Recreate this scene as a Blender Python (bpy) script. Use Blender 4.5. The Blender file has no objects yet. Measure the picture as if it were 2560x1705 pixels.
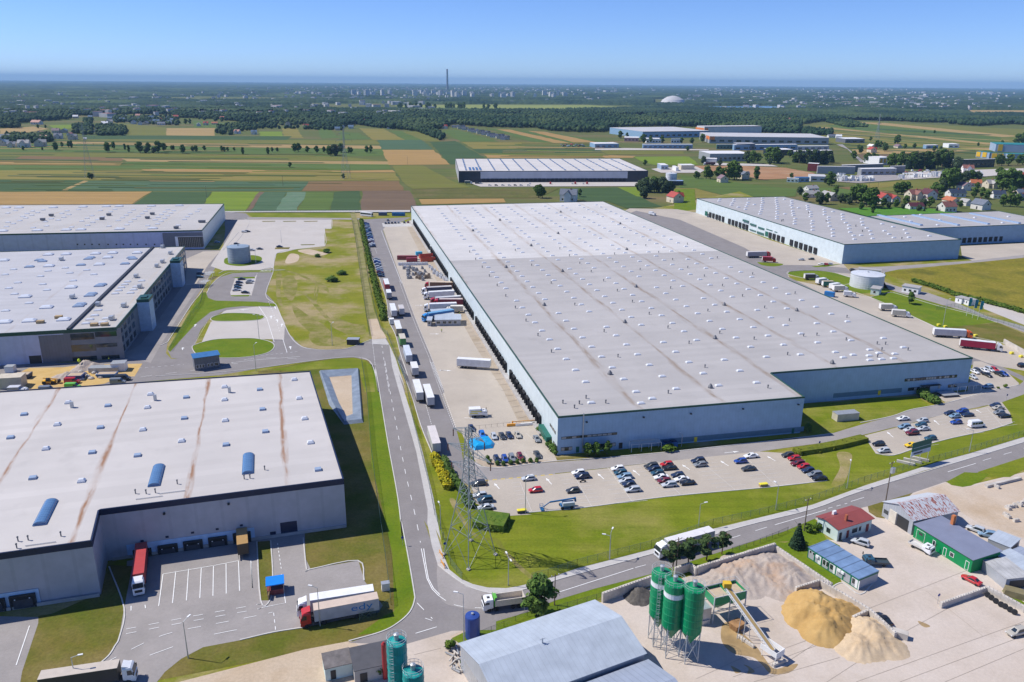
import bpy, math, random
import numpy as np
from mathutils import Vector, Matrix
random.seed(7)
rng = np.random.default_rng(11)
S = bpy.context.scene
COL = S.collection
# ---------------------------------------------------------------- survey: photo pixel -> real ground point
CAM_H, PITCH, ROLL = 110.0, math.radians(18.0), math.radians(0.46)
PW, PH = 2560.0, 1705.0
FPX = 28.0/36.0*PW
_R, _F, _U = Vector((1,0,0)), Vector((0,math.cos(PITCH),-math.sin(PITCH))), Vector((0,math.sin(PITCH),math.cos(PITCH)))
CR = _R*math.cos(ROLL)+_U*math.sin(ROLL); CU = _U*math.cos(ROLL)-_R*math.sin(ROLL)
REG = {'O':(0,0,1.08737),'A1':(0,150,.36518),'A2':(850,150,.36518),'A3':(1700,150,.36518),'A4':(0,500,.30607),
 'A5':(560,500,.30607),'A6':(1700,480,.36518),'B1':(0,900,.36518),'B2':(0,1250,.29012),'B3':(600,1300,.27176),
 'B4':(1080,1250,.29012),'B5':(1600,1300,.25826),'B6':(1960,1200,.32206),'B7':(900,900,.28694),'B8':(1300,950,.36518),
 'C1':(2150,900,.17857),'C2':(2060,400,.21231),'C3':(1500,300,.21231),'C4':(2000,330,.23779),'C5':(0,880,.15287),
 'C6':(880,560,.19133),'C7':(2260,700,.16584),'C8':(0,280,.20382)}
def g(r, x, y, z=0.0):
    x0, y0, s = REG[r]
    d = CR*(x0+x*s-PW/2) - CU*(y0+y*s-PH/2) + _F*FPX
    t = (z-CAM_H)/d.z
    return Vector((d.x*t, d.y*t, z))
def pix(p):
    d = Vector(p)-Vector((0,0,CAM_H)); zc = d.dot(_F)
    return (PW/2+d.dot(CR)/zc*FPX, PH/2-d.dot(CU)/zc*FPX)
def pts(s, z=0.0):
    out = []; r = 'O'
    for t in s.split():
        if ',' in t:
            a, b = t.split(','); out.append(g(r, float(a), float(b), z))
        else: r = t
    return out
def smooth(p, n=6, closed=False):
    out = []; m = len(p)
    for i in range(m if closed else m-1):
        a, b, c, d = (p[(i-1)%m] if closed or i>0 else p[0]*2-p[1]), p[i], p[(i+1)%m], (p[(i+2)%m] if closed or i<m-2 else p[-1]*2-p[-2])
        for k in range(n):
            t = k/n
            out.append(0.5*((2*b)+(c-a)*t+(2*a-5*b+4*c-d)*t*t+(3*b-a-3*c+d)*t**3))
    if not closed: out.append(p[-1].copy())
    return out
# ---------------------------------------------------------------- materials
MATS = {}
def nd(nt, t, **k):
    n = nt.nodes.new(t)
    for a, v in k.items():
        if a.startswith('i_'):
            key = a[2:]
            n.inputs[int(key) if key.isdigit() else key.replace('_',' ')].default_value = v
        else: setattr(n, a, v)
    return n
def newmat(name):
    m = bpy.data.materials.new(name); m.use_nodes = True; MATS[name] = m
    nt = m.node_tree; b = nt.nodes['Principled BSDF']
    return m, nt, b
def c4(c): return (c[0], c[1], c[2], 1.0)
def sc(c, k): return tuple(min(1.0, v*k) for v in c)
def mixc(nt, fac, a, b, blend='MIX'):
    n = nt.nodes.new('ShaderNodeMix'); n.data_type = 'RGBA'; n.blend_type = blend
    for sock, v in ((n.inputs[0], fac), (n.inputs[6], a), (n.inputs[7], b)):
        if hasattr(v, 'links'): nt.links.new(v, sock)
        elif isinstance(v, (int, float)): sock.default_value = v
        else: sock.default_value = c4(v)
    return n.outputs[2]
def ramp(nt, src, a, b, va=0.0, vb=1.0):
    n = nt.nodes.new('ShaderNodeMapRange'); n.inputs[1].default_value = a; n.inputs[2].default_value = b
    n.inputs[3].default_value = va; n.inputs[4].default_value = vb
    nt.links.new(src, n.inputs[0]); return n.outputs[0]
def noise(nt, vec, scale, detail=3.0, rough=.55):
    n = nd(nt, 'ShaderNodeTexNoise'); n.inputs['Scale'].default_value = scale; n.inputs['Detail'].default_value = detail
    n.inputs['Roughness'].default_value = rough
    nt.links.new(vec, n.inputs['Vector']); return n.outputs[0]
def coord(nt, kind='world', rot=0.0, scale=(1,1,1)):
    if kind == 'world': o = nd(nt, 'ShaderNodeNewGeometry').outputs['Position']
    else: o = nd(nt, 'ShaderNodeTexCoord').outputs['Object']
    if rot or scale != (1,1,1):
        mp = nd(nt, 'ShaderNodeMapping'); mp.inputs['Rotation'].default_value = (0,0,rot); mp.inputs['Scale'].default_value = scale
        nt.links.new(o, mp.inputs['Vector']); o = mp.outputs[0]
    return o
def mul(nt, a, b, op='MULTIPLY'):
    n = nd(nt, 'ShaderNodeMath', operation=op)
    for s, v in ((n.inputs[0], a), (n.inputs[1], b)):
        if hasattr(v, 'links'): nt.links.new(v, s)
        else: s.default_value = v
    return n.outputs[0]
def flat(name, col, rough=.6, var=.12, scale=.6, metal=0.0, spec=.4, coordk='world'):
    """plain surface with a slight weathered mottling"""
    if name in MATS: return MATS[name]
    m, nt, b = newmat(name)
    v = coord(nt, coordk)
    f = noise(nt, v, scale, 5)
    f = ramp(nt, f, .3, .7)
    nt.links.new(mixc(nt, f, sc(col, 1-var), sc(col, 1+var)), b.inputs['Base Color'])
    b.inputs['Roughness'].default_value = rough; b.inputs['Metallic'].default_value = metal
    b.inputs['Specular IOR Level'].default_value = spec
    return m
def tint(name, rough=.35, coat=.0, var=.08, metal=0.0, scale=3.0):
    """painted surface whose paint colour comes from the object's own colour"""
    if name in MATS: return MATS[name]
    m, nt, b = newmat(name)
    oi = nd(nt, 'ShaderNodeObjectInfo')
    f = ramp(nt, noise(nt, coord(nt, 'obj'), scale, 3), .3, .7, 1-var, 1+var)
    hsv = nd(nt, 'ShaderNodeHueSaturation'); nt.links.new(oi.outputs['Color'], hsv.inputs['Color']); nt.links.new(f, hsv.inputs['Value'])
    nt.links.new(hsv.outputs[0], b.inputs['Base Color'])
    b.inputs['Roughness'].default_value = rough; b.inputs['Coat Weight'].default_value = coat; b.inputs['Metallic'].default_value = metal
    return m
def ribbed(name, col, period=1.0, rot=0.0, rough=.45, depth=.25, var=.08, coordk='obj', axis='X', metal=0.0, usecol=False):
    """profiled sheet cladding: thin darker joints at a period"""
    if name in MATS: return MATS[name]
    m, nt, b = newmat(name)
    v = coord(nt, coordk, rot)
    sep = nd(nt, 'ShaderNodeSeparateXYZ'); nt.links.new(v, sep.inputs[0])
    t = mul(nt, sep.outputs[axis], 1/period); fr = nd(nt, 'ShaderNodeMath', operation='FRACT'); nt.links.new(t, fr.inputs[0])
    j = mul(nt, fr.outputs[0], .12, 'LESS_THAN')
    base = mixc(nt, ramp(nt, noise(nt, v, .35, 4), .3, .7), sc(col,1-var), sc(col,1+var))
    if usecol: base = mixc(nt, 1.0, base, nd(nt, 'ShaderNodeObjectInfo').outputs['Color'], 'MULTIPLY')
    nt.links.new(mixc(nt, mul(nt, j, depth), base, sc(col, .25)), b.inputs['Base Color'])
    b.inputs['Roughness'].default_value = rough; b.inputs['Metallic'].default_value = metal
    return m
def glass(name, col=(.02,.03,.04), rough=.06):
    if name in MATS: return MATS[name]
    m, nt, b = newmat(name)
    f = noise(nt, coord(nt, 'obj'), .8, 2)
    nt.links.new(mixc(nt, f, sc(col,.7), sc(col,1.5)), b.inputs['Base Color'])
    b.inputs['Roughness'].default_value = rough; b.inputs['Specular IOR Level'].default_value = .9
    return m
def ground(name, a, bcol, scale=.05, c=None, cscale=.012, camt=(.5,.7), rot=0.0, stretch=1.0, fine=.0, rough=.95, fscale=1.5, mow=None, mowk=.4, mows=(.025,.5,1)):
    """ground cover: two-tone noise, wide patches of a third colour and fine grain"""
    if name in MATS: return MATS[name]
    m, nt, b = newmat(name)
    v = coord(nt, 'world', rot, (1, stretch, 1) if stretch != 1 else (1,1,1))
    col = mixc(nt, ramp(nt, noise(nt, v, scale, 6, .6), .35, .65), a, bcol)
    if c: col = mixc(nt, ramp(nt, noise(nt, v, cscale, 6, .62), camt[0], camt[1]), col, c)
    if mow is not None:
        k = ramp(nt, noise(nt, coord(nt, 'world', mow, mows), 1.0, 4, .65), .3, .7, mowk, 0)
        col = mixc(nt, k, col, sc(a, .45))
    if fine:
        col = mixc(nt, ramp(nt, noise(nt, coord(nt), fscale, 3, .7), .3, .7, fine, 0), col, (0.0,0.0,0.0))
        col = mixc(nt, ramp(nt, noise(nt, coord(nt), fscale*.13, 5, .7), .35, .65, fine*.7, 0), col, sc(a, .4))
    nt.links.new(col, b.inputs['Base Color'])
    b.inputs['Roughness'].default_value = rough; b.inputs['Specular IOR Level'].default_value = .15
    return m
# ---------------------------------------------------------------- mesh builder
class MB:
    def __init__(s): s.v = []; s.f = []; s.m = []; s.M = Matrix.Identity(4)
    def at(s, loc=(0,0,0), rz=0.0, scale=1.0): s.M = Matrix.Translation(Vector(loc)) @ Matrix.Rotation(rz, 4, 'Z') @ Matrix.Scale(scale, 4); return s
    def add(s, vs, fs, m=0):
        o = len(s.v); s.v += [tuple(s.M @ Vector(p)) for p in vs]
        s.f += [tuple(i+o for i in f) for f in fs]; s.m += [m]*len(fs); return s
    def box(s, x0, x1, y0, y1, z0, z1, m=0, taper=0.0):
        t = taper
        return s.add([(x0,y0,z0),(x1,y0,z0),(x1,y1,z0),(x0,y1,z0),(x0+t,y0+t,z1),(x1-t,y0+t,z1),(x1-t,y1-t,z1),(x0+t,y1-t,z1)],
            [(3,2,1,0),(4,5,6,7),(0,1,5,4),(1,2,6,5),(2,3,7,6),(3,0,4,7)], m)
    def poly(s, p, m=0): return s.add([tuple(q) for q in p], [tuple(range(len(p)))], m)
    def prism(s, p, z0, z1, m=0, mt=None, bottom=True):
        n = len(p)
        s.add([(q[0],q[1],z0) for q in p]+[(q[0],q[1],z1) for q in p], [(i,(i+1)%n,n+(i+1)%n,n+i) for i in range(n)], m)
        s.add([(q[0],q[1],z1) for q in p], [tuple(range(n))], m if mt is None else mt)
        if bottom: s.add([(q[0],q[1],z0) for q in p], [tuple(range(n-1,-1,-1))], m)
        return s
    def walls(s, p, z0, z1, m=0):
        n = len(p)
        return s.add([(q[0],q[1],z0) for q in p]+[(q[0],q[1],z1) for q in p], [(i,(i+1)%n,n+(i+1)%n,n+i) for i in range(n)], m)
    def lathe(s, prof, n=16, m=0, c=(0,0), cap=True):
        vs = [(c[0]+r*math.cos(2*math.pi*k/n), c[1]+r*math.sin(2*math.pi*k/n), z) for r, z in prof for k in range(n)]
        fs = [(i*n+k, i*n+(k+1)%n, (i+1)*n+(k+1)%n, (i+1)*n+k) for i in range(len(prof)-1) for k in range(n)]
        if cap: fs += [tuple(range(n-1,-1,-1)), tuple(range((len(prof)-1)*n, len(prof)*n))]
        return s.add(vs, fs, m)
    def bar(s, a, b, r=.1, n=4, m=0, r2=None):
        a, b = Vector(a), Vector(b); d = (b-a).normalized(); r2 = r if r2 is None else r2
        u = d.cross(Vector((0,0,1)) if abs(d.z) < .9 else Vector((1,0,0))).normalized(); w = d.cross(u)
        vs = [tuple(p+(u*math.cos(2*math.pi*(k+.5)/n)+w*math.sin(2*math.pi*(k+.5)/n))*rr) for p, rr in ((a,r),(b,r2)) for k in range(n)]
        return s.add(vs, [(k,(k+1)%n,n+(k+1)%n,n+k) for k in range(n)]+[tuple(range(n-1,-1,-1)), tuple(range(n,2*n))], m)
    def path(s, p, r=.05, n=4, m=0):
        for a, b in zip(p, p[1:]): s.bar(a, b, r, n, m)
        return s
    def wheel(s, x, y, r, w, m=0, n=14):
        vs = []; 
        for yy, rr in ((-w/2,r*.55),(-w/2,r*.93),(-w/2+.04,r),(w/2-.04,r),(w/2,r*.93),(w/2,r*.55)):
            vs += [(x+rr*math.cos(2*math.pi*k/n), y+yy, r+rr*math.sin(2*math.pi*k/n)) for k in range(n)]
        fs = [(i*n+k, i*n+(k+1)%n, (i+1)*n+(k+1)%n, (i+1)*n+k) for i in range(5) for k in range(n)]
        return s.add(vs, fs+[tuple(range(n-1,-1,-1)), tuple(range(5*n,6*n))], m)
    def loft(s, secs, m=0, closed=True, caps=True):
        n = len(secs[0]); vs = [q for c in secs for q in c]
        fs = [(i*n+k, i*n+(k+1)%n, (i+1)*n+(k+1)%n, (i+1)*n+k) for i in range(len(secs)-1) for k in range(n if closed else n-1)]
        if caps: fs += [tuple(range(n-1,-1,-1)), tuple(range((len(secs)-1)*n, len(secs)*n))]
        return s.add(vs, fs, m)
    def build(s, name, mats, parent=None, loc=None, rz=0.0, smooth_=False, color=None):
        me = bpy.data.meshes.new(name); me.from_pydata(s.v, [], s.f)
        if not isinstance(mats, (list, tuple)): mats = [mats]
        for mm in mats: me.materials.append(mm)
        if len(mats) > 1: me.polygons.foreach_set('material_index', s.m)
        if smooth_: me.polygons.foreach_set('use_smooth', [True]*len(s.f))
        me.update()
        o = bpy.data.objects.new(name, me); COL.objects.link(o)
        if parent: o.parent = parent
        if loc is not None: o.location = loc
        if rz: o.rotation_euler = (0,0,rz)
        if color: o.color = c4(color)
        return o
def tag(o, label=None, cat=None, group=None, kind=None):
    for k, v in (('label',label),('category',cat),('group',group),('kind',kind)):
        if v: o[k] = v
    return o
def empty(name, loc=(0,0,0), rz=0.0, label=None, cat=None, group=None):
    o = bpy.data.objects.new(name, None); COL.objects.link(o); o.empty_display_size = .5
    o.location = loc; o.rotation_euler = (0,0,rz); tag(o, label, cat, group); return o
CHILDREN = {}
def kids(o):
    return [c for c in CHILDREN.get(o.name, ())]
def index_children(o):
    """remember a prototype's children (so that copying never searches the whole scene)"""
    for c in list(o.children): CHILDREN.setdefault(o.name, []).append(c); index_children(c)
def copy_tree(o, parent=None):
    c = o.copy(); COL.objects.link(c)
    if parent: c.parent = parent
    for ch in kids(o): copy_tree(ch, c)
    return c
def repaint(o, **cols):
    """give named parts of a copied thing their own paint"""
    for ch in o.children:
        st = ch.name.split('.')[0]
        if st in cols: ch.color = c4(cols[st])
        repaint(ch, **cols)
ORD = ['zeroth','first','second','third','fourth','fifth','sixth','seventh','eighth','ninth','tenth','eleventh','twelfth','thirteenth','fourteenth','fifteenth','sixteenth','seventeenth','eighteenth','nineteenth']
TENS = {2:('twentieth','twenty'),3:('thirtieth','thirty'),4:('fortieth','forty'),5:('fiftieth','fifty'),6:('sixtieth','sixty'),7:('seventieth','seventy'),8:('eightieth','eighty'),9:('ninetieth','ninety')}
def nth(i):
    if i < 20: return ORD[i]
    t, u = divmod(i, 10)
    if t > 9: return 'number %d' % i
    return TENS[t][0] if u == 0 else TENS[t][1]+'-'+ORD[u]
def order_labels(objs, fmt, key=None):
    """labels by place for look-alikes: fmt holds {} for the ordinal"""
    objs = sorted(objs, key=key or (lambda o: pix(o.location)[0]))
    for i, o in enumerate(objs): o['label'] = fmt.format(nth(i+1))
# ---------------------------------------------------------------- camera, sun, sky, air
S.view_settings.view_transform = 'Standard'; S.view_settings.look = 'None'; S.view_settings.gamma = 1.0
S.view_settings.exposure = 0.05; S.view_settings.use_curve_mapping = False
cd = bpy.data.cameras.new('camera'); cam = bpy.data.objects.new('camera', cd); COL.objects.link(cam)
cd.lens = 28.0; cd.sensor_width = 36.0; cd.clip_start = 1.0; cd.clip_end = 90000.0
cam.matrix_world = Matrix((( CR.x, CU.x, -_F.x, 0),(CR.y, CU.y, -_F.y, 0),(CR.z, CU.z, -_F.z, CAM_H),(0,0,0,1)))
S.camera = cam
SUN_AZ, SUN_EL = math.radians(-11), math.radians(50)
L = Vector((math.cos(SUN_AZ)*math.cos(SUN_EL), math.sin(SUN_AZ)*math.cos(SUN_EL), -math.sin(SUN_EL)))
sd = bpy.data.lights.new('sun', 'SUN'); sd.energy = 5.0; sd.angle = math.radians(.5); sd.color = (1.0,.955,.88)
so = bpy.data.objects.new('sun', sd); COL.objects.link(so); so.rotation_euler = L.to_track_quat('-Z','Y').to_euler(); so.location = (0,0,400)
W = bpy.data.worlds.new('World'); S.world = W; W.use_nodes = True
wn = W.node_tree; bg = wn.nodes['Background']
sky = nd(wn, 'ShaderNodeTexSky', sky_type='NISHITA'); sky.sun_disc = False; sky.sun_elevation = SUN_EL
sky.sun_rotation = math.radians(-79); sky.altitude = 2500; sky.air_density = 1.0; sky.dust_density = .1; sky.ozone_density = 5.0
tn = wn.nodes.new('ShaderNodeMix'); tn.data_type = 'RGBA'; tn.blend_type = 'MULTIPLY'; tn.inputs[0].default_value = 1.0
tn.inputs[7].default_value = (.80,.95,1.34,1)
wn.links.new(sky.outputs[0], tn.inputs[6]); wn.links.new(tn.outputs[2], bg.inputs['Color']); bg.inputs['Strength'].default_value = .106
S.cycles.use_denoising = True; S.cycles.max_bounces = 6; S.cycles.diffuse_bounces = 3; S.cycles.glossy_bounces = 2
S.cycles.transparent_max_bounces = 12; S.cycles.volume_bounces = 0; S.cycles.transmission_bounces = 2
# ================================================================ GROUND
ZG = [-.56]
def sheet(name, p, m, dz=.006, z=None, sm=False, kind='structure', label=None):
    if z is None: ZG[0] += dz; z = ZG[0]
    if isinstance(p, str): p = pts(p)
    if sm: p = smooth(p, 5, True)
    me = bpy.data.meshes.new(name)
    me.from_pydata([(q.x,q.y,z) for q in p], [], [tuple(range(len(p)))]); me.materials.append(m)
    me.update()
    if me.polygons[0].normal.z < 0: me.flip_normals()
    o = bpy.data.objects.new(name, me); COL.objects.link(o); tag(o, kind=kind); return o
def strips(name, lines, w, m, h=0.0, z=None, kind='structure'):
    """ribbons along polylines: kerbs (with height h) and painted lines"""
    mb = MB()
    if z is None: z = ZG[0]+.012
    for p in lines:
        n = len(p)
        if n < 2: continue
        L_, R_ = [], []
        for i in range(n):
            d = (p[min(i+1,n-1)]-p[max(i-1,0)]); d.z = 0
            if d.length < 1e-6: d = Vector((1,0,0))
            d.normalize(); s_ = Vector((-d.y,d.x,0))*w/2
            L_.append(p[i]+s_); R_.append(p[i]-s_)
        zt = z+h
        vs = [(q.x,q.y,zt) for q in L_]+[(q.x,q.y,zt) for q in R_]
        mb.add(vs, [(i,n+i,n+i+1,i+1) for i in range(n-1)])
        if h:
            vs = [(q.x,q.y,z-.05) for q in L_]+[(q.x,q.y,zt) for q in L_]; mb.add(vs, [(i,i+1,n+i+1,n+i) for i in range(n-1)])
            vs = [(q.x,q.y,z-.05) for q in R_]+[(q.x,q.y,zt) for q in R_]; mb.add(vs, [(i,n+i,n+i+1,i+1) for i in range(n-1)])
    o = mb.build(name, m); return tag(o, kind=kind)
def dashed(p, dash, gap):
    out = []; acc = 0.0; cur = [p[0]]; on = True; left = dash
    for a, b in zip(p, p[1:]):
        d = (b-a).length
        if d < 1e-6: continue
        t = 0.0
        while d-t > left:
            t += left; q = a.lerp(b, t/d)
            if on: out.append(cur+[q])
            on = not on; cur = [q]; left = dash if on else gap
        left -= d-t
        if on: cur.append(b)
    if on and len(cur) > 1: out.append(cur)
    return out
G = {}
def field(key, a, b, **k): G[key] = ground('soil_'+key, sc((a[0]*1.15,a[1]*1.16,a[2]),1), sc((b[0]*1.15,b[1]*1.16,b[2]),1), **{**dict(mow=-.08, mowk=.42, mows=(.003,.075,1)), **k})
field('base', (.085,.115,.028), (.12,.125,.045), scale=.004, c=(.20,.15,.07), cscale=.0016, camt=(.52,.66), stretch=6)
field('green', (.075,.125,.03), (.105,.15,.04), scale=.03, stretch=9, c=(.10,.14,.03), cscale=.02)
field('bright', (.13,.20,.02), (.175,.225,.03), scale=.03, stretch=5)
field('dark', (.045,.085,.035), (.065,.105,.042), scale=.03, stretch=10)
field('blue', (.055,.11,.06), (.085,.13,.075), scale=.06, stretch=5)
field('teal', (.10,.17,.11), (.13,.19,.14), scale=.08)
field('olive', (.16,.155,.035), (.115,.14,.03), scale=.02, stretch=8, c=(.22,.17,.06), cscale=.02)
field('ochre', (.36,.225,.09), (.29,.19,.08), scale=.04, stretch=8, c=(.40,.25,.10), cscale=.03)
field('tan', (.36,.25,.12), (.30,.21,.10), scale=.03, stretch=8)
field('gold', (.225,.185,.05), (.165,.16,.035), scale=.015, stretch=9, c=(.29,.21,.08), cscale=.02)
field('brown', (.20,.125,.065), (.155,.10,.05), scale=.03, stretch=7, c=(.24,.13,.06), cscale=.03)
field('plough', (.17,.115,.085), (.13,.09,.065), scale=.05, rot=1.35, stretch=10)
field('earth', (.36,.20,.12), (.30,.16,.09), scale=.03, c=(.46,.32,.2), cscale=.02)
field('pale', (.24,.26,.08), (.19,.23,.06), scale=.004, stretch=4)
field('rough', (.16,.15,.05), (.11,.13,.03), scale=.08, c=(.24,.19,.08), cscale=.04, fine=.35, fscale=.4)
base = MB(); n = 96
base.poly([(46000*math.cos(2*math.pi*k/n), 46000*math.sin(2*math.pi*k/n), -.6) for k in range(n)])
tag(base.build('ground', G['base']), kind='structure')
FIELDS = """pale A2 375,308 1000,306 1700,308 2130,333 1650,347 900,348 420,332
tan A1 0,468 230,453 340,470 110,505 0,503|bright A1 330,445 580,438 605,460 380,472|olive A1 790,430 900,440 1135,460 1140,512 880,512
tan A1 1138,464 1470,464 1470,517 1140,514|green A1 1320,412 1400,418 1640,440 1600,462 1330,462|bright A1 1780,488 1930,488 1942,527 1780,525
gold A1 1928,465 2030,465 2078,532 1945,529|green A1 2170,470 2250,463 2325,532 2200,537
dark A1 560,514 2000,520 1960,545 600,540|olive A1 500,540 2355,548 A2 240,545 285,575 A1 1500,572 700,556|tan A1 380,556 1000,562 2355,582 A2 270,585 290,606 A1 1500,592 500,572
green A1 -200,575 500,573 1500,594 2355,607 A2 290,610 310,650 A1 2300,660 1400,640 900,632 -200,628|olive A1 -200,630 900,634 2355,660 A2 315,690 A1 1500,682 800,664 -200,656
brown A1 150,654 850,666 830,690 100,674|tan A1 830,672 1500,682 2355,690 A2 335,692 340,712 A1 2355,709 870,692|ochre A1 -300,680 840,696 820,719 -300,712
green A1 -300,715 810,722 880,693 2355,710 A2 345,712 350,745 A1 2355,752 900,752 -300,752|gold A1 -300,755 950,748 2355,770 A2 380,770 410,822 A1 1500,822 -300,812
ochre A1 955,741 2355,755 A2 360,750 380,766 A1 1600,768 1010,760|dark A1 -300,815 585,821 420,894 -300,894|tan A1 575,822 605,826 450,893 415,893
blue A1 605,826 2110,830 2062,892 450,894|brown A1 2112,829 2355,826 A2 405,826 435,890 200,892 A1 2066,893|ochre A1 -300,900 1040,897 890,992 500,1010 -300,1010
dark A1 1042,899 1450,899 1380,1000 900,992|bright A1 1452,899 1775,899 1675,1036 1400,1036 1380,1000|plough A1 1777,899 1812,902 1702,1036 1672,1036|blue A1 1814,899 1965,899 1890,1036 1704,1036
teal A1 1965,899 2092,900 2032,1036 1890,1036|green A1 2094,899 2285,902 2258,1036 2036,1036|dark A1 2287,902 2355,895 A2 132,893 146,1028 A1 2260,1036
plough A2 150,893 475,891 548,1012 482,1030 147,1030
gold A2 130,466 300,470 442,545 225,545|green A2 0,488 130,500 222,543 0,543|green A2 335,480 420,485 565,547 445,547|olive A2 425,488 540,490 690,556 570,550
blue A2 256,546 560,546 642,611 288,611|ochre A2 290,613 640,613 752,713 332,716|dark A2 612,562 790,552 992,668 800,672 796,712 758,712|green A2 690,482 800,475 1085,557 826,557
gold A2 826,559 1480,560 1545,605 912,606|dark A2 905,608 1780,614 1800,632 955,636|olive A2 960,637 1800,634 1830,650 990,645|ochre A2 985,646 1850,653 1905,668 1010,668
ochre A2 1070,473 1165,475 1600,572 1500,574|green A2 1000,463 1065,472 1490,572 1300,556|green A2 1170,475 1285,484 1595,562 1605,572|ochre A2 1288,484 1400,490 1765,562 1600,562|green A2 1405,490 1850,560 1770,562
olive A2 1780,614 2355,622 2355,640 A3 300,640 A2 1830,646|ochre A2 1835,650 2025,656 2005,668 1880,668|bright A2 2010,660 2355,658 A3 60,660 130,715 A2 2150,716 2060,690
olive A2 360,720 562,718 780,832 905,872 500,880 430,832|rough A2 490,882 1500,876 1340,942 530,945|ochre A2 540,950 1120,946 1135,972 560,986|dark A2 1510,878 1895,869 2205,1000 1965,1012 1830,965 1710,965 1500,920
bright A2 1900,869 2055,869 2072,935 2030,930|green A3 0,785 110,800 600,862 800,880 790,932 345,935 110,876 0,872|gold A3 -60,876 108,876 342,935 112,944 100,980 -60,980
earth A3 100,722 400,722 720,735 925,772 880,802 560,817 410,785 120,745|olive A3 1150,872 1500,822 1815,815 1800,892 1450,896|gold A3 1200,850 1490,830 1560,850 1300,880|brown A3 1080,872 1200,862 1445,902 1350,912
green A3 800,870 1075,873 1350,913 1200,935 830,925
olive A3 820,458 1200,418 2500,480 2500,600 1800,605 1060,575|tan A3 1180,424 1400,430 2330,520 2210,527|green A3 1000,450 1180,428 2200,530 2200,575 1700,540|tan A3 905,458 1000,460 2180,572 2100,577|gold A3 830,475 900,470 1700,585 1500,590
tan A3 1970,343 2500,345 2500,376 2010,376|tan A3 1180,612 2150,600 2150,616 1440,642 1200,642|plough A3 1215,645 1470,645 1440,682 1255,682|tan A3 2280,380 2500,385 2500,420 2350,415"""
for i, row in enumerate(FIELDS.replace('\n','|').split('|')):
    key, rest = row.split(' ', 1)
    p, q = pts(rest), []
    for a, b in zip(p, p[1:]+p[:1]):
        n = max(1, int((b-a).length/25)); nrm = Vector((-(b-a).y,(b-a).x,0)).normalized()
        q += [a.lerp(b, t/n)+nrm*random.uniform(-1.7,1.7)*(t > 0) for t in range(n)]
    sheet('field', q, G[key], dz=.004)
r5 = random.Random(21)
for R_, y0, y1, st, xa, xb, sl in (('A1',545,822,6.0,-300,2340,.008),('A3',440,585,8.0,830,2480,.055),('A2',560,668,7.0,920,1800,.01),('A1',825,893,9,-200,2050,.004)):
    y = y0
    while y < y1:
        x = r5.uniform(xa, xb-500); w = r5.uniform(350, 1300); x2 = min(xb, x+w); h = r5.uniform(1.6,4.2); e = r5.uniform(-25,25)
        o_ = sl*(x-xa); o2 = sl*(x2-xa)
        sheet('field', '%s %f,%f %f,%f %f,%f %f,%f' % (R_, x+e, y+o_, x2+e, y+o2, x2, y+o2+h, x, y+o_+h), G[r5.choice(('green','olive','dark','dark','gold','tan','green','rough','bright','blue'))], dz=.0015)
        y += st*r5.uniform(.5,1.3)
lake = flat('lake_water', (.05,.13,.22), rough=.15, var=.2, scale=.002)
sheet('lake', 'A3 120,316 600,314 980,338 600,351 200,337', lake, dz=.004)
# ---- far and near grass, paving
g_lawn = ground('lawn', (.175,.235,.010), (.275,.295,.025), .06, c=(.38,.33,.10), cscale=.03, camt=(.5,.75), fine=.3, mow=-.35, mowk=.4)
g_lush = ground('lush_grass', (.125,.205,.008), (.185,.24,.014), .12, c=(.22,.23,.04), cscale=.05, camt=(.6,.8), fine=.3)
g_dry = ground('dry_meadow', (.205,.24,.010), (.31,.29,.035), .045, c=(.46,.36,.19), cscale=.035, camt=(.46,.60), fine=.3, mow=1.75, mowk=.25)
g_wild = ground('wild_meadow', (.25,.23,.02), (.33,.27,.04), .07, c=(.10,.12,.02), cscale=.04, camt=(.5,.75), fine=.45, fscale=.6)
g_brown = ground('parched_grass', (.19,.165,.03), (.26,.205,.07), .12, c=(.115,.15,.012), cscale=.045, camt=(.45,.65), fine=.35)
g_asph = ground('asphalt', (.245,.225,.22), (.28,.26,.255), .15, c=(.28,.26,.25), cscale=.05, camt=(.5,.75), fine=.12, rough=.85)
g_asph2 = ground('worn_asphalt', (.32,.295,.28), (.37,.34,.325), .12, c=(.28,.26,.25), cscale=.05, camt=(.5,.75), fine=.12, rough=.85)
g_pav = ground('concrete_paving', (.46,.405,.34), (.52,.46,.385), .1, c=(.40,.35,.295), cscale=.05, camt=(.5,.75), fine=.1, rough=.85)
g_pavl = ground('pale_paving', (.50,.46,.42), (.55,.51,.47), .08, c=(.47,.44,.42), cscale=.04, camt=(.5,.75), fine=.08, rough=.85)
g_walk = ground('pavement_slabs', (.49,.47,.45), (.54,.52,.50), .3, fine=.1, rough=.85)
g_conc = ground('yard_concrete', (.56,.475,.40), (.62,.54,.47), .06, c=(.50,.42,.34), cscale=.05, camt=(.48,.7), fine=.12, rough=.9)
g_dust = ground('dusty_dirt', (.55,.43,.30), (.60,.49,.37), .07, c=(.47,.35,.23), cscale=.06, camt=(.5,.72), fine=.18, rough=.95)
g_sand = ground('golden_sand', (.58,.38,.13), (.64,.45,.19), .15, c=(.50,.36,.18), cscale=.08, fine=.15)
g_kerb = flat('kerb_stone', (.55,.53,.5), .85, .1, 1.0)
g_mark = flat('road_paint', (.82,.82,.80), .7, .08, 1.5)
g_ymark = flat('yellow_paint', (.72,.52,.06), .7, .1, 1.5)
KERBS = []
def kerb(p, sm=True):
    if isinstance(p, str): p = pts(p)
    KERBS.append(smooth(p, 4) if sm else p)
def lay(name, p, m, lv, sm=False): return sheet(name, p, m, z=lv*.006, sm=sm)
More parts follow.
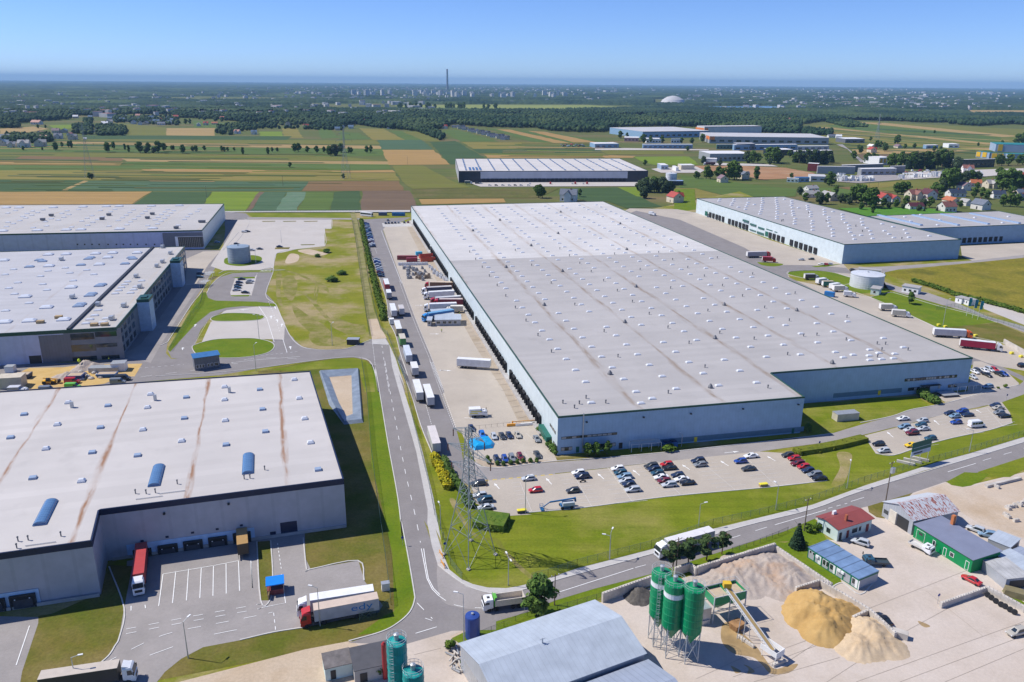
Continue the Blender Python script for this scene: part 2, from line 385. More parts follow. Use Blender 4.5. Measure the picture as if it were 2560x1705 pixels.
# ---------------------------------------------------------------- near ground (levels 0-9, 6 mm apart)
lay('meadow', 'O -500,485 945,490 1500,480 1700,440 2100,600 2900,560 3300,1700 -900,1700', g_dry, -3)
# left site: roads and forecourt
lay('road', 'A4 1830,90 1900,100 2010,110 2050,150 2000,180 1950,260 1850,420 1700,640 1560,860 1400,1090 1370,1160 1355,1250 1400,1300 1560,1310 1700,1290 1900,1250 2090,1200 2400,1100 2400,1330 2091,1380 1800,1430 1100,1490 0,1620 0,1320 600,1330 900,1300 900,400 1820,410 1840,250', g_asph, 0)
lay('forecourt', 'A4 1660,420 1800,415 1700,530 1600,690 1520,690 1520,480', g_pav, 1)
lay('forecourt', 'A4 980,1270 1230,1330 1310,1190 1450,960 1640,690 1500,690 1150,1180', g_asph2, 1)
lay('forecourt', 'A5 110,160 880,160 875,235 822,235 822,375 430,435 400,555 300,570 -10,575 -110,540 40,300', g_pavl, 1)
lay('road', 'A5 -40,165 200,160 110,110 70,100 -10,95 -20,60 -100,60 -120,90 -60,150', g_asph, 2)
lay('perimeter_lane', 'A5 -100,92 1520,82 1520,97 -90,100', g_walk, 1)
lay('road', 'A5 190,140 1110,148 1110,160 190,158', g_asph2, 1)
lay('road', 'A5 300,570 405,560 340,770 420,850 470,960 540,1110 640,1200 800,1225 1000,1215 1200,1140 1290,1060 1350,1180 1400,1300 1480,1568 1260,1568 1230,1400 1180,1310 1060,1285 880,1295 600,1330 60,1400 -560,1440 -560,1300 0,1290 300,1260 420,1220 340,960 260,830 200,770 230,640', g_asph, 2)
lay('car_park', 'A4 1690,760 1730,690 1810,620 1900,590 2090,590 2330,570 2340,790 2280,830 2091,830 1800,825 1700,800', g_asph, 3, True)
lay('parking_bay', 'A5 90,640 240,640 270,610 225,780 60,790 50,760', g_pavl, 5)
lay('car_park', 'A4 1720,1000 1840,900 2091,870 2310,880 2330,960 2320,1140 2091,1135 1800,1180 1640,1180', g_pavl, 3)
lay('road', 'A4 1700,830 2000,868 2100,870 1850,900 1720,960 1640,1060 1590,1180 1600,1250 1660,1290 1560,1310 1400,1290 1370,1230 1420,1150 1560,960', g_asph, 4)
lay('lawn', 'A4 1780,600 1850,575 2000,575 2330,570 2330,590 2050,592 1900,598 1800,630', g_lawn, 5)
lay('lawn', 'A4 1640,760 1680,750 1700,800 1760,822 2091,830 2270,850 2250,868 2000,866 1850,880 1720,915 1600,1010 1480,1140 1390,1240 1370,1220', g_lush, 5)
lay('lawn', 'A4 1720,970 1760,945 1850,925 2000,925 2120,935 2160,955 2110,980 1950,990 1760,990', g_lush, 6, True)
lay('lawn', 'A4 1570,1210 1600,1180 1750,1140 1950,1130 2091,1132 2210,1160 2240,1200 2180,1250 2000,1285 1750,1290 1620,1270', g_lush, 6, True)
lay('lawn', 'A4 1830,500 1860,470 2040,450 2130,465 2130,500 2050,530 1950,540 1850,525', g_lush, 4, True)
lay('lawn', 'A5 60,630 250,628 255,640 150,645', g_lush, 6); lay('lawn', 'A5 55,778 220,775 200,788 60,788', g_lush, 6)
for q in ('420,388 540,386 530,402 415,402','310,172 420,170 418,176 316,178','480,172 590,170 588,176 486,178','650,172 765,170 763,176 656,178','625,363 745,361 735,368 630,370'): lay('lawn', 'A5 '+q, g_brown, 4)
lay('lawn', 'A5 190,105 1030,102 1040,140 240,142 210,125', g_lawn, 0)
# big dry meadow
lay('meadow', 'A5 405,560 430,440 600,400 822,378 822,236 877,234 880,165 1035,165 1190,1120 1190,1150 1000,1215 800,1222 640,1195 545,1105 470,950 425,850 345,765', g_dry, 6)
for q in ('A5 540,440 610,450 600,500 520,520 500,500','A5 610,410 700,402 800,425 870,420 820,450 720,450 620,425'): lay('bare_patch', q, g_dust, 7, True)
lay('track', 'A5 430,565 520,575 620,605 720,650 830,700 860,760 800,720 700,660 600,615 500,582', g_dry and ground('worn_track', (.40,.32,.15), (.23,.215,.05), .13, c=(.19,.21,.02), cscale=.09, camt=(.45,.6), fine=.3), 9.3, True)
for i, q in enumerate(('A5 770,690 782,690 750,850 738,850','A5 745,690 752,690 735,840 728,840','A5 430,600 470,600 460,760 480,860 440,840 425,740','A5 640,760 720,800 860,960 1000,1080 985,1090 830,970 700,820','A5 900,960 1050,1010 1150,1020 1140,1100 1000,1090 880,1030','A5 560,860 700,950 860,1060 900,1160 780,1180 700,1080 600,980','A5 700,1090 880,1110 1000,1150 900,1190 740,1180','A5 480,640 560,620 600,700 560,820 500,780')): lay('track', q, MATS['worn_track'], 7+.25*i, True)
lay('track', 'A5 1030,105 1065,100 1090,165 1130,370 1185,700 1225,900 1290,1060 1200,1110 1170,960 1120,620 1080,350 1045,165', ground('gravel_track', (.33,.29,.14), (.26,.25,.08), .25, c=(.15,.17,.03), cscale=.12, fine=.25), 10)
lay('track', 'A5 1180,975 1250,970 1290,1060 1330,1130 1210,1140 1195,1060', g_dust, 11)
lay('pavement', 'A5 1205,1062 1270,1060 1350,1180 1210,1175', g_walk, 6)
# corner warehouse surroundings
lay('lawn', 'A5 280,1400 640,1330 900,1290 1060,1285 1180,1310 1230,1400 1260,1568 B7 130,100 240,700 330,1200 370,1568 B3 1480,0 1540,300 1600,650 1605,740 1560,850 1450,950 1300,1030 1000,1115 0,1330 -1200,1560 -2200,1500 0,-500 A5 280,1568', g_brown, 0)
lay('lawn', 'B7 20,20 120,40 150,150 240,700 330,1200 370,1568 B3 1485,0 1542,300 1600,650 1605,740 1560,850 1450,950 1300,1030 1080,1060 1330,880 1420,840 1400,300 1310,-100 B7 100,900 60,300', g_lush, 2)
lay('lawn', 'A5 360,1390 640,1340 900,1296 1060,1290 1160,1310 1210,1370 1235,1568 1150,1568 1100,1390 790,1380 560,1395', g_lawn, 3)
lay('docking_yard', 'B2 -60,1000 330,1010 330,1060 190,1480 170,1600 -80,1600', g_asph2, 2)
lay('docking_yard', 'O 285,1395 292,1290 560,1235 700,1215 703,1285 714,1308 824,1289 838,1336 880,1392 870,1408 697,1443 627,1453 552,1472 467,1488 416,1515 379,1545 320,1620 60,1620 170,1560 215,1535 245,1505 270,1470 280,1420', g_asph2, 2)
lay('lawn', 'B2 330,1000 450,980 860,800 940,560 1140,570 1070,930 1030,1170 1000,1250 930,1350 800,1450 600,1540 480,1580 200,1640 190,1500 330,1060', g_brown, 3)
lay('lawn', 'B3 155,200 280,190 300,520 275,740 190,740', g_brown, 3)
# road along the warehouses and the main road
lay('road', 'A5 1180,1310 1230,1180 1350,1180 1480,1568 B7 290,100 390,450 460,700 560,1000 620,1350 660,1568 B3 1690,0 1760,200 1830,400 1870,620 2000,720 2240,720 2355,690 2355,1010 1950,1020 1500,1150 1000,1130 1300,1030 1450,950 1560,850 1605,740 1600,650 1540,300 1480,0 B7 370,1568 330,1200 240,700 150,150 130,60', g_asph, 4)
lay('road', 'B4 420,1085 830,965 1065,865 1400,765 1900,635 B6 0,400 240,300 650,205 780,165 1000,100 1250,15 C1 1700,1560 2296,1370 3200,1080 3200,880 2296,1150 1700,1330 1300,1440 900,1560 B8 2355,755 2000,885 1500,1010 905,1190 B4 1250,640 1000,712 900,740 700,790 420,830', g_asph, 5)
lay('road', 'B4 50,560 150,640 300,740 480,800 620,800 480,870 400,940 200,920 90,870 50,750', g_asph2, 6, True)
lay('pavement', 'A5 1350,1180 1400,1290 1480,1540 B7 330,100 450,480 545,800 640,1200 705,1568 B4 30,250 90,450 150,600 250,680 350,725 480,755 640,760 740,745 900,705 1000,675 1250,590 1600,500 1890,425 B8 1320,1020 2000,855 2355,725 C1 1100,1425 1530,1310 2290,1080 3200,800 3200,870 2296,1150 1700,1330 1300,1440 900,1550 B8 2355,755 2000,885 1500,1010 905,1190 B4 1250,640 1000,712 900,740 740,785 500,800 300,750 150,640 50,560 0,400 -40,200 B7 590,1300 540,1050 490,800 390,450 280,60', g_walk, 7)
lay('lawn', 'B7 460,480 550,800 640,1200 705,1568 B4 150,600 250,680 350,725 480,755 640,760 740,745 900,705 1000,675 1250,590 1600,500 1890,425 B8 1320,1020 2000,855 2355,725 C1 1100,1425 1530,1310 2290,1080 3200,800 3100,500 2296,480 1990,590 B8 2355,390 1900,510 2100,690 1000,800 0,912 B7 1210,1365 1010,1250 640,840', g_lawn, 1)
lay('bare_patch', 'B8 2170,500 2260,500 2270,560 2210,720 2130,720 2190,600', g_dry, 2, True)
lay('track', 'B4 150,0 200,0 260,130 400,310 560,330 640,430 760,560 900,680 860,690 720,570 600,440 520,350 380,330 230,150', MATS['worn_track'], 2, True)
lay('verge', 'B4 400,1080 830,965 1065,865 1400,765 1900,635 B6 0,400 240,300 330,460 -60,480 B5 1650,240 1300,290 550,520 B4 1480,820 1400,870 240,1240 150,1200', g_lush, 2)
lay('verge', 'B5 1240,280 1690,120 1936,250 1936,590 1850,660 1300,290', g_lush, 5)
lay('verge', 'C1 1650,1568 2296,1360 3000,1130 2900,1300 2296,1530 2100,1640 1700,1640', g_lawn, 6)
lay('verge', 'B6 1260,15 1300,40 1385,55 1450,45 1530,10 1600,-50 1400,-60', g_lush, 7)
lay('verge', 'B6 650,205 780,165 1000,100 780,300 720,290 660,250', g_brown, 6)
# concrete plant yard
lay('dirt_yard', 'B3 -600,1500 0,1345 600,1190 1000,1115 1500,1150 1950,1020 2355,1010 2355,1800 -600,1800', g_dust, 1)
lay('concrete_yard', 'B3 1060,1130 1300,1040 1950,1020 2200,900 2355,860 B4 150,1180 240,1240 B5 560,520 1300,290 B6 370,830 450,800 330,460 460,480 240,300 650,205 660,250 780,165 1250,15 1400,50 1863,-60 2600,-200 3200,1800 0,1900 B3 900,1900 1290,1400 1150,1200', g_conc, 3)
lay('dirt_yard', 'B6 1000,110 1260,20 1420,55 1863,-40 2300,-100 2400,600 1863,450 1500,330 1360,240', ground('pale_dirt', (.56,.45,.34), (.60,.50,.40), .06, c=(.50,.38,.26), cscale=.05, fine=.15), 4)
lay('puddle_stain', 'B5 800,1010 900,1000 1000,1100 1130,1230 1200,1330 1300,1440 1460,1400 1530,1400 1440,1480 1270,1490 1180,1400 1090,1330 900,1290 790,1170', flat('wet_stain', (.36,.25,.12), .45, .25, .3), 4, True)
lay('puddle_stain', 'B5 880,1410 960,1450 980,1470 930,1485 900,1450', MATS['wet_stain'], 4, True); lay('puddle_stain', 'B5 1000,1400 1060,1420 1110,1470 1040,1490 1050,1440', MATS['wet_stain'], 4, True)
lay('puddle_stain', 'B6 1040,1095 1090,1110 1135,1135 1100,1145 1060,1125', MATS['wet_stain'], 4, True)
lay('grass_patch', 'B6 1690,860 1720,850 1863,950 1950,1010 1863,1005 1780,940', g_lush, 5)
# main warehouse yards
lay('loading_lane', 'A5 1110,160 1300,150 1530,140 1300,250 1450,660 1560,960 1700,1300 1800,1568 B7 720,300 840,610 880,760 900,880 1000,920 1010,1090 960,1090 900,1070 780,1010 640,840 530,570 440,280 330,0 A5 1440,1250 1400,1100 1345,980 1330,830 1270,640 1200,440 1135,175', g_asph, 2)
lay('loading_yard', 'A5 1300,240 1330,200 1560,190 2091,1000 2300,1300 B7 1560,560 880,625 840,610 720,300 A5 1800,1568 1700,1300 1560,960 1450,660', g_pav, 4)
lay('loading_apron', 'C6 720,40 810,30 1040,360 1240,700 1530,1210 1777,1568 B7 1220,20 1540,560 1390,560 1240,250 1140,100 C6 1590,1560 1400,1220 1130,780 880,360', ground('docking_apron', (.42,.35,.27), (.46,.39,.31), .12, c=(.36,.29,.21), cscale=.08, fine=.12), 5)
lay('parking_bay', 'A5 1290,190 1530,180 1550,215 1300,220', g_walk, 6)
lay('car_park', 'B7 880,620 1560,555 1720,880 1500,905 1240,940 1080,930 1010,890 940,760', g_pav, 6)
lay('flower_bed', 'B7 1005,870 1090,850 1180,890 1500,870 1690,880 1500,905 1240,937 1090,928 1020,895', ground('bed_gravel', (.46,.36,.26), (.5,.42,.33), .5, fine=.2), 7)
lay('access_road', 'B7 900,820 1010,890 1080,935 1240,940 1500,905 2091,860 B8 430,545 700,520 1080,485 1850,400 2140,365 2355,300 C1 440,790 700,700 1030,640 1260,590 1800,440 2230,350 2296,290 2600,180 2900,300 2296,480 1990,590 1170,760 730,880 0,1060 B8 2355,390 1640,490 1200,535 240,640 B7 1700,995 960,1080', g_asph2, 5)
lay('car_park', 'B7 960,1065 1700,995 B8 1200,535 1640,490 1800,500 1890,520 2100,690 1700,735 1000,800 430,875 0,912 B7 1500,1345 1210,1365 1160,1310 1010,1250', g_pav, 6)
lay('car_park', 'C1 60,1060 730,890 1170,760 1660,680 1985,590 2100,740 2135,880 1800,985 1300,1090 850,1210 470,1335 220,1310 130,1180', g_pav, 6)
lay('car_park', 'C1 1590,20 1700,20 1850,80 2060,170 2230,330 2180,370 1900,430 1450,545 1200,590 1020,500 1500,440 1540,300', g_pav, 6)
lay('truck_yard', 'A6 -345,112 -20,118 110,140 620,330 1115,490 1180,560 1240,600 735,560 760,600 1000,650 1300,720 1750,925 1850,960 2230,1050 2500,1180 C1 2296,150 1900,80 1600,0 O 2100,870 1700,720 1400,502', g_pav, 1)
lay('truck_lane', 'A6 -300,128 0,190 440,380 640,500 900,500 1140,520 1180,560 900,540 735,545 740,580 900,660 1300,850 1800,1050 C1 1750,30 2000,100 2296,230 2296,300 2100,200 1650,50 O 2100,870 1700,720 1410,505', g_asph, 2)
lay('road', 'A6 1180,520 1500,505 2000,470 2355,430 2355,450 2050,480 1500,530 1400,550 1250,580 1180,560', g_asph2, 5)
lay('truck_yard', 'A6 1920,370 2355,350 2700,340 2700,400 2355,430 2000,470 1930,440', g_pav, 4)
lay('meadow', 'A6 1400,550 2050,480 2100,440 2355,430 2900,420 2900,900 2355,830 2000,760 1600,620 1450,580', g_wild, 3)
lay('road', 'A6 1380,610 1500,650 1700,690 1900,760 2100,850 2355,920 2700,1030 2700,1080 2355,960 2000,830 1750,760 1500,690 1350,640', g_asph2, 5)
lay('car_park', 'A6 2070,760 2200,780 2355,835 2800,960 2800,1040 2355,910 2080,800', g_pavl, 5)
lay('lawn', 'A6 1300,720 1430,680 1500,690 1750,765 2000,830 2170,890 2000,910 1800,930 1750,925', g_lush, 5)
lay('lawn', 'A6 1800,930 2170,895 2355,970 2700,1080 2700,1180 2355,1090 2220,1030 2000,1000 1850,960', g_brown, 5)
lay('lawn', 'A6 735,560 760,545 900,538 1040,550 1180,590 1200,610 1100,640 960,612 800,580', g_lush, 6, True)
lay('lawn', 'A6 1000,630 1170,600 1390,600 1440,690 1300,690 1240,695 1120,660', g_lush, 5)
lay('lawn', 'A6 530,480 560,482 690,490 700,500 640,510 560,500', g_lush, 6, True); lay('lawn', 'A6 900,508 1000,500 1110,492 1000,512 930,515', g_lush, 6)
lay('lawn', 'A6 -40,-20 100,-20 110,120 -40,135', g_lush, 0)
lay('lawn', 'A6 1080,110 1640,100 1900,140 1300,170', ground('green_garden', (.07,.19,.02), (.09,.22,.025), .1), -1)
lay('lawn', 'B7 1705,850 2091,830 B8 700,515 660,520 430,540 245,565 B7 1720,885', g_brown, 4)
lay('lawn', 'B8 1070,470 1880,390 1900,402 1080,478', g_brown, 5)
lay('lawn', 'C1 0,560 780,505 1000,630 440,785 0,875 B8 2140,365 1960,230 1960,165', g_lawn, 4)
# ---------------------------------------------------------------- air between camera and horizon
hm, hnt, hb = newmat('haze_air')
hnt.nodes.remove(hb)
pv = nd(hnt, 'ShaderNodeVolumePrincipled'); pv.inputs['Color'].default_value = (.42,.70,1.0,1); pv.inputs['Density'].default_value = HAZE = 4.4e-5
pv.inputs['Anisotropy'].default_value = 0.0
hnt.links.new(pv.outputs[0], hnt.nodes['Material Output'].inputs['Volume'])
hz = MB(); hz.box(-47000,47000,-3000,47000,-4,290)
tag(hz.build('haze', hm), kind='stuff')
# ---------------------------------------------------------------- far woods beyond the fields
def fnoise(x, y, seed, octs=4):
    """cheap value noise"""
    out = np.zeros_like(x); amp = 1.0; tot = 0.0
    for o in range(octs):
        xi, yi = np.floor(x), np.floor(y); fx, fy = x-xi, y-yi
        fx = fx*fx*(3-2*fx); fy = fy*fy*(3-2*fy)
        def h(a, b): 
            q = np.sin(a*127.1+b*311.7+seed*74.7+o*19.19)*43758.5453; return q-np.floor(q)
        out += amp*((h(xi,yi)*(1-fx)+h(xi+1,yi)*fx)*(1-fy)+(h(xi,yi+1)*(1-fx)+h(xi+1,yi+1)*fx)*fy); tot += amp
        amp *= .5; x = x*2.03+17; y = y*2.03+9
    return out/tot
def mesh_np(name, V, F, mats, mi=None, smooth_=False):
    me = bpy.data.meshes.new(name); nv, nf = len(V), len(F); k = F.shape[1]
    me.vertices.add(nv); me.vertices.foreach_set('co', V.astype(np.float32).ravel())
    me.loops.add(nf*k); me.loops.foreach_set('vertex_index', F.astype(np.int32).ravel())
    me.polygons.add(nf); me.polygons.foreach_set('loop_start', np.arange(0, nf*k, k, dtype=np.int32))
    me.polygons.foreach_set('loop_total', np.full(nf, k, dtype=np.int32))
    for m in mats: me.materials.append(m)
    if mi is not None: me.polygons.foreach_set('material_index', mi.astype(np.int32))
    if smooth_: me.polygons.foreach_set('use_smooth', np.ones(nf, dtype=bool))
    me.update(calc_edges=True); me.validate()
    o = bpy.data.objects.new(name, me); COL.objects.link(o); return o
def foliage(name, a, b, c, scale=.12, cell=.09):
    if name in MATS: return MATS[name]
    m, nt, bs = newmat(name); v = coord(nt)
    vo = nd(nt, 'ShaderNodeTexVoronoi'); vo.inputs['Scale'].default_value = cell; nt.links.new(v, vo.inputs['Vector'])
    sp = nd(nt, 'ShaderNodeSeparateColor'); nt.links.new(vo.outputs['Color'], sp.inputs[0])
    col = mixc(nt, sp.outputs[0], a, b)
    col = mixc(nt, ramp(nt, noise(nt, v, scale, 4, .6), .45, .7), col, c)
    nt.links.new(col, bs.inputs['Base Color']); bs.inputs['Roughness'].default_value = .85; bs.inputs['Specular IOR Level'].default_value = .12
    return m
f_wood = foliage('woodland_leaves', (.011,.034,.016), (.028,.06,.024), (.075,.11,.038), .006, .11)
f_far = foliage('distant_leaves', (.010,.030,.019), (.024,.052,.028), (.08,.12,.045), .0022, .05)
# canopy sheet from the forest's far part to the horizon: lumpy, with clearings
rr = [2950.0]
while rr[-1] < 44000: rr.append(rr[-1]*(1.0058 if rr[-1] < 9000 else 1.012))
rr = np.array(rr); th = np.radians(np.linspace(90+44, 90-44, 1000))
RR, TH = np.meshgrid(rr, th, indexing='ij')
X, Y = RR*np.cos(TH), RR*np.sin(TH)
hgt = 4+15*fnoise(X/260, Y/260, 1, 3)+rng.uniform(-3.5,3.5,X.shape)*1.2
clear_ = fnoise(X/900+31, Y/420+7, 5, 4)
pale_far = [g('A2',*q) for q in ((375,300),(1700,302),(2150,335),(1650,352),(900,352),(400,338))]
def inside(px_, py_, poly):
    r = np.zeros(px_.shape, bool); n = len(poly)
    for i in range(n):
        a, b = poly[i], poly[(i+1)%n]
        c = ((a.y > py_) != (b.y > py_))
        with np.errstate(divide='ignore', invalid='ignore'):
            r ^= c & (px_ < (b.x-a.x)*(py_-a.y)/((b.y-a.y) if abs(b.y-a.y) > 1e-9 else 1e-9)+a.x)
    return r
KEEP_OPEN = [pts(q) for q in ('A2 372,303 1000,301 1700,303 2150,333 1650,350 900,351 400,336','A3 115,313 600,311 985,338 600,354 190,340','A3 1960,340 2500,342 2500,380 2000,380','A3 800,455 1200,412 2500,470 2500,620 1000,620 800,520','A2 2150,268 2280,262 2360,285 A3 30,305 A2 2150,305')]
opn = np.zeros(X.shape, bool)
for k in KEEP_OPEN: opn |= inside(X, Y, k)
thr = np.where(RR < 5200, .64, .575)
opn |= clear_ > thr
hgt[opn] = -1.5
V = np.stack([X, Y, hgt-.6], -1).reshape(-1,3)
ni, nj = X.shape
I = (np.arange(ni-1)[:,None]*nj+np.arange(nj-1)[None,:]).ravel()
F = np.stack([I, I+1, I+nj+1, I+nj], -1)
low = (hgt.ravel()[F] < 0).all(1)
tag(mesh_np('distant_woods', V, F[~low], [f_far], smooth_=False), kind='stuff')
# nearer woods: single crowns, thousands of them, read as one mass
ICO = []
def ico():
    t = (1+5**.5)/2
    v = np.array([(-1,t,0),(1,t,0),(-1,-t,0),(1,-t,0),(0,-1,t),(0,1,t),(0,-1,-t),(0,1,-t),(t,0,-1),(t,0,1),(-t,0,-1),(-t,0,1)], float)/math.hypot(1,t)
    f = np.array([(0,11,5),(0,5,1),(0,1,7),(0,7,10),(0,10,11),(1,5,9),(5,11,4),(11,10,2),(10,7,6),(7,1,8),(3,9,4),(3,4,2),(3,2,6),(3,6,8),(3,8,9),(4,9,5),(2,4,11),(6,2,10),(8,6,7),(9,8,1)])
    return v, f
def subdiv(v, f):
    v = list(map(tuple, v)); mid = {}; out = []
    def m(a, b):
        k = (min(a,b), max(a,b))
        if k not in mid:
            p = np.array(v[a])+np.array(v[b]); p /= np.linalg.norm(p); mid[k] = len(v); v.append(tuple(p))
        return mid[k]
    for a, b, c in f:
        x, y, z = m(a,b), m(b,c), m(c,a); out += [(a,x,z),(b,y,x),(c,z,y),(x,y,z)]
    return np.array(v), np.array(out)
IV, IF = ico(); IV1, IF1 = subdiv(IV, IF)
def scatter(polys, spacing, gaps=0.0, seed=1):
    """jittered grid of points inside ground polygons"""
    res = []
    r_ = np.random.default_rng(seed)
    for p in polys:
        xs, ys = [q.x for q in p], [q.y for q in p]
        gx, gy = np.meshgrid(np.arange(min(xs), max(xs), spacing), np.arange(min(ys), max(ys), spacing))
        gx = gx+r_.uniform(-.48,.48,gx.shape)*spacing; gy = gy+r_.uniform(-.48,.48,gy.shape)*spacing
        ok = inside(gx, gy, p)
        if gaps: ok &= fnoise(gx/110, gy/80, seed+3, 3) > gaps
        res.append(np.stack([gx[ok], gy[ok]], -1))
    return np.concatenate(res)
def crowns(name, P, hmin, hmax, wmin, wmax, mat, lumps=1, fine=False, z0=-.6, seed=2):
    r_ = np.random.default_rng(seed); v0, f0 = (IV1, IF1) if fine else (IV, IF)
    P = np.repeat(P, lumps, 0); n = len(P); k = len(v0)
    h = r_.uniform(hmin, hmax, n); w = r_.uniform(wmin, wmax, n)/2
    if lumps > 1: P = P+r_.normal(0, wmax*.22, P.shape)
    sc_ = np.stack([w, w*r_.uniform(.85,1.15,n), h*.52], -1)
    jit = r_.uniform(.68,1.22,(n,k,1))
    V = v0[None]*jit*sc_[:,None,:]
    V[:,:,0] += P[:,0,None]; V[:,:,1] += P[:,1,None]; V[:,:,2] += (h*.5)[:,None]+z0
    F = (f0[None]+(np.arange(n)*k)[:,None,None]).reshape(-1,3)
    return mesh_np(name, V.reshape(-1,3), F, [mat])
WOODS = [pts(q) for q in (
 'A1 -500,300 2355,300 A2 370,345 900,352 1650,350 2130,340 2355,310 A3 700,345 1900,352 2000,385 2290,385 2700,430 2700,470 2280,440 2050,452 1870,440 1380,412 1200,405 1000,418 830,440 810,512 600,500 160,458 0,455 A2 1960,455 1840,470 1830,500 1480,488 1200,463 1000,458 780,440 700,470 560,500 470,480 300,468 200,455 100,440 0,470 A1 2250,455 2000,430 1650,425 1500,405 1330,398 1220,395 1180,372 800,375 600,382 480,405 150,432 130,465 -500,470',)]
P = scatter(WOODS, 11.5, gaps=.35, seed=4)
d = np.hypot(P[:,0], P[:,1])
near = P[d < 1900]; mid = P[(d >= 1900) & (d < 3300)]
print('WOODS', len(near), len(mid))
tag(crowns('wood', near, 9, 17, 9, 15, f_wood, 1, True), kind='stuff')
tag(crowns('wood', mid, 9, 17, 10, 17, f_wood, 1, False, seed=5), kind='stuff')
# ================================================================ VEHICLES (prototypes, then copies)
m_paint = tint('car_paint', .28, .6, .03); m_lpaint = tint('lorry_paint', .4, .2, .07, scale=.8)
m_tarp = tint('trailer_curtain', .55, 0, .12, scale=.5)
m_glass = glass('vehicle_glass'); m_tyre = flat('tyre_rubber', (.025,.025,.027), .85, .2, 3)
m_rim = flat('wheel_rim', (.45,.46,.48), .35, .1, 5, metal=.6); m_lamp = flat('lamp_lens', (.8,.82,.85), .15, .05)
m_tail = flat('tail_lens', (.35,.02,.02), .25, .05); m_black = flat('black_plastic', (.03,.03,.033), .6, .2, 2)
m_steel = flat('galvanised_steel', (.48,.50,.52), .45, .12, 1.5, metal=.5); m_dsteel = flat('chassis_steel', (.06,.06,.065), .6, .2, 1)
m_white = flat('white_panel', (.80,.80,.79), .5, .05, .5)
VZ = .035
def car_proto(name, cat, L, W, st, gh, roofz, rails=False):
    """st: stations (x, halfwidth, zbottom, zbelt); gh: rear-base, rear-roof, front-roof, front-base x"""
    root = empty(name)
    b = MB(); secs = []
    for x, w, zb, zt in st:
        secs.append([(x,-w*.84,zb),(x,-w,zb+.22),(x,-w,zt-.14),(x,-w*.9,zt-.03),(x,-w*.6,zt+.02),(x,w*.6,zt+.02),(x,w*.9,zt-.03),(x,w,zt-.14),(x,w,zb+.22),(x,w*.84,zb)])
    b.loft(secs)
    rb, rr_, fr, fb = gh; zb = st[len(st)//2][3]-.04; wb, wr = W/2*.9, W/2*.72
    def ring(x0, x1, w, z, c=.16): return [(x0,-w+c,z),(x0+c*.6,-w,z),(x1-c,-w,z),(x1,-w+c*1.3,z),(x1,w-c*1.3,z),(x1-c,w,z),(x0+c*.6,w,z),(x0,w-c,z)]
    r0, r1 = ring(rb, fb, wb, zb), ring(rr_, fr, wr, roofz-.05)
    b.loft([r0, r1, ring(rr_+.12, fr-.12, wr-.1, roofz)])
    if rails:
        for s in (-1,1): b.box(rr_+.2, fr-.3, s*wr-.03, s*wr+.03, roofz-.02, roofz+.06)
    o = b.build('body', m_paint, root); 
    def pane(nm, q, out):
        c = sum((Vector(p) for p in q), Vector())/4; out = Vector(out)
        q2 = [c+(Vector(p)-c)*.86+out*.015 for p in q]
        MB().poly(q2).build(nm, m_glass, root)
    pane('windscreen', [r0[3],r0[4],r1[4],r1[3]], (.8,0,.6)); pane('rear_window', [r0[7],r0[0],r1[0],r1[7]], (-.8,0,.6))
    pane('side_window', [r0[1],r0[2],r1[2],r1[1]], (0,-1,.3)); pane('side_window', [r0[5],r0[6],r1[6],r1[5]], (0,1,.3))
    xf, xr = st[-1][0], st[0][0]; r = .32 if roofz < 1.6 else .36
    for x in (xf-.82, xr+.78):
        for s in (-1,1):
            w_ = MB().wheel(x, s*(W/2-.12), r, .2).build('wheel', m_tyre, root)
    for s in (-1,1):
        MB().box(xf-.22, xf-.02, s*W*.36-.14, s*W*.36+.14, st[-1][3]-.12, st[-1][3]+.03).build('headlight', m_lamp, root)
        MB().box(xr-.012, xr+.1, s*W*.38-.1, s*W*.38+.1, st[0][3]-.22, st[0][3]-.03).build('tail_light', m_tail, root)
    index_children(root); root['category'] = cat; return root
PROTO = {}
PROTO['hatch'] = car_proto('hatchback_car','car',4.05,1.74,[(-2.02,.74,.42,.86),(-1.92,.83,.28,.95),(-1,.86,.24,.97),(0,.87,.24,.95),(.85,.86,.24,.93),(1.5,.83,.24,.82),(1.9,.74,.3,.68),(2.02,.62,.4,.6)],(-1.93,-1.62,.22,1.0),1.47)
PROTO['sedan'] = car_proto('saloon_car','car',4.55,1.78,[(-2.27,.74,.42,.84),(-2.15,.83,.28,.93),(-1.1,.87,.24,.95),(0,.88,.24,.93),(.9,.86,.24,.91),(1.6,.84,.24,.80),(2.1,.75,.3,.66),(2.25,.62,.4,.58)],(-1.72,-.95,.25,1.08),1.42)
PROTO['estate'] = car_proto('estate_car','car',4.6,1.8,[(-2.28,.78,.42,.88),(-2.2,.85,.28,.97),(-1.1,.88,.26,.98),(0,.89,.26,.96),(.9,.87,.26,.94),(1.6,.85,.26,.83),(2.1,.76,.32,.70),(2.27,.64,.42,.62)],(-2.22,-1.95,.3,1.1),1.5,True)
PROTO['suv'] = car_proto('suv_car','car',4.55,1.86,[(-2.25,.8,.5,1.0),(-2.18,.88,.36,1.08),(-1.1,.92,.33,1.1),(0,.92,.33,1.08),(.9,.9,.33,1.06),(1.6,.88,.33,.97),(2.1,.8,.4,.82),(2.25,.68,.5,.74)],(-2.18,-1.85,.35,1.1),1.68,True)
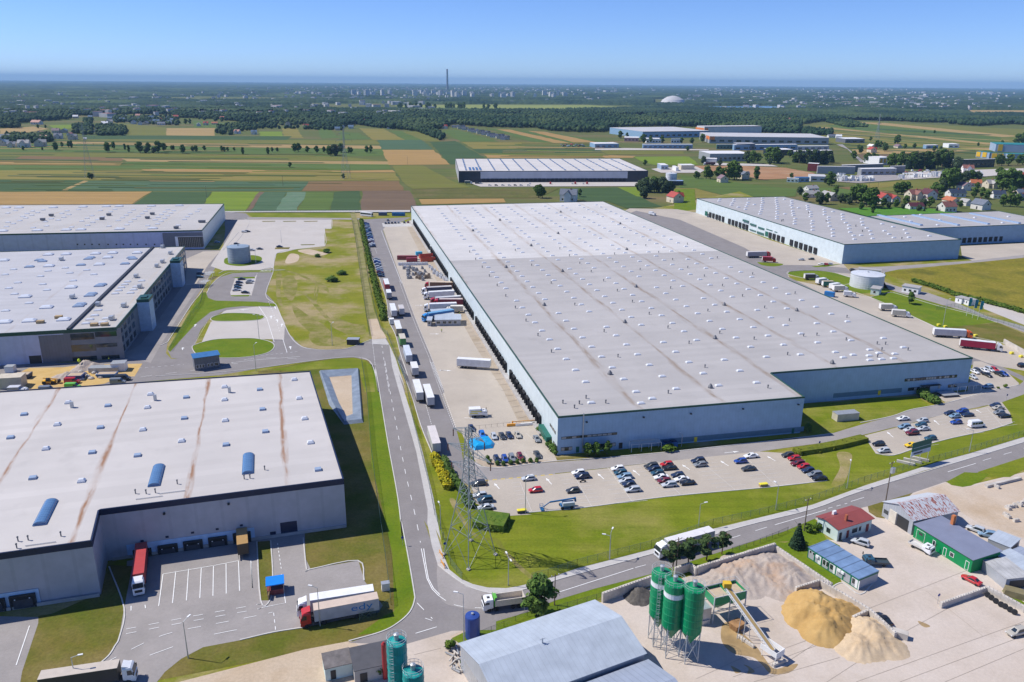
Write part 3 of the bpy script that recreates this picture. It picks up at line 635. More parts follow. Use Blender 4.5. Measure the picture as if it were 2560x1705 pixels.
def van_proto(name, cat, L, H, win=False, nose=1.0):
    root = empty(name); h = L/2; b = MB()
    def sec(x, w, z0, z1, c=.14): return [(x,-w*.9,z0),(x,-w,z0+.2),(x,-w*.97,z1-c-.5),(x,-w*.88,z1-c),(x,-w*.74,z1),(x,w*.74,z1),(x,w*.88,z1-c),(x,w*.97,z1-c-.5),(x,w,z0+.2),(x,w*.9,z0)]
    b.loft([sec(-h,.96,.42,H-.05),sec(-h+.1,1.0,.34,H),sec(h-2.0,1.0,.34,H),sec(h-1.62,.99,.34,H-.12),sec(h-.98,.97,.34,1.36,.05),sec(h-.25,.92,.36,1.12,.05),sec(h,.78,.44,.9,.04)])
    b.build('body', m_paint, root)
    MB().poly([(h-1.56,-.74,H-.26),(h-1.56,.74,H-.26),(h-1.02,.8,1.44),(h-1.02,-.8,1.44)][::-1]).build('windscreen', m_glass, root).location = (.05,0,.03)
    for s in (-1,1):
        q = [(h-2.35,s*1.005,1.3),(h-1.15,s*.995,1.3),(h-1.5,s*.96,H-.42),(h-2.35,s*.965,H-.42)]
        MB().poly(q if s < 0 else q[::-1]).build('side_window', m_glass, root)
        if win:
            for k in range(3):
                x = -h+.4+k*1.05; q = [(x,s*1.012,1.3),(x+.9,s*1.012,1.3),(x+.9,s*.985,H-.5),(x,s*.985,H-.5)]
                MB().poly(q if s < 0 else q[::-1]).build('side_window', m_glass, root)
        for x in (h-.85,-h+1.0): MB().wheel(x, s*.88, .34, .22).build('wheel', m_tyre, root)
        MB().box(h-.2,h-.03,s*.62-.15,s*.62+.15,.82,1.0).build('headlight', m_lamp, root)
        MB().box(-h-.012,-h+.05,s*.84-.07,s*.84+.07,.8,1.25).build('tail_light', m_tail, root)
    index_children(root); root['category'] = cat; return root
PROTO['van'] = van_proto('panel_van','van',5.4,2.35); PROTO['minibus'] = van_proto('minibus','minibus',5.8,2.5,True)
def cab_parts(root, x, hgt=3.5, deflector=True):
    """tractor cab whose front face is at x; parts hang on a 'cab' part"""
    b = MB(); w = 1.24
    def sec(xx, ww, z0, z1, c=.12): return [(xx,-ww*.96,z0),(xx,-ww,z0+.25),(xx,-ww,z1-.3),(xx,-ww+c,z1),(xx,ww-c,z1),(xx,ww,z1-.3),(xx,ww,z0+.25),(xx,ww*.96,z0)]
    b.loft([sec(x-2.2,w,.95,hgt),sec(x-.75,w,.55,hgt),sec(x-.42,w,.5,hgt-.25),sec(x-.12,w*.97,.42,1.95),sec(x,w*.93,.4,1.8),sec(x,w*.9,.4,.9)])
    if deflector: b.add([(x-2.2,-1.05,hgt),(x-2.2,1.05,hgt),(x-2.2,1.05,hgt+.42),(x-2.2,-1.05,hgt+.42),(x-.8,-.9,hgt),(x-.8,.9,hgt)],[(3,2,5,4),(0,3,4),(1,5,2),(0,1,2,3)])
    cab = b.build('cab', m_lpaint, root)
    MB().poly([(x-.385,-1.1,hgt-.38),(x-.095,-1.1,2.02),(x-.095,1.1,2.02),(x-.385,1.1,hgt-.38)]).build('windscreen', m_glass, cab)
    for s in (-1,1):
        q = [(x-1.35,s*1.252,1.95),(x-.35,s*1.252,1.95),(x-.55,s*1.252,hgt-.5),(x-1.35,s*1.252,hgt-.5)]
        MB().poly(q if s < 0 else q[::-1]).build('side_window', m_glass, cab)
        MB().box(x-.04,x+.03,s*.85-.2,s*.85+.2,.72,.95).build('headlight', m_lamp, cab)
        MB().box(x-.3,x-.12,s*1.36-.1,s*1.36+.1,1.9,2.6).build('mirror', m_black, cab)
    MB().box(x-.02,x+.035,-.8,.8,1.0,1.65).build('grille', m_black, cab)
    MB().box(x-1.6,x-1.0,-.35,.35,hgt-.02,hgt+.04).build('roof_hatch', m_black, cab)
    return cab
def trailer_parts(root, x0, x1, z0=1.15, z1=4.0, skirt=True):
    """box body between x0 (rear) and x1 (front)"""
    b = MB(); b.box(x0,x1,-1.275,1.275,z0,z1-.03); body = b.build('trailer_box', m_tarp, root)
    MB().box(x0-.02,x1+.02,-1.29,1.29,z1-.03,z1+.05).build('trailer_roof', m_lpaint, root)
    for s in (-1,1): MB().box(x0-.05,x0,s*.63-.6,s*.63+.6,z0+.05,z1-.12).build('rear_door', m_lpaint, root)
    c = MB().box(x0+.2,x1-.3,-.9,-.75,.85,z0).box(x0+.2,x1-.3,.75,.9,.85,z0)
    for k in range(5): c.box(x0+.3+k*(x1-x0-.8)/4,x0+.45+k*(x1-x0-.8)/4,-1.2,1.2,z0-.16,z0-.02)
    c.box(x0-.02,x0+.1,-1.2,1.2,.5,.65)
    if skirt: c.box(x0+5.2,x0+8.2,-1.24,-1.18,.45,1.0).box(x0+5.2,x0+8.2,1.18,1.24,.45,1.0)
    c.build('chassis', m_dsteel, root)
def lorry_proto():
    root = empty('articulated_lorry')
    cab_parts(root, 8.25); trailer_parts(root, -8.25, 5.35)
    MB().box(2.2,7.9,-.45,.45,.6,1.05).box(5.4,6.0,-1.2,-.7,.5,1.05).box(5.4,6.0,.7,1.2,.5,1.05).build('tractor_frame', m_dsteel, root)
    for x in (6.95, 3.35, -3.3, -4.65, -6.0):
        for s in (-1,1): MB().wheel(x, s*1.06, .5, .34).build('wheel', m_tyre, root)
    index_children(root); root['category'] = 'lorry'; return root
def trailer_proto(name='semi_trailer', L=13.6):
    root = empty(name); h = L/2
    trailer_parts(root, -h, h)
    for x in (-h+2.2,-h+3.55,-h+4.9):
        for s in (-1,1): MB().wheel(x, s*1.06, .5, .34).build('wheel', m_tyre, root)
    for s in (-1,1): MB().box(h-2.6,h-2.45,s*.8-.08,s*.8+.08,.02,1.0).build('landing_leg', m_steel, root)
    index_children(root); root['category'] = 'trailer'; return root
def boxtruck_proto(name, L=8.5, z1=3.5, cabh=2.7):
    root = empty(name); h = L/2
    cab_parts(root, h, cabh, False); trailer_parts(root, -h, h-2.4, .95, z1, False)
    for x in (h-1.2, -h+1.9):
        for s in (-1,1): MB().wheel(x, s*.98, .45, .3).build('wheel', m_tyre, root)
    index_children(root); root['category'] = 'truck'; return root
PROTO['lorry'] = lorry_proto(); PROTO['trailer'] = trailer_proto(); PROTO['boxtruck'] = boxtruck_proto('box_truck')
PROTO['swap'] = trailer_proto('box_trailer', 7.6)
PROTO['luton'] = boxtruck_proto('box_van', 6.3, 3.1, 2.3)
USED = set()
def put(kind, p, heading, label, group=None, z=VZ, **cols):
    pr = PROTO[kind]
    if kind in USED: o = copy_tree(pr)
    else: o = pr; USED.add(kind)
    o.location = (p[0], p[1], z); o.rotation_euler = (0,0,heading)
    for ch in o.children: ch.color = (.8,.8,.8,1)
    repaint(o, **cols); tag(o, label, None, group)
    if not group and 'group' in o: del o['group']
    if not label: LATE.append(o)
    return o
LATE = []
CC = dict(white=(.80,.81,.82), silver=(.50,.53,.56), grey=(.22,.24,.26), dark=(.05,.055,.06), black=(.015,.016,.018), navy=(.02,.035,.085), blue=(.02,.07,.33),
 red=(.50,.02,.025), wine=(.16,.02,.03), green=(.03,.09,.06), sky=(.20,.32,.45), yellow=(.85,.55,.01), lime=(.16,.55,.04), beige=(.45,.42,.36), orange=(.85,.14,.02), cream=(.76,.70,.55),
 royal=(.02,.16,.55), teal=(.02,.20,.17), petrol=(.03,.09,.14))
HU = math.radians(12.5); HW = math.radians(102.8)
CARGRP = 'cars parked in front of the big warehouse'
def cars(rows, heading, group, kindcol=None):
    for r, x, y, kind, col, lab in rows:
        put(kind, g(r,x,y), heading, lab, group, body=CC[col])
# front car park, region B8
cars([('B8',57,685,'hatch','silver','silver hatchback beside the yellow dashed line, leftmost of the lone cars'),
 ('B8',105,765,'hatch','red','red hatchback alone in the left bay behind the blue boom lift'),
 ('B8',362,768,'hatch','dark','dark green hatchback parked alone right of the boom lift'),
 ('B8',400,645,'hatch','white','white hatchback half hidden behind a navy car in the left bay'),
 ('B8',425,670,'estate','navy','navy estate with a motorcycle beside it in the left bay'),
 ('B8',668,617,'hatch','white','white hatchback topmost of the six-car column'),
 ('B8',688,646,'hatch','petrol','petrol blue hatchback second in the six-car column'),
 ('B8',715,672,'estate','sky','light blue estate third in the six-car column'),
 ('B8',722,702,'hatch','silver','silver hatchback fourth in the six-car column'),
 ('B8',745,725,'hatch','navy','navy hatchback fifth in the six-car column'),
 ('B8',770,762,'estate','silver','silver estate bottommost of the six-car column'),
 ('B8',897,600,'estate','dark','charcoal estate topmost left of the crowded double column'),
 ('B8',915,620,'hatch','navy','navy hatchback second down left side of the double column'),
 ('B8',940,647,'hatch','petrol','dark teal hatchback third down left side of the double column'),
 ('B8',965,676,'sedan','white','white saloon fourth down beside the wine red car'),
 ('B8',985,702,'hatch','wine','wine red hatchback between a white saloon and a silver estate'),
 ('B8',1018,728,'estate','silver','silver estate bottommost on left of the double column'),
 ('B8',1003,588,'hatch','red','bright red hatchback topmost right of the crowded double column'),
 ('B8',1022,612,'sedan','black','black saloon behind the bright red hatchback'),
 ('B8',1078,662,'hatch','navy','navy hatchback above a white saloon in the double column'),
 ('B8',1105,690,'sedan','white','white saloon between two dark cars in the double column'),
 ('B8',1145,714,'sedan','black','black saloon bottommost right of the double column'),
 ('B8',1218,566,'suv','navy','dark blue suv beside the access road right of the double column'),
 ('B8',1232,590,'hatch','grey','grey hatchback tucked below the dark blue suv'),
 ('B8',1508,566,'hatch','blue','bright blue hatchback beside the white saloon at the road'),
 ('B8',1580,530,'sedan','white','white saloon at the top of the middle right bays'),
 ('B8',1563,617,'sedan','dark','charcoal saloon alone in the middle right bays'),
 ('B8',1832,524,'hatch','dark','dark grey hatchback topmost of the right edge column'),
 ('B8',1875,547,'hatch','red','red hatchback second down the right edge column'),
 ('B8',1900,582,'estate','wine','dark wine estate third down the right edge column'),
 ('B8',1940,604,'hatch','red','red hatchback fourth down the right edge column'),
 ('B8',1970,630,'hatch','navy','navy hatchback fifth down the right edge column'),
 ('B8',2015,657,'estate','grey','grey estate sixth down the right edge column'),
 ('B8',2048,684,'sedan','black','black saloon bottommost of the right edge column'),
 ('B7',1030,1090,'estate','dark','dark estate beside the hedge behind the tall pylon'),
 ('B7',1045,1193,'hatch','silver','silver hatchback upper of three cars behind the pylon'),
 ('B7',1090,1235,'suv','petrol','dark teal suv between two silver cars behind the pylon'),
 ('B7',1095,1298,'sedan','silver','silver saloon nearest the clipped hedge block')], HU+math.pi, CARGRP)
# right car park, region C1
cars([('C1',595,840,'sedan','white','white saloon driving on the lane beside the lawn'),
 ('C1',870,868,'hatch','silver','silver grey hatchback topmost of the right lot cluster'),
 ('C1',615,955,'estate','sky','pale blue estate leftmost of the right lot cluster'),
 ('C1',850,930,'hatch','petrol','dark teal hatchback above the silver saloon in right lot'),
 ('C1',880,982,'sedan','silver','silver saloon in the middle of the right lot cluster'),
 ('C1',690,1000,'hatch','silver','silver hatchback behind the wine red car in right lot'),
 ('C1',725,1043,'suv','wine','dark wine suv with a red bonnet mark in right lot'),
 ('C1',980,1115,'hatch','petrol','teal blue hatchback alone below the cluster'),
 ('C1',715,1212,'sedan','yellow','yellow sports car near the green sign board'),
 ('C1',255,1195,'hatch','black','black hatchback left of the yellow car'),
 ('C1',325,1290,'hatch','silver','silver hatchback at the lower left corner of right lot'),
 ('C1',1250,765,'hatch','navy','navy hatchback left of the blue pair in right lot'),
 ('C1',1425,742,'suv','blue','bright blue suv topmost in the central right lot bay'),
 ('C1',1500,785,'sedan','navy','dark navy saloon beside the bright blue suv'),
 ('C1',1320,805,'hatch','sky','pale blue hatchback between two blue cars'),
 ('C1',1340,890,'hatch','blue','blue hatchback left of the white minibus'),
 ('C1',1888,655,'hatch','navy','dark navy hatchback topmost at the far right bay'),
 ('C1',1925,690,'sedan','beige','champagne saloon second in the far right bay'),
 ('C1',1940,755,'hatch','grey','grey hatchback third in the far right bay'),
 ('C1',2015,803,'sedan','black','black saloon lowest in the far right bay'),
 ('C1',1780,390,'estate','sky','silver blue estate beside the smoking shelter')], HU+math.pi, 'cars in the right hand car park')
put('minibus', g('C1',1625,935), HU, 'white minibus with dark side windows in the right lot', None, body=CC['white'])
cars([('C1',1598,180,'sedan','white','white saloon partly behind the warehouse corner'),('C1',1570,250,'sedan','silver','silver saloon hidden behind warehouse corner, lower one'),
 ('C1',1650,165,'hatch','dark','dark hatchback between two white cars by the warehouse corner'),('C1',1740,165,'sedan','white','white saloon in the middle of the corner lot row'),('C1',1810,150,'estate','silver','silver estate left of the red car in corner lot'),
 ('C1',1880,150,'hatch','red','red hatchback in the corner lot by the lane'),('C1',1775,225,'sedan','black','black saloon in the front of the corner lot'),
 ('C1',1945,215,'hatch','black','black hatchback left of the blue hatchback'),('C1',2010,212,'hatch','blue','vivid blue hatchback rightmost in the corner lot')], HW+math.pi, 'cars in the lot at the warehouse corner')
put('suv', g('C1',2275,95), HU, 'black suv at the right frame edge by the lane', None, body=CC['black'])
# small lot by the warehouse corner, region B7
cars([('B7',970,605,'sedan','navy','navy saloon by the chain fence above the blue tarpaulin'),('B7',1065,668,'suv','royal','car under a bright blue cover beside the tarpaulin'),
 ('B7',1168,680,'hatch','silver','silver hatchback right of the blue covered car'),('B7',1238,675,'sedan','dark','dark grey saloon third in the upper row'),('B7',1300,668,'sedan','navy','navy saloon fourth in the upper row'),
 ('B7',1375,665,'sedan','beige','bronze saloon last in the upper row'),('B7',1540,700,'sedan','grey','grey saloon alone near the green awning')], HW+math.pi, 'cars in the small corner lot')
cars([('B7',1190,878,'hatch','navy','dark blue hatchback leftmost behind the small bushes'),('B7',1262,875,'hatch','blue','bright blue hatchback second behind the small bushes'),('B7',1325,868,'estate','grey','grey estate third behind the small bushes'),
 ('B7',1395,855,'hatch','wine','dark maroon hatchback fourth behind the small bushes'),('B7',1545,838,'sedan','dark','dark saloon near the warehouse corner bushes')], HW+math.pi, 'cars in the small corner lot')
# rows along the long hedge
row = []
cl = ['navy','blue','grey','sky','silver','navy','sky','petrol','blue','silver','petrol','sky','navy','blue','white','silver','wine','white','silver','navy']
for k, c in enumerate(cl):
    a, b = g('A5',1163,196), g('A5',1215,385); row.append(put(('hatch','estate','sedan')[k%3], a.lerp(b, k/(len(cl)-1)), HU+(math.pi if k%4 else 0), None, 'cars in the row along the long hedge', body=CC[c]))
order_labels(row, '{} car from the far end of the far hedge row', key=lambda o: -o.location.y)
row = []
cl = ['grey','white','blue','silver','navy','white','silver','sky','wine','black','navy']
for k, c in enumerate(cl):
    a, b = g('A5',1245,490), g('A5',1285,628); row.append(put(('sedan','hatch','estate')[k%3], a.lerp(b, k/(len(cl)-1)), HU, None, 'cars in the nearer hedge row', body=CC[c]))
order_labels(row, '{} car from the far end of the nearer hedge row', key=lambda o: -o.location.y)
row = []
for k, (x, c) in enumerate(((1320,'dark'),(1345,'navy'),(1372,'black'),(1398,'navy'),(1425,'grey'),(1472,'dark'),(1503,'wine'))):
    row.append(put('hatch', g('A5',x,194-k*1.2), HW, None, 'cars in the bay at the far end of the yard', body=CC[c]))
row.append(put('suv', g('A5',1338,170), HW, None, 'cars in the bay at the far end of the yard', body=CC['grey']))
order_labels(row, '{} car from left in the bay below the blue container')
# left site
for r, x, y, k, c, h, lab in (('A5',165,265,'hatch','white',0,'white car on the pale forecourt near the lane'),('A5',195,262,'hatch','dark',.3,'dark car beside the white one on the forecourt'),('A5',105,365,'hatch','black',0,'black car behind the round grey tank'),('A5',230,415,'hatch','silver',.1,'silver car right of the round grey tank'),('A5',293,405,'sedan','dark',-.1,'dark saloon alone right of the tank on the forecourt'),('A5',455,386,'sedan','navy',0,'navy saloon at the right forecourt island'),
 ('A4',1975,652,'sedan','black',.3,'black saloon topmost in the oval car park'),('A4',1955,680,'hatch','navy',.3,'navy hatchback second in the oval car park'),('A4',1945,702,'sedan','dark',.3,'dark saloon third in the oval car park'),('A4',1942,722,'hatch','petrol',.3,'petrol hatchback fourth in the oval car park'),('A4',1932,742,'sedan','silver',.3,'silver saloon lowest of the oval car park stack'),('A4',2045,668,'hatch','silver',.3,'silver hatchback upper right in the oval car park'),('A4',2035,682,'hatch','beige',.3,'beige hatchback right of the stacked cars'),('A4',2005,762,'sedan','black',-.1,'black saloon alone below the stacked cars'),
 ('A4',1640,610,'suv','navy',.1,'navy car in the shade beside the half built offices'),('A4',1635,635,'hatch','petrol',.1,'teal car in the shade near the bicycle shelters'),('A4',1775,350,'hatch','sky',.1,'pale car in the shade by the far loading hall'),
 ('A6',830,468,'hatch','silver',2.9,'silver hatchback on the paving right of the red truck'),('A6',898,464,'hatch','dark',2.9,'dark hatchback near the green dock door'),('A6',965,500,'hatch','white',2.6,'white car leftmost of three by the warehouse corner'),('A6',992,500,'hatch','red',2.6,'red car between two pale cars by the corner'),('A6',1022,498,'hatch','silver',2.6,'silver car rightmost of three by the corner'),('A6',1185,543,'suv','dark',0,'dark suv parked left of the low white pump house'),
 ('A6',-30,20,'luton','white',0,'')):
    if lab: put(k, g(r,x,y), h, lab, None, body=CC[c])
# concrete plant yard
for r, x, y, r2, x2, y2, k, c, lab in (('B6',590,500,'B6',520,478,'suv','silver','silver suv with black roof in front of the red roofed house'),('B6',1450,790,'B6',1390,760,'sedan','red','red saloon by the low block wall'),('B6',1800,1200,'B6',1740,1215,'suv','beige','bronze suv alone on the concrete at right edge'),('B6',770,1095,'B6',720,1045,'sedan','black','black saloon beside the leaning block wall near the pale sand'),('B6',1485,400,'B6',1430,380,'suv','silver','silver suv behind the green building, left one'),('B6',1575,440,'B6',1520,430,'suv','sky','pale blue suv behind the green building, right one')):
    a = g(r,x,y); d = g(r2,x2,y2)-a; put(k, a, math.atan2(d.y,d.x), lab, None, body=CC[c])
# lorries and trailers
def between(kind, a, b, lab, group=None, **c):
    """a: rear, b: front on the ground"""
    a, b = g(*a), g(*b); d = b-a; return put(kind, (a+b)/2, math.atan2(d.y,d.x), lab, group, **c)
LG = 'lorries and trailers on the logistics site'
W_ = (.78,.78,.76); DK = (.10,.11,.14)
between('lorry',('B3',1255,760),('B3',505,880),'white lorry with long white trailer behind the red cab lorry',LG,cab=CC['white'],trailer_box=(.45,.46,.5),trailer_roof=(.8,.8,.8),rear_door=W_)
EDY = between('lorry',('B3',1285,835),('B3',545,975),'red cab lorry with dusty trailer bearing blue lettering',LG,cab=CC['red'],trailer_box=(.42,.43,.47),trailer_roof=(.62,.5,.4),rear_door=W_)
between('lorry',('B2',1240,445),('B2',1195,890),'white cab lorry with red trailer backed into the dark dock',LG,cab=CC['white'],trailer_box=(.30,.03,.035),trailer_roof=(.46,.06,.06),rear_door=(.4,.05,.05))
between('lorry',('B2',250,1680),('B2',1300,1520),'white cab lorry with dark trailer leaving at the bottom edge',LG,cab=CC['white'],trailer_box=(.045,.04,.04),trailer_roof=(.55,.48,.40),rear_door=(.1,.1,.1))
between('lorry',('B5',690,215),('B5',150,370),'white lorry driving on the road behind the pine trees',LG,cab=CC['white'],trailer_box=(.42,.43,.47),trailer_roof=(.72,.70,.70),rear_door=W_)
between('lorry',('C6',1330,850),('C6',960,845),'red cab lorry with tan roofed trailer, topmost at the docks',LG,cab=CC['red'],trailer_box=(.2,.1,.06),trailer_roof=(.62,.48,.33))
between('lorry',('C6',1330,900),('C6',880,925),'white cab lorry with navy trailer at the docks',LG,cab=CC['white'],trailer_box=(.03,.035,.09),trailer_roof=(.55,.5,.47))
between('lorry',('C6',1335,960),('C6',930,985),'white lorry with plain white trailer at the docks',LG,cab=CC['white'],trailer_box=(.62,.62,.68),trailer_roof=W_)
between('lorry',('C6',1410,1035),('C6',1040,1060),'red cab lorry with light grey trailer at the docks',LG,cab=(.42,.02,.04),trailer_box=(.4,.41,.45),trailer_roof=(.58,.58,.58))
between('lorry',('C6',1420,1075),('C6',1140,1075),'red cab lorry with dark red trailer at the docks',LG,cab=(.5,.03,.05),trailer_box=(.20,.02,.04),trailer_roof=(.55,.45,.4))
between('lorry',('C6',1290,1130),('C6',1015,1140),'white trailer lorry beyond the cream box truck',LG,cab=CC['white'],trailer_box=(.45,.5,.58),trailer_roof=(.78,.78,.78))
between('boxtruck',('C6',1440,1155),('C6',1235,1155),'cream box truck backed to the docks',LG,cab=(.75,.73,.66),trailer_box=(.62,.56,.45),trailer_roof=(.76,.72,.62))
between('lorry',('C6',1330,1215),('C6',915,1280),'bright blue cab lorry with blue trailer behind the site cabins',LG,cab=(.02,.25,.62),trailer_box=(.03,.17,.42),trailer_roof=(.16,.36,.56))
between('swap',('B2',2092,330),('B2',2105,540),'dark container trailer with tan top at the rightmost dock',LG,trailer_box=(.05,.035,.02),trailer_roof=(.42,.26,.10),rear_door=(.05,.04,.03))
between('trailer',('A5',1885,1365),('A5',2200,1385),'long white trailer alone across the loading yard',LG,trailer_box=(.72,.72,.72),trailer_roof=W_)
# trailers along the fence: rear nearest the camera
TR = [('C6',465,880,'C6',430,730,'trailer',(.42,.04,.05),W_,'red sided trailer farthest along the hedge'),('C6',490,995,'C6',470,870,'swap',(.3,.3,.32),W_,'short white box trailer below the red sided one'),
 ('C6',555,1235,'C6',530,1080,'trailer',(.6,.6,.62),W_,'white trailer beside a short grey one'),('C6',655,1210,'C6',640,1120,'swap',(.5,.46,.42),(.6,.55,.5),'short grey box trailer on the lane'),
 ('C6',620,1480,'C6',590,1290,'trailer',(.32,.27,.2),W_,'white trailer with brown rear beside a white cab'),('A5',1465,1205,'A5',1455,1145,'swap',(.1,.3,.08),(.62,.55,.42),'green sided box trailer with tan top'),
 ('A5',1515,1345,'A5',1475,1225,'trailer',(.4,.45,.52),(.62,.66,.70),'pale blue grey trailer along the fence'),('B7',485,155,'B7',455,60,'swap',(.42,.4,.4),(.78,.77,.74),'short white trailer with cream top along the fence'),
 ('B7',525,375,'B7',490,210,'trailer',(.4,.38,.38),W_,'white trailer, left one of the side by side pair'),('B7',620,420,'B7',585,245,'trailer',(.42,.42,.43),W_,'white trailer, right one of the side by side pair'),('B7',670,830,'B7',625,620,'trailer',(.42,.43,.4),(.68,.62,.58),'dusty topped trailer nearest the yellow hedge')]
for r,x,y,r2,x2,y2,k,c,rc,lab in TR:
    a = g(r,x,y); h = math.atan2((g(r2,x2,y2)-a).y,(g(r2,x2,y2)-a).x); h = HW+.0
    L_ = 6.8 if k == 'trailer' else 3.8; put(k, a+Vector((math.cos(h),math.sin(h),0))*L_, h, lab, LG, trailer_box=c, trailer_roof=rc, rear_door=sc(c,1.0) if sum(c) < 1 else (.5,.5,.5))
VAN_DHL = put('luton', g('B7',1030,490), math.radians(8), 'white box van with yellow stripes on the loading yard', None, cab=CC['white'], trailer_box=(.78,.78,.76), trailer_roof=W_, rear_door=W_)
# east yard
for a, b, k, c in ((('A6',445,450),('A6',625,445),'lorry',dict(lab='white trailer lorry behind the red one in the east yard',cab=CC['red'],trailer_box=(.35,.33,.35),trailer_roof=(.66,.6,.55))),
 (('A6',555,478),('A6',660,482),'boxtruck',dict(lab='red box truck on the island in the east yard',cab=CC['red'],trailer_box=(.5,.02,.03),trailer_roof=(.5,.05,.06))),
 (('A6',840,600),('A6',955,600),'boxtruck',dict(lab='black curtain truck on the grass of the east yard',cab=(.5,.52,.54),trailer_box=(.05,.05,.06),trailer_roof=(.4,.4,.4))),
 (('A6',935,635),('A6',1010,625),'boxtruck',dict(lab='white box truck behind the green one',cab=CC['white'],trailer_box=(.5,.55,.6),trailer_roof=W_)),
 (('A6',960,650),('A6',1085,650),'boxtruck',dict(lab='green box truck in the east yard row',cab=(.02,.2,.13),trailer_box=(.02,.16,.11),trailer_roof=(.5,.42,.25))),
 (('A6',1030,670),('A6',1100,660),'boxtruck',dict(lab='pale truck behind the cream box truck',cab=CC['white'],trailer_box=(.45,.5,.5),trailer_roof=W_)),
 (('A6',1040,682),('A6',1150,680),'boxtruck',dict(lab='cream box truck left of the white van',cab=CC['white'],trailer_box=(.6,.57,.47),trailer_roof=(.78,.75,.66))),
 (('A6',1115,715),('A6',1205,722),'luton',dict(lab='white box van lowest in the east yard row',cab=CC['white'],trailer_box=(.68,.7,.72),trailer_roof=W_)),
 (('A6',1360,810),('A6',1485,812),'boxtruck',dict(lab='cream truck, upper of two beside the lawn',cab=CC['white'],trailer_box=(.56,.53,.43),trailer_roof=(.76,.72,.62))),
 (('A6',1440,850),('A6',1580,860),'boxtruck',dict(lab='cream truck, lower of two beside the lawn',cab=CC['white'],trailer_box=(.56,.53,.43),trailer_roof=(.76,.72,.62))),
 (('C7',405,850),('C7',1040,885),'lorry',dict(lab='orange cab lorry with sooty white trailer by the lawn',cab=CC['orange'],trailer_box=(.52,.52,.55),trailer_roof=W_)),
 (('C7',820,1015),('C7',1480,1085),'lorry',dict(lab='white cab lorry with crimson trailer at the far right',cab=CC['white'],trailer_box=(.36,.01,.05),trailer_roof=W_)),
 (('A2',2110,1060),('A2',2165,1068),'luton',dict(lab='white box van far beyond the east side of the roof',cab=CC['white'],trailer_box=(.7,.72,.74),trailer_roof=W_))):
    lab = c.pop('lab'); between(k, a, b, lab, LG, **c)
# vans on the construction site
for x, y, k, c, lab, h in ((780,650,'van','grey','grey van left of the bright green van',.13),(1200,600,'van','lime','bright lime green van beside the white roof',.13),(1935,520,'van','grey','black and grey minibus nearest the gravel lane',.13),(2020,460,'van','dark','dark van behind the grey minibus',.13),(1190,510,'van','red','red van behind the lime green one',.1)):
    put(k, g('C5',x,y), h, lab, 'vans by the building site', body=CC[c])
put('luton', g('C5',310,690), .13, 'white pickup with grey canvas body at the building site', None, cab=CC['white'], trailer_box=(.38,.38,.42), trailer_roof=(.6,.6,.62))
# ---- lettering on the dusty trailer and the van
def text_mesh(txt, size, mat, parent, loc, rot, depth=.02):
    cu = bpy.data.curves.new('lettering', 'FONT'); cu.body = txt; cu.size = size; cu.extrude = depth; cu.align_x = 'CENTER'; cu.align_y = 'CENTER'
    t = bpy.data.objects.new('lettering', cu); COL.objects.link(t); dg = bpy.context.evaluated_depsgraph_get(); dg.update()
    me = bpy.data.meshes.new_from_object(t.evaluated_get(dg)); bpy.data.objects.remove(t); bpy.data.curves.remove(cu)
    me.materials.clear(); me.materials.append(mat); o = bpy.data.objects.new('lettering', me); COL.objects.link(o); o.parent = parent; o.location = loc; o.rotation_euler = rot; return o
m_bluelet = flat('blue_lettering', (.02,.17,.46), .5, .15, 2)
tl = text_mesh('edy', 2.2, m_bluelet, EDY, (-4.6,1.29,2.75), (math.pi/2,0,math.pi)); tl.scale = (1.5,1,1)
m_yel = flat('yellow_stripe', (.78,.68,.05), .5, .08, 2)
sx = MB().box(-2.6,1.2,-1.292,-1.28,2.15,2.45).box(-2.9,-.2,-1.292,-1.28,1.45,1.75); sx.build('stripe', m_yel, VAN_DHL)
# ---- tipper lorry on the junction
def tipper():
    a, b = g('B4',770,900), g('B4',450,945); d = b-a
    r = empty('tipper_lorry', ((a+b)/2).to_tuple()[:2]+(VZ,), math.atan2(d.y,d.x), 'white tipper lorry with empty cream body and green bulkhead at the junction', 'lorry')
    cab_parts(r, 4.6, 3.0, False).color = c4(CC['white'])
    m_body = tint('tipper_steel', .55, 0, .1); t = MB(); x0, x1, z0, z1 = -4.6, 2.0, 1.25, 2.75
    for s in (-1,1): t.box(x0,x1,s*1.25-.06,s*1.25+.06,z0,z1)
    t.box(x0,x1,-1.2,1.2,z0,z0+.12); t.box(x0-.1,x0,-1.3,1.3,z0,z1)
    t.build('tipper_body', m_body, r, color=(.62,.56,.48))
    MB().box(x1,x1+.12,-1.3,1.3,z0,z1+.5).box(x1-.5,x1,-.9,.9,z1+.42,z1+.5).build('bulkhead', m_body, r, color=(.12,.45,.06))
    MB().box(x0+.2,4.0,-.5,.5,.7,1.2).build('chassis', m_dsteel, r)
    for x in (3.3,1.7,-2.1,-3.4):
        for s in (-1,1): MB().wheel(x, s*1.05, .5, .34).build('wheel', m_tyre, r)
tipper()
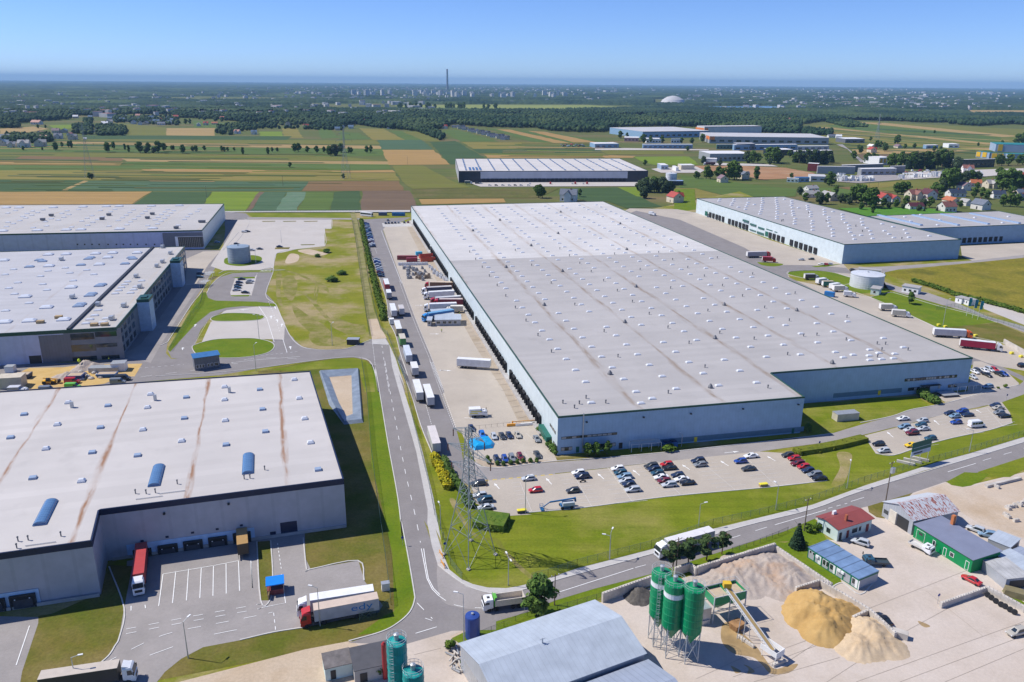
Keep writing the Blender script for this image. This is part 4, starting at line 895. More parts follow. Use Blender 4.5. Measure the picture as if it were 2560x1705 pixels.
# ---- flat pickup in the plant yard
def flatbed(a, b, lab, col, bedcol):
    a, b = g(*a), g(*b); d = b-a
    r = empty('flatbed_truck', ((a+b)/2).to_tuple()[:2]+(VZ,), math.atan2(d.y,d.x), lab, 'truck')
    cab_parts(r, 2.9, 2.15, False).color = c4(col)
    t = MB().box(-2.9,.7,-1.05,1.05,.8,.9)
    for s in (-1,1): t.box(-2.9,.7,s*1.05-.03,s*1.05+.03,.9,1.3)
    t.box(-2.93,-2.87,-1.05,1.05,.9,1.3).box(.65,.72,-1.05,1.05,.9,1.6); t.build('flat_bed', m_lpaint, r, color=bedcol)
    for x in (1.9,-1.7):
        for s in (-1,1): MB().wheel(x, s*.9, .36, .24).build('wheel', m_tyre, r)
flatbed(('B6',985,505),('B6',1140,580),'white flatbed pickup in front of the green building',CC['white'],(.62,.60,.57))
flatbed(('B6',765,660),('B6',650,655),'dark teal pickup beside the blue roofed office container',CC['petrol'],(.05,.07,.08))
# ---- boom lift in the car park
def boom_lift():
    m_b = flat('boom_blue', (.02,.13,.30), .45, .12, 1.5); m_g = flat('boom_grey', (.5,.55,.6), .5, .1, 1)
    c = g('B7',1795,1285); fr = g('B7',1540,1310); d = fr-c
    r = empty('boom_lift', (c.x,c.y,VZ), math.atan2(d.y,d.x), 'blue telescopic boom lift folded low in the car park', 'lift')
    MB().box(-1.6,1.6,-1.1,1.1,.5,.95).build('chassis', m_b, r)
    MB().box(-2.2,1.2,-1.15,-.3,1.0,1.9,0,.08).box(-2.2,1.2,.3,1.15,1.0,1.9,0,.08).build('engine_cover', m_g, r)
    MB().bar((-2.4,0,2.6),(4.6,0,2.1),.24,4).bar((-2.6,0,1.6),(-2.4,0,2.8),.35,4).build('main_boom', m_b, r)
    MB().bar((4.6,0,2.1),(6.4,0,.8),.15,4).build('jib', m_b, r)
    k = MB()
    for y in (-.9,.9):
        for z in (.3,.85,1.4): k.bar((6.3,y,z),(7.2,y,z),.035)
    for x in (6.3,7.2):
        for y in (-.9,.9): k.bar((x,y,.25),(x,y,1.4),.04)
        for z in (.3,.85,1.4): k.bar((x,-.9,z),(x,.9,z),.035)
    k.box(6.3,7.2,-.9,.9,.2,.28); k.build('platform_basket', m_b, r)
    for x in (-1.3,1.3):
        for s in (-1,1): MB().wheel(x, s*1.05, .45, .35).build('wheel', m_tyre, r)
boom_lift()
# ---- coach by the perimeter lane
def coach(a, b):
    a, b = g(*a), g(*b); d = b-a
    r = empty('coach', ((a+b)/2).to_tuple()[:2]+(VZ,), math.atan2(d.y,d.x), 'long white coach parked by the perimeter lane', 'coach')
    MB().box(-6,6,-1.27,1.27,.4,3.4,0,.06).build('body', m_white, r)
    for s in (-1,1): MB().box(-5.7,5.4,s*1.26-.02,s*1.26+.02,1.7,2.9).build('side_window', m_glass, r)
    MB().box(5.98,6.02,-1.1,1.1,1.2,3.0).build('windscreen', m_glass, r)
    for x in (-3.4,4.0):
        for s in (-1,1): MB().wheel(x, s*1.1, .5, .3).build('wheel', m_tyre, r)
coach(('A5',1118,128),('A5',1215,138))
# ---- loader and skips on the building site
def telehandler():
    m_y = flat('machine_yellow', (.75,.38,.01), .5, .12, 1); c = g('C5',815,520)
    r = empty('telehandler', (c.x,c.y,VZ), .12, 'yellow telehandler with big wheels on the sandy building site', 'loader')
    MB().box(-2.4,2.2,-.9,.9,.7,1.35,0,.1).build('body', m_y, r); MB().box(-.9,.7,-1.05,-.1,1.3,2.5,0,.12).build('cab', m_glass, r)
    MB().bar((-2.3,.45,2.2),(3.0,.45,1.6),.2).build('boom', m_y, r); MB().box(2.9,3.7,-.5,1.2,.4,1.5,0,.12).build('bucket', m_black, r)
    for x in (-1.6,1.5):
        for s in (-1,1): MB().wheel(x, s*1.0, .65, .45).build('wheel', m_tyre, r)
telehandler()
for k, pr in PROTO.items():
    if k not in USED: print('UNUSED proto', k)
# ================================================================ LARGE HALLS
def roofmat(name, base, stain=(.30,.22,.16), period=28.2, off=26.8, width=1.3, amount=.55, seam=3.0, mott=.09, scale=.03):
    m, nt, b = newmat(name); v = coord(nt, 'obj')
    sep = nd(nt, 'ShaderNodeSeparateXYZ'); nt.links.new(v, sep.inputs[0]); x, y = sep.outputs[0], sep.outputs[1]
    col = mixc(nt, ramp(nt, noise(nt, v, scale, 6, .6), .3, .7), sc(base,1-mott), sc(base,1+mott))
    # membrane strips, each a shade of its own
    st = coord(nt, 'obj', 0, (1/seam*.12,1/seam,1)); cell = nd(nt, 'ShaderNodeTexWhiteNoise'); 
    fl = mul(nt, mul(nt, y, 1/seam), 0.0, 'FLOOR') if False else nd(nt, 'ShaderNodeMath', operation='FLOOR')
    nt.links.new(mul(nt, y, 1/seam), fl.inputs[0]); cell.noise_dimensions = '1D'; nt.links.new(fl.outputs[0], cell.inputs['W'])
    col = mixc(nt, mul(nt, cell.outputs[0], .26), col, sc(base,.72))
    # dirt gathered along the valleys
    col = mixc(nt, ramp(nt, noise(nt, v, .11, 5, .65), .56, .74, 0, .3), col, sc(base,.66))
    x = mul(nt, x, mul(nt, mul(nt, noise(nt, v, .07, 3), -.5, 'ADD'), 1.3), 'ADD')
    ph = mul(nt, mul(nt, mul(nt, x, -off, 'ADD'), 1/period), .5, 'ADD'); frn = nd(nt, 'ShaderNodeMath', operation='FRACT'); nt.links.new(ph, frn.inputs[0])
    dist = mul(nt, mul(nt, mul(nt, frn.outputs[0], -.5, 'ADD'), 0, 'ABSOLUTE'), period)
    v2 = coord(nt, 'obj', 0, (.6,.09,1)); n2 = ramp(nt, noise(nt, v2, 1.0, 5, .6), .43, .60)
    v3 = coord(nt, 'obj', 0, (.3,.035,1)); n3 = ramp(nt, noise(nt, v3, 1.0, 3, .5), .4, .65)
    wd = mul(nt, mul(nt, n3, .9), .35, 'ADD')
    core = nd(nt, 'ShaderNodeMapRange'); core.inputs[1].default_value = 0; core.inputs[3].default_value = 1; core.inputs[4].default_value = 0
    nt.links.new(dist, core.inputs[0]); nt.links.new(mul(nt, wd, width), core.inputs[2])
    k = mul(nt, mul(nt, core.outputs[0], mul(nt, mul(nt, n2, .8), .2, 'ADD')), amount)
    col = mixc(nt, k, col, stain)
    nt.links.new(col, b.inputs['Base Color']); b.inputs['Roughness'].default_value = .75; b.inputs['Specular IOR Level'].default_value = .25
    return m
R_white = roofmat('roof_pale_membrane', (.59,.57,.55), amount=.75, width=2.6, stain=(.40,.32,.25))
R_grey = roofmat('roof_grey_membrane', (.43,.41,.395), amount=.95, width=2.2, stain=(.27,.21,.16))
R_rust = roofmat('roof_rusty_valleys', (.53,.50,.475), stain=(.30,.165,.095), period=23.0, off=-14.2, width=1.15, amount=1.15)
R_new = roofmat('roof_new_membrane', (.47,.45,.43), amount=.5, width=2.0, stain=(.48,.38,.26), period=30)
R_cool = roofmat('roof_cool_membrane', (.46,.455,.47), amount=.3, period=34)
R_steel = roofmat('roof_steel_grey', (.40,.385,.38), amount=.3, period=25, stain=(.33,.3,.27))
W_blue_shaded = ribbed('cladding_blue_shaded_tone', (.29,.44,.59), 1.1, depth=.10, rough=.4, axis='X')  # front copy of the blue cladding, shade painted into its darker colour
W_blue_sunlit = ribbed('cladding_blue_sunlit_tone', (.60,.68,.70), 1.1, depth=.10, rough=.4, axis='Y')  # side copy of the same cladding, sunlight painted into its paler colour
W_white = ribbed('cladding_white_panel', (.43,.425,.46), 6.0, depth=.10, rough=.45, axis='X'); W_white2 = ribbed('cladding_white_end', (.43,.425,.46), 6.0, depth=.1, axis='Y')
W_lilac = ribbed('cladding_lilac_white', (.48,.52,.68), 9.0, depth=.12, axis='X'); W_slate = ribbed('cladding_slate', (.15,.16,.19), 1.2, depth=.2, axis='X')
W_dark = ribbed('cladding_black', (.02,.028,.045), 1.2, depth=.2, axis='X'); W_grey = ribbed('cladding_grey', (.36,.37,.39), 1.2, depth=.2, axis='X')
T_green = flat('trim_dark_green', (.02,.075,.055), .4, .1); T_navy = flat('trim_navy', (.012,.022,.06), .4, .1); T_blue = flat('base_band_blue', (.10,.19,.27), .6, .1)
T_dark = flat('trim_dark', (.03,.032,.035), .5, .1); m_dock = flat('dock_shelter_rubber', (.018,.018,.02), .8, .2, 2); m_door = flat('dock_door_panel', (.05,.055,.07), .5, .2, 1)
m_dome = flat('skylight_dome', (.66,.68,.72), .25, .04, 1.0); m_pdome = flat('polycarbonate_blue', (.30,.38,.50), .18, .06, 1.0); m_vent = flat('roof_vent_metal', (.17,.17,.18), .5, .2, 2)
m_win = glass('window_glass', (.02,.03,.035), .08); m_blind = flat('window_blind', (.42,.40,.36), .6, .15, 2); m_gdoor = flat('door_green', (.01,.12,.085), .45, .1)
m_conc = flat('precast_concrete', (.42,.40,.38), .85, .12, .4); m_ply = flat('stained_timber', (.4,.28,.14), .7, .2, 1)
def facing(A, ang, r, x, y):
    """where the sight line of a photo pixel meets the vertical wall through A with direction ang: (distance along, height)"""
    x0, y0, s = REG[r]
    d = CR*(x0+x*s-PW/2) - CU*(y0+y*s-PH/2) + _F*FPX
    u = Vector((math.cos(ang), math.sin(ang), 0)); n = Vector((-u.y, u.x, 0)); c = Vector((0,0,CAM_H))
    t = (Vector((A[0],A[1],0))-c).dot(n)/d.dot(n); p = c+d*t
    return (p-Vector((A[0],A[1],0))).dot(u), p.z
class Hall:
    def __init__(s, name, label, A, ang, poly, h, wall, wall2, roof, trim, roofs=None, trim_h=.5, cat='warehouse', group=None):
        s.A, s.ang, s.h = Vector((A[0],A[1],0)), ang, h
        s.root = empty(name, s.A, ang, label, cat, group)
        n = len(poly); mb = MB()
        for i in range(n):
            a, b = poly[i], poly[(i+1)%n]
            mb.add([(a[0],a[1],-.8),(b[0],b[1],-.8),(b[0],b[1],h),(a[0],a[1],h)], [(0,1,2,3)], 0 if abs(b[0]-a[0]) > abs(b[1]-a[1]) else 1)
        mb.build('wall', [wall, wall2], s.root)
        if roofs is None: roofs = [(poly, roof)]
        for p, m in roofs: MB().poly([(q[0],q[1],h-.25) for q in p]).build('roof', m, s.root)
        t = MB(); cx = sum(q[0] for q in poly)/n; cy = sum(q[1] for q in poly)/n
        for i in range(n):
            a, b = Vector((*poly[i],0)), Vector((*poly[(i+1)%n],0)); d = (b-a).normalized(); o = Vector((d.y,-d.x,0))
            e0, e1 = a-d*.06+o*.06, b+d*.06+o*.06; i0, i1 = a+d*.3-o*.3, b-d*.3-o*.3
            vs = [(e0.x,e0.y,h-trim_h),(e1.x,e1.y,h-trim_h),(e1.x,e1.y,h+.06),(e0.x,e0.y,h+.06),(i0.x,i0.y,h+.06),(i1.x,i1.y,h+.06),(i0.x,i0.y,h-.3),(i1.x,i1.y,h-.3)]
            t.add(vs, [(0,1,2,3),(3,2,5,4),(4,5,7,6)])
        t.build('parapet_trim', trim, s.root)
    def loc(s, r, x, y, z=None):
        p = g(r,x,y,s.h if z is None else z)-s.A; c, n = math.cos(s.ang), math.sin(s.ang)
        return (p.x*c+p.y*n, -p.x*n+p.y*c)
    def front(s, name, r, x0, y0, x1, y1, m, y=0.0, out=.06, parent=None, depth=.06):
        """a rectangle on a front wall (the wall at local y), measured by two opposite corners"""
        A = s.A+Vector((-math.sin(s.ang)*y, math.cos(s.ang)*y, 0))
        a, b = facing(A, s.ang, r, x0, y0), facing(A, s.ang, r, x1, y1)
        xa, xb = sorted((a[0],b[0])); za, zb = sorted((a[1],b[1])); za = max(za, .02)
        return MB().box(xa, xb, y-out, y-out+depth-.003, za, zb).build(name, m, parent or s.root), (xa,xb,za,zb)
    def side(s, name, r, x0, y0, x1, y1, m, x=0.0, sgn=-1, out=.06, parent=None):
        A = s.A+Vector((math.cos(s.ang)*x, math.sin(s.ang)*x, 0))
        a, b = facing(A, s.ang+math.pi/2, r, x0, y0), facing(A, s.ang+math.pi/2, r, x1, y1)
        ya, yb = sorted((a[0],b[0])); za, zb = sorted((a[1],b[1])); za = max(za, .02)
        xs = sorted((x+sgn*.0, x+sgn*out))
        return MB().box(xs[0], xs[1], ya, yb, za, zb).build(name, m, parent or s.root), (ya,yb,za,zb)
    def items(s, name, spots, make, m, most=100, **k):
        """repeated roof pieces: each a part; past the first hundred one piece of stuff"""
        spots = sorted(spots, key=lambda q: (s.root.location+Vector((math.cos(s.ang)*q[0]-math.sin(s.ang)*q[1], math.sin(s.ang)*q[0]+math.cos(s.ang)*q[1], 0))).length)
        proto = None
        for q in spots[:most]:
            if proto is None: proto = make(MB()).build(name, m, s.root)
            else:
                c = proto.copy(); COL.objects.link(c); c.parent = s.root; proto_c = c
            o = proto if q is spots[0] else proto_c
            o.location = (q[0], q[1], s.h-.25); o.rotation_euler = (0,0,q[2] if len(q) > 2 else 0)
        if spots[most:]:
            mb = MB()
            for q in spots[most:]: mb.at((q[0],q[1],s.h-.25), q[2] if len(q) > 2 else 0); make(mb)
            tag(mb.build(name, m, s.root), kind='stuff')
def dome(lx, ly, h=.75):
    def f(mb):
        mb.box(-lx/2,lx/2,-ly/2,ly/2,0,h*.45); z = h*.45; a, b = lx/2, ly/2
        return mb.add([(-a,-b,z),(a,-b,z),(a,b,z),(-a,b,z),(-a*.62,-b*.5,h),(a*.62,-b*.5,h),(a*.62,b*.5,h),(-a*.62,b*.5,h)], [(0,1,5,4),(1,2,6,5),(2,3,7,6),(3,0,4,7),(4,5,6,7)])
    return f
def vent(w=.5, h=1.3):
    return lambda mb: mb.lathe([(w*.4,0),(w*.4,h*.7),(w*.62,h*.72),(w*.62,h*.9),(w*.2,h)], 8)
def window_strip(hall, r, x0, y0, x1, y1, n, blinds, face='front', **k):
    """a strip window: dark frame part with panes as sub-parts, some with blinds down"""
    fr, (a,b,za,zb) = (hall.front if face == 'front' else hall.side)('window', r, x0, y0, x1, y1, T_dark, **k)
    w = (b-a)/n
    for i in range(n):
        p0, p1 = a+i*w+.08*w, a+(i+1)*w-.08*w
        if face == 'front': y = k.get('y',0); q = (p0,p1,y-.09,y-.055)
        else: x = k.get('x',0); q = (x-.09,x-.055,p0,p1)
        MB().box(*q, za+.15, zb-.15).build('pane', m_blind if i in blinds else m_win, fr)
# ---------------------------------------------------------------- the big warehouse
hA = 12.9
A_ = g('O',1283,958,hA); B_ = g('O',1850,912,hA); H1 = math.atan2(B_.y-A_.y, B_.x-A_.x)
P1 = [(0,0),(83.6,0),(84.3,22.9),(167.9,23.1),(162.5,442),(-2.6,442.8)]
big = Hall('big_warehouse','huge grey roofed warehouse with pale blue walls and a white far roof half', A_, H1, P1, hA, W_blue_shaded, W_blue_sunlit, None, T_green,
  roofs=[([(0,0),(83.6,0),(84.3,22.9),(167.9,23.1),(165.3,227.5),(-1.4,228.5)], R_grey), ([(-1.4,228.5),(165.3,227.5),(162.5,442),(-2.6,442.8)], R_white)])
sk = []
for j, u in enumerate((17.3,31.0,45.2,60.6,74.7,91.8,105.9,120.8,135.6,150.4)):
    for k in range(35):
        w = 15.2+12.0*k
        if (u < 86 or w > 34) and w < 438 and (k*7+j*3) % 11 != 0: sk.append((u, w))
sk += [(13.5,9),(29,5.5),(34,8.5)]+[(120+k*5.5, 33+2*(k%2)) for k in range(5)]+[(128+k*5, 28.5) for k in range(3)]
big.items('skylight', sk, dome(2.4,1.3,.6), m_dome)
big.items('roof_vent', [(7,6),(9.5,9),(4.5,10.5),(13,13),(18,8),(41,12),(76,10),(64,33),(37,50),(101,40),(88,70),(120,60),(140,38),(133,31),(143,45),(146,44),(150,36),(134,52)]+[(14+28*(k%6), 60+21*(k//6)) for k in range(60) if k%4 != 1], vent(), m_vent, 60)
big.items('smoke_extractor', [(57,14),(28,33),(112,28),(83,64),(55,92),(110,110),(28,125),(82,150),(55,190),(138,95),(27,205),(110,240),(55,262),(83,300),(28,320),(138,330),(55,360),(110,390)], lambda mb: mb.lathe([(.9,0),(.9,.5),(.25,1.5)], 6), m_vent)
# the long dock front (left wall)
docks = [21.0+5.35*k for k in range(76)]
dk = None
for k, w in enumerate(docks):
    if k in (9, 23, 38, 39, 55): continue
    x = -2.6*w/442.8
    if dk is None:
        mb = MB(); mb.box(-.75,-.02,-1.75,-1.45,.9,4.6).box(-.75,-.02,1.45,1.75,.9,4.6).box(-.8,-.02,-1.75,1.75,4.2,4.85).box(-.12,-.03,-1.45,1.45,1.0,4.2)
        dk = mb.build('dock_shelter', m_dock, big.root); o = dk
        MB().box(-.5,-.05,-1.2,-.9,.5,.95).box(-.5,-.05,.9,1.2,.5,.95).build('bumper', m_white, dk); index_children(big.root)
    else: o = copy_tree(dk, big.root)
    o.location = (x-.02, w, 0)
MB().box(-1.95,-.03,14.5,442,.02,.9).build('dock_plinth', m_conc, big.root).rotation_euler = (0,0,.0058)
big.side('door','B7',1565,470,1592,570,m_gdoor, out=.1)
window_strip(big,'B7',1655,545,1705,650,6,(1,3),'side'); window_strip(big,'B7',1685,700,1718,790,4,(2,),'side'); window_strip(big,'A5',1832,535,1880,620,8,(2,5),'side', x=-1.1)
big.side('awning','B7',1600,600,1672,670,m_gdoor, out=1.8)
window_strip(big,'B8',283,407,665,357,11,(0,2,5,6,7,8,9)); window_strip(big,'B8',280,487,358,455,3,(0,2)); window_strip(big,'B8',447,470,655,428,8,(6,7))
big.front('door','B8',382,497,405,455,m_gdoor); big.front('door','B8',675,470,702,428,T_dark); big.front('base_band','B8',955,440,1945,318,T_blue, out=.04)
big.front('base_trim','B8',955,398,1950,392,T_green, out=.09) if False else None
_, q = big.front('wall_panel','B8',1190,425,1213,390,flat('yellow_panel',(.75,.55,.03),.5), out=.1)
big.front('door','B8',1858,365,1878,330,m_gdoor, out=.08)
dn = facing(big.A, H1, 'B8', 435, 240)[0]; MB().box(dn-.15,dn+.15,-.3,-.02,.1,hA+.5).build('downpipe', m_steel, big.root)
for x, y in ((455,285),(845,252),(1168,228),(1525,195),(1903,165)):
    a = facing(big.A, H1, 'B8', x, y); MB().box(a[0]-.25,a[0]+.25,-.6,-.02,a[1]-.2,a[1]+.15).build('wall_lamp', T_dark, big.root)
# set back right part of the front
YB = 23.0
window_strip(big,'C1',622,302,1362,205,20,(1,3,8,9,10,11,13,15,16,18), y=YB); window_strip(big,'C1',668,432,880,372,5,(2,4), y=YB); window_strip(big,'C1',1228,388,1370,335,4,(1,), y=YB)
big.front('door','C1',1090,400,1132,345,m_blind, y=YB); big.front('entrance','C1',915,440,985,355,T_dark, y=YB)
big.front('canopy','C1',840,352,1105,335,T_dark, y=YB, out=1.6, depth=1.6); big.front('wall_panel','C1',245,490,292,425,MATS['yellow_panel'], y=YB, out=.1)
big.front('base_band','C1',-380,530,590,390,T_blue, y=YB, out=.04)
# ---------------------------------------------------------------- corner warehouse with rusty valleys
hD = 13.8
A_ = g('O',790,1101,hD); B_ = g('O',228,1172,hD); H2 = math.atan2(A_.y-B_.y, A_.x-B_.x)
rst = Hall('corner_warehouse','white roofed warehouse with brown rust streaks and navy parapet at lower left', A_, H2, [(0,0),(-3.9,83.5),(-125,92),(-125,-14.6),(-55.6,-14),(-56.5,0)], hD, W_white, W_white2, R_rust, T_navy, trim_h=1.5)
rst.items('skylight', [(-78,74.4),(-77.3,56.8),(-76.5,39.8),(-54.3,75.1),(-53.8,63.6),(-52.9,46.2),(-63.4,16.9),(-31.8,75.6),(-31.3,63.9),(-30.4,46.8),(-41.5,35.1),(-9.5,76.5),(-8.6,58.9),(-7.7,41.9),(-6.9,24.4),(-99,60),(-100,40)], dome(1.8,1.6,.8), m_dome)
rst.items('roof_hatch', [(-88.6,67.8),(-87.8,50.5),(-65.7,68.5),(-64.9,51.2),(-64,34),(-52,28.7),(-75.5,22),(-43.1,69.4),(-42.2,51.9),(-20.7,70.2),(-19.8,52.8),(-19,35.5),(-29.5,29.3),(-5.9,7.2)], lambda mb: mb.box(-.9,.9,-.85,.85,0,.55,0,.1), m_pdome)
def barrel(mb):
    n = 8; secs = []
    for y in (-5.6,5.6): secs.append([(1.3*math.cos(math.pi*k/n), y, .3+.6*math.sin(math.pi*k/n)) for k in range(n+1)])
    mb.loft(secs, closed=False, caps=False); mb.add([p for p in secs[0]], [tuple(range(n+1))]); mb.add([p for p in secs[1]], [tuple(range(n,-1,-1))])
    return mb.box(-1.42,1.42,-5.75,5.75,0,.3)
m_barrel = ribbed('barrel_skylight', (.10,.20,.36), 1.1, depth=.5, rough=.12, axis='Y')
rst.items('barrel_skylight', [(-68.2,2.2),(-45.7,14.9),(-23.4,15.5)], barrel, m_barrel)
rst.items('roof_chimney', [(-76,70.2),(-52.2,69.6),(-30,69.4+1)], lambda mb: mb.box(-.45,.45,-.4,.4,0,1.9), m_steel)
rst.items('roof_vent', [(-71,-9.5),(-69,-9.6),(-62.5,-9.8),(-70.5,-12.5),(-49.5,6.5),(-47,5.7),(-44.9,5.6),(-40.2,9.0),(-24.2,7.2),(-22.8,7.2),(-19.2,11)], vent(.35,1.3), m_vent)
rst.items('cable_tray', [(-46,3.2),(-41,4.6),(-66,-12.2)], lambda mb: mb.box(-3,3,-.05,.05,.1,.25), m_steel)
def dockdoor(hall, r, x0, y0, x1, y1, y=0.0):
    _, (a,b,za,zb) = hall.front('dock_shelter', r, x0, y0, x1, y1, m_dock, y=y, out=.7, depth=.25)
    f = _; MB().box(a-.12,b+.12,y-.8,y-.02,zb,zb+.25).box(a-.12,a+.15,y-.75,y-.02,za,zb).box(b-.15,b+.12,y-.75,y-.02,za,zb).build('shelter_frame', m_black, f)
    MB().box(a+.5,b-.5,y-.74,y-.705,za+.1,zb-.8).build('dock_door', m_door, f)
    for t in (.2,.8): MB().box(a+(b-a)*t-.12,a+(b-a)*t+.12,y-.78,y-.70,zb-.7,zb-.5).build('dock_lamp', m_lamp, f)
rst.front('dock_frame','B2',1115,560,2190,235,flat('dock_surround_blue',(.40,.58,.80),.5), out=.10)[0].hide_render = False
for q in ((1165,520,1300,415),(1380,510,1525,375),(1598,475,1740,340),(1812,445,1950,308),(2022,400,2155,272)): dockdoor(rst,'B2',*q)
rst.front('dock_frame','B2',-120,1010,330,760,MATS['dock_surround_blue'], y=-14.2, out=.12); dockdoor(rst,'B2',118,975,300,800,-14.2); dockdoor(rst,'B2',-120,1010,38,845,-14.2)
rst.front('gate','B3',380,150,522,5,T_navy, out=.1); rst.front('door','B3',282,175,328,103,T_navy, out=.1)
for x, y in ((1415,112),(1970,28)): 
    a = facing(rst.A, H2, 'B2', x, y); MB().box(a[0]-.25,a[0]+.25,-.7,-.02,a[1]-.2,a[1]+.2).build('wall_lamp', T_dark, rst.root)
for x, y in ((1225,352),(1440,317),(1660,280),(1872,250),(2080,217)):
    a = facing(rst.A, H2, 'B2', x, y); MB().box(a[0]-.35,a[0]+.35,-.12,-.02,a[1]-.25,a[1]+.25).build('dock_number_plate', T_navy, rst.root)
MB().box(-55.4,-.1,-.35,-.02,.0,.75).box(-124,-55.7,-14.9,-14.65,.0,.75).build('plinth', m_conc, rst.root)
# ---------------------------------------------------------------- hall under construction with office wing
hE = 13.4
A_ = g('A4',950,1040,hE); B_ = g('A4',570,1060,hE); H3 = math.atan2(A_.y-B_.y, A_.x-B_.x)
con = Hall('unfinished_hall','pale hall under construction with a three storey office wing in shade', A_, H3, [(0,0),(0,172),(-150,176),(-150,0),(-19,0),(-17.6,0)], hE, W_lilac, W_lilac, R_cool, T_green, trim_h=1.4,
   roofs=[([(0,0),(0,172),(-17.6,172.5),(-17.6,0)], R_new), ([(-18.6,0),(-18.6,172.5),(-150,176),(-150,0)], R_cool)])
MB().box(-18.7,-17.5,.2,172,hE-.2,hE+.55).build('fire_wall', T_dark, con.root)
con.front('slate_panel','A4',355,1340,578,1095,W_slate, out=.08); con.front('gate','A4',250,1350,335,1268,T_dark, out=.12)
for x0,y0,x1,y1 in ((580,1145,765,1085),(590,1240,780,1175),(600,1335,790,1270),(780,1120,950,1070),(790,1205,955,1165),(835,1310,975,1262)): con.front('window','A4',x0,y0,x1,y1,m_win, out=.12)
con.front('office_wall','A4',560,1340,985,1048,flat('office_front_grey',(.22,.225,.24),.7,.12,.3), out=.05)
# right facade of the office wing: rows of dark window openings and two stair towers
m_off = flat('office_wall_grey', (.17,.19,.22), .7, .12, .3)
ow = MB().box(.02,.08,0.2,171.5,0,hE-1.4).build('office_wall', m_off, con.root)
for lv in range(3):
    for k in range(24): 
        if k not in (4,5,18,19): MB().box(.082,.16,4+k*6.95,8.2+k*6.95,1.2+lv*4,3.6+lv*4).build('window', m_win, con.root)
for y in (38,122): 
    t = MB().box(.1,5.2,y,y+9,0,hE+1.6).build('stair_tower', flat('tower_pale_blue',(.40,.52,.66),.5), con.root); MB().box(.05,5.3,y-.1,y+9.1,hE+.3,hE+1.7).box(1.5,4,y+2,y+6,hE+1.7,hE+2.2).build('tower_cap', T_green, t)
big_sk = [con.loc('A4',*q) for q in ((30,492),(395,445),(540,442),(780,437),(920,432),(1120,430),(880,468),(400,538),(810,525),(40,995),(240,985),(520,975),(205,788),(580,712),(380,875))]
con.items('skylight', big_sk, dome(5.0,3.6,1.0), m_dome)
con.items('roof_light', [con.loc('A4',*q) for q in ((110,565),(40,607),(145,673),(72,718),(118,766),(330,621),(392,577),(533,553),(570,594),(708,570),(765,606),(597,657),(348,686),(382,733),(237,840),(45,902),(1040,665),(1018,688),(990,712),(968,737),(940,762),(1065,757),(1090,730),(1155,658),(800,898),(772,940),(732,973),(700,1005),(868,965),(838,997),(1112,707))], dome(3.2,1.7,.6), m_dome)
con.items('vent_bank', [con.loc('A4',*q) for q in ((320,490),(345,500),(720,480),(740,470),(660,530),(240,545),(1070,470),(1085,480),(1020,520),(810,700),(830,690),(730,780),(750,765),(640,865),(660,850))], dome(4.5,2.6,.9), m_pdome)
con.items('air_handler', [con.loc('A4',*q) for q in ((1390,440),(1280,545),(1325,510),(1110,630),(1140,715),(910,975),(800,860),(590,800),(500,490),(1010,870),(1325,388))], lambda mb: mb.box(-.8,.8,-1.2,1.2,.3,1.8).bar((-1.4,-2,.2),(-1.4,2,.2),.06).bar((1.6,-2,.2),(1.6,2,.2),.06).bar((-1.4,2,.2),(1.6,2,.2),.06).bar((1.3,0,0),(1.3,0,2.4),.12), m_steel)
con.items('material_stack', [con.loc('A4',*q) for q in ((770,1022),(855,1020),(330,1000),(480,960))], lambda mb: mb.box(-1.4,1.4,-1,1,0,1.1), m_ply)
# ---------------------------------------------------------------- far left hall
hF = 13.0
A_ = g('A4',1650,245,hF); B_ = g('A4',0,278,hF); H4 = math.atan2(A_.y-B_.y, A_.x-B_.x)
far = Hall('far_left_hall','long pale hall with glazed end bay behind the unfinished hall', A_, H4, [(0,0),(-7,124.6),(-182,137),(-175,0)], hF, W_lilac, W_blue_sunlit, R_new, T_green, trim_h=.9)
far.front('slate_panel','A4',1340,385,1655,262,W_slate, out=.08); f_, _ = far.front('window','A4',1448,388,1652,300,m_win, out=.14)
far.front('window_frame','A4',1445,302,1656,294,m_white, out=.3, depth=.2); far.front('window_frame','A4',1440,388,1452,298,m_white, out=.3, depth=.2)
for x in (633,692,752,810,883,951,1008,1066,1123,1193,1263,1320): far.front('porthole','A4',x-5,368,x+5,357,T_dark, out=.1)
for k in range(12): MB().box(-15+k*1.15,-14.9+k*1.15,-.2,-.15,.6,8.0).build('mullion', m_steel, f_)
far.items('skylight', [far.loc('A4',*q) for q in ((50,62),(155,62),(435,60),(678,55),(868,52),(973,50),(1237,48),(1463,45),(20,252),(305,247),(540,243),(660,241),(975,236),(1247,231))], dome(6,3.4,1.0), m_dome)
far.items('roof_light', [far.loc('A4',*q) for q in ((62,106),(125,85),(185,134),(220,110),(265,90),(65,181),(108,192),(160,168),(210,146),(260,123),(307,101),(352,80),(52,216),(270,225),(380,211),(370,176),(418,152),(475,163),(520,140),(562,118),(505,109),(547,87),(583,220),(640,78),(668,172),(710,149),(750,127),(757,182),(797,159),(836,136),(715,207),(820,85),(890,213),(903,95),(938,75),(963,167),(1000,144),(1030,123),(1060,101),(1090,80),(1065,178),(1098,155),(1130,133),(1160,111),(1188,91),(1035,202),(1213,70),(1265,161),(1290,140),(1317,118),(1345,97),(1370,77),(1315,174),(1345,150),(1368,128),(1395,106),(1418,86),(1285,195),(1205,208),(1455,205),(1505,158),(1530,136),(1555,114),(1610,94),(1628,72))], dome(3.2,1.8,.6), m_dome)
far.items('air_handler', [far.loc('A4',*q) for q in ((1640,182),(1660,182),(1440,232),(1205,150),(1245,118),(890,125),(350,165),(420,130),(835,158))], lambda mb: mb.box(-1.5,1.5,-1,1,.3,1.8), m_vent)
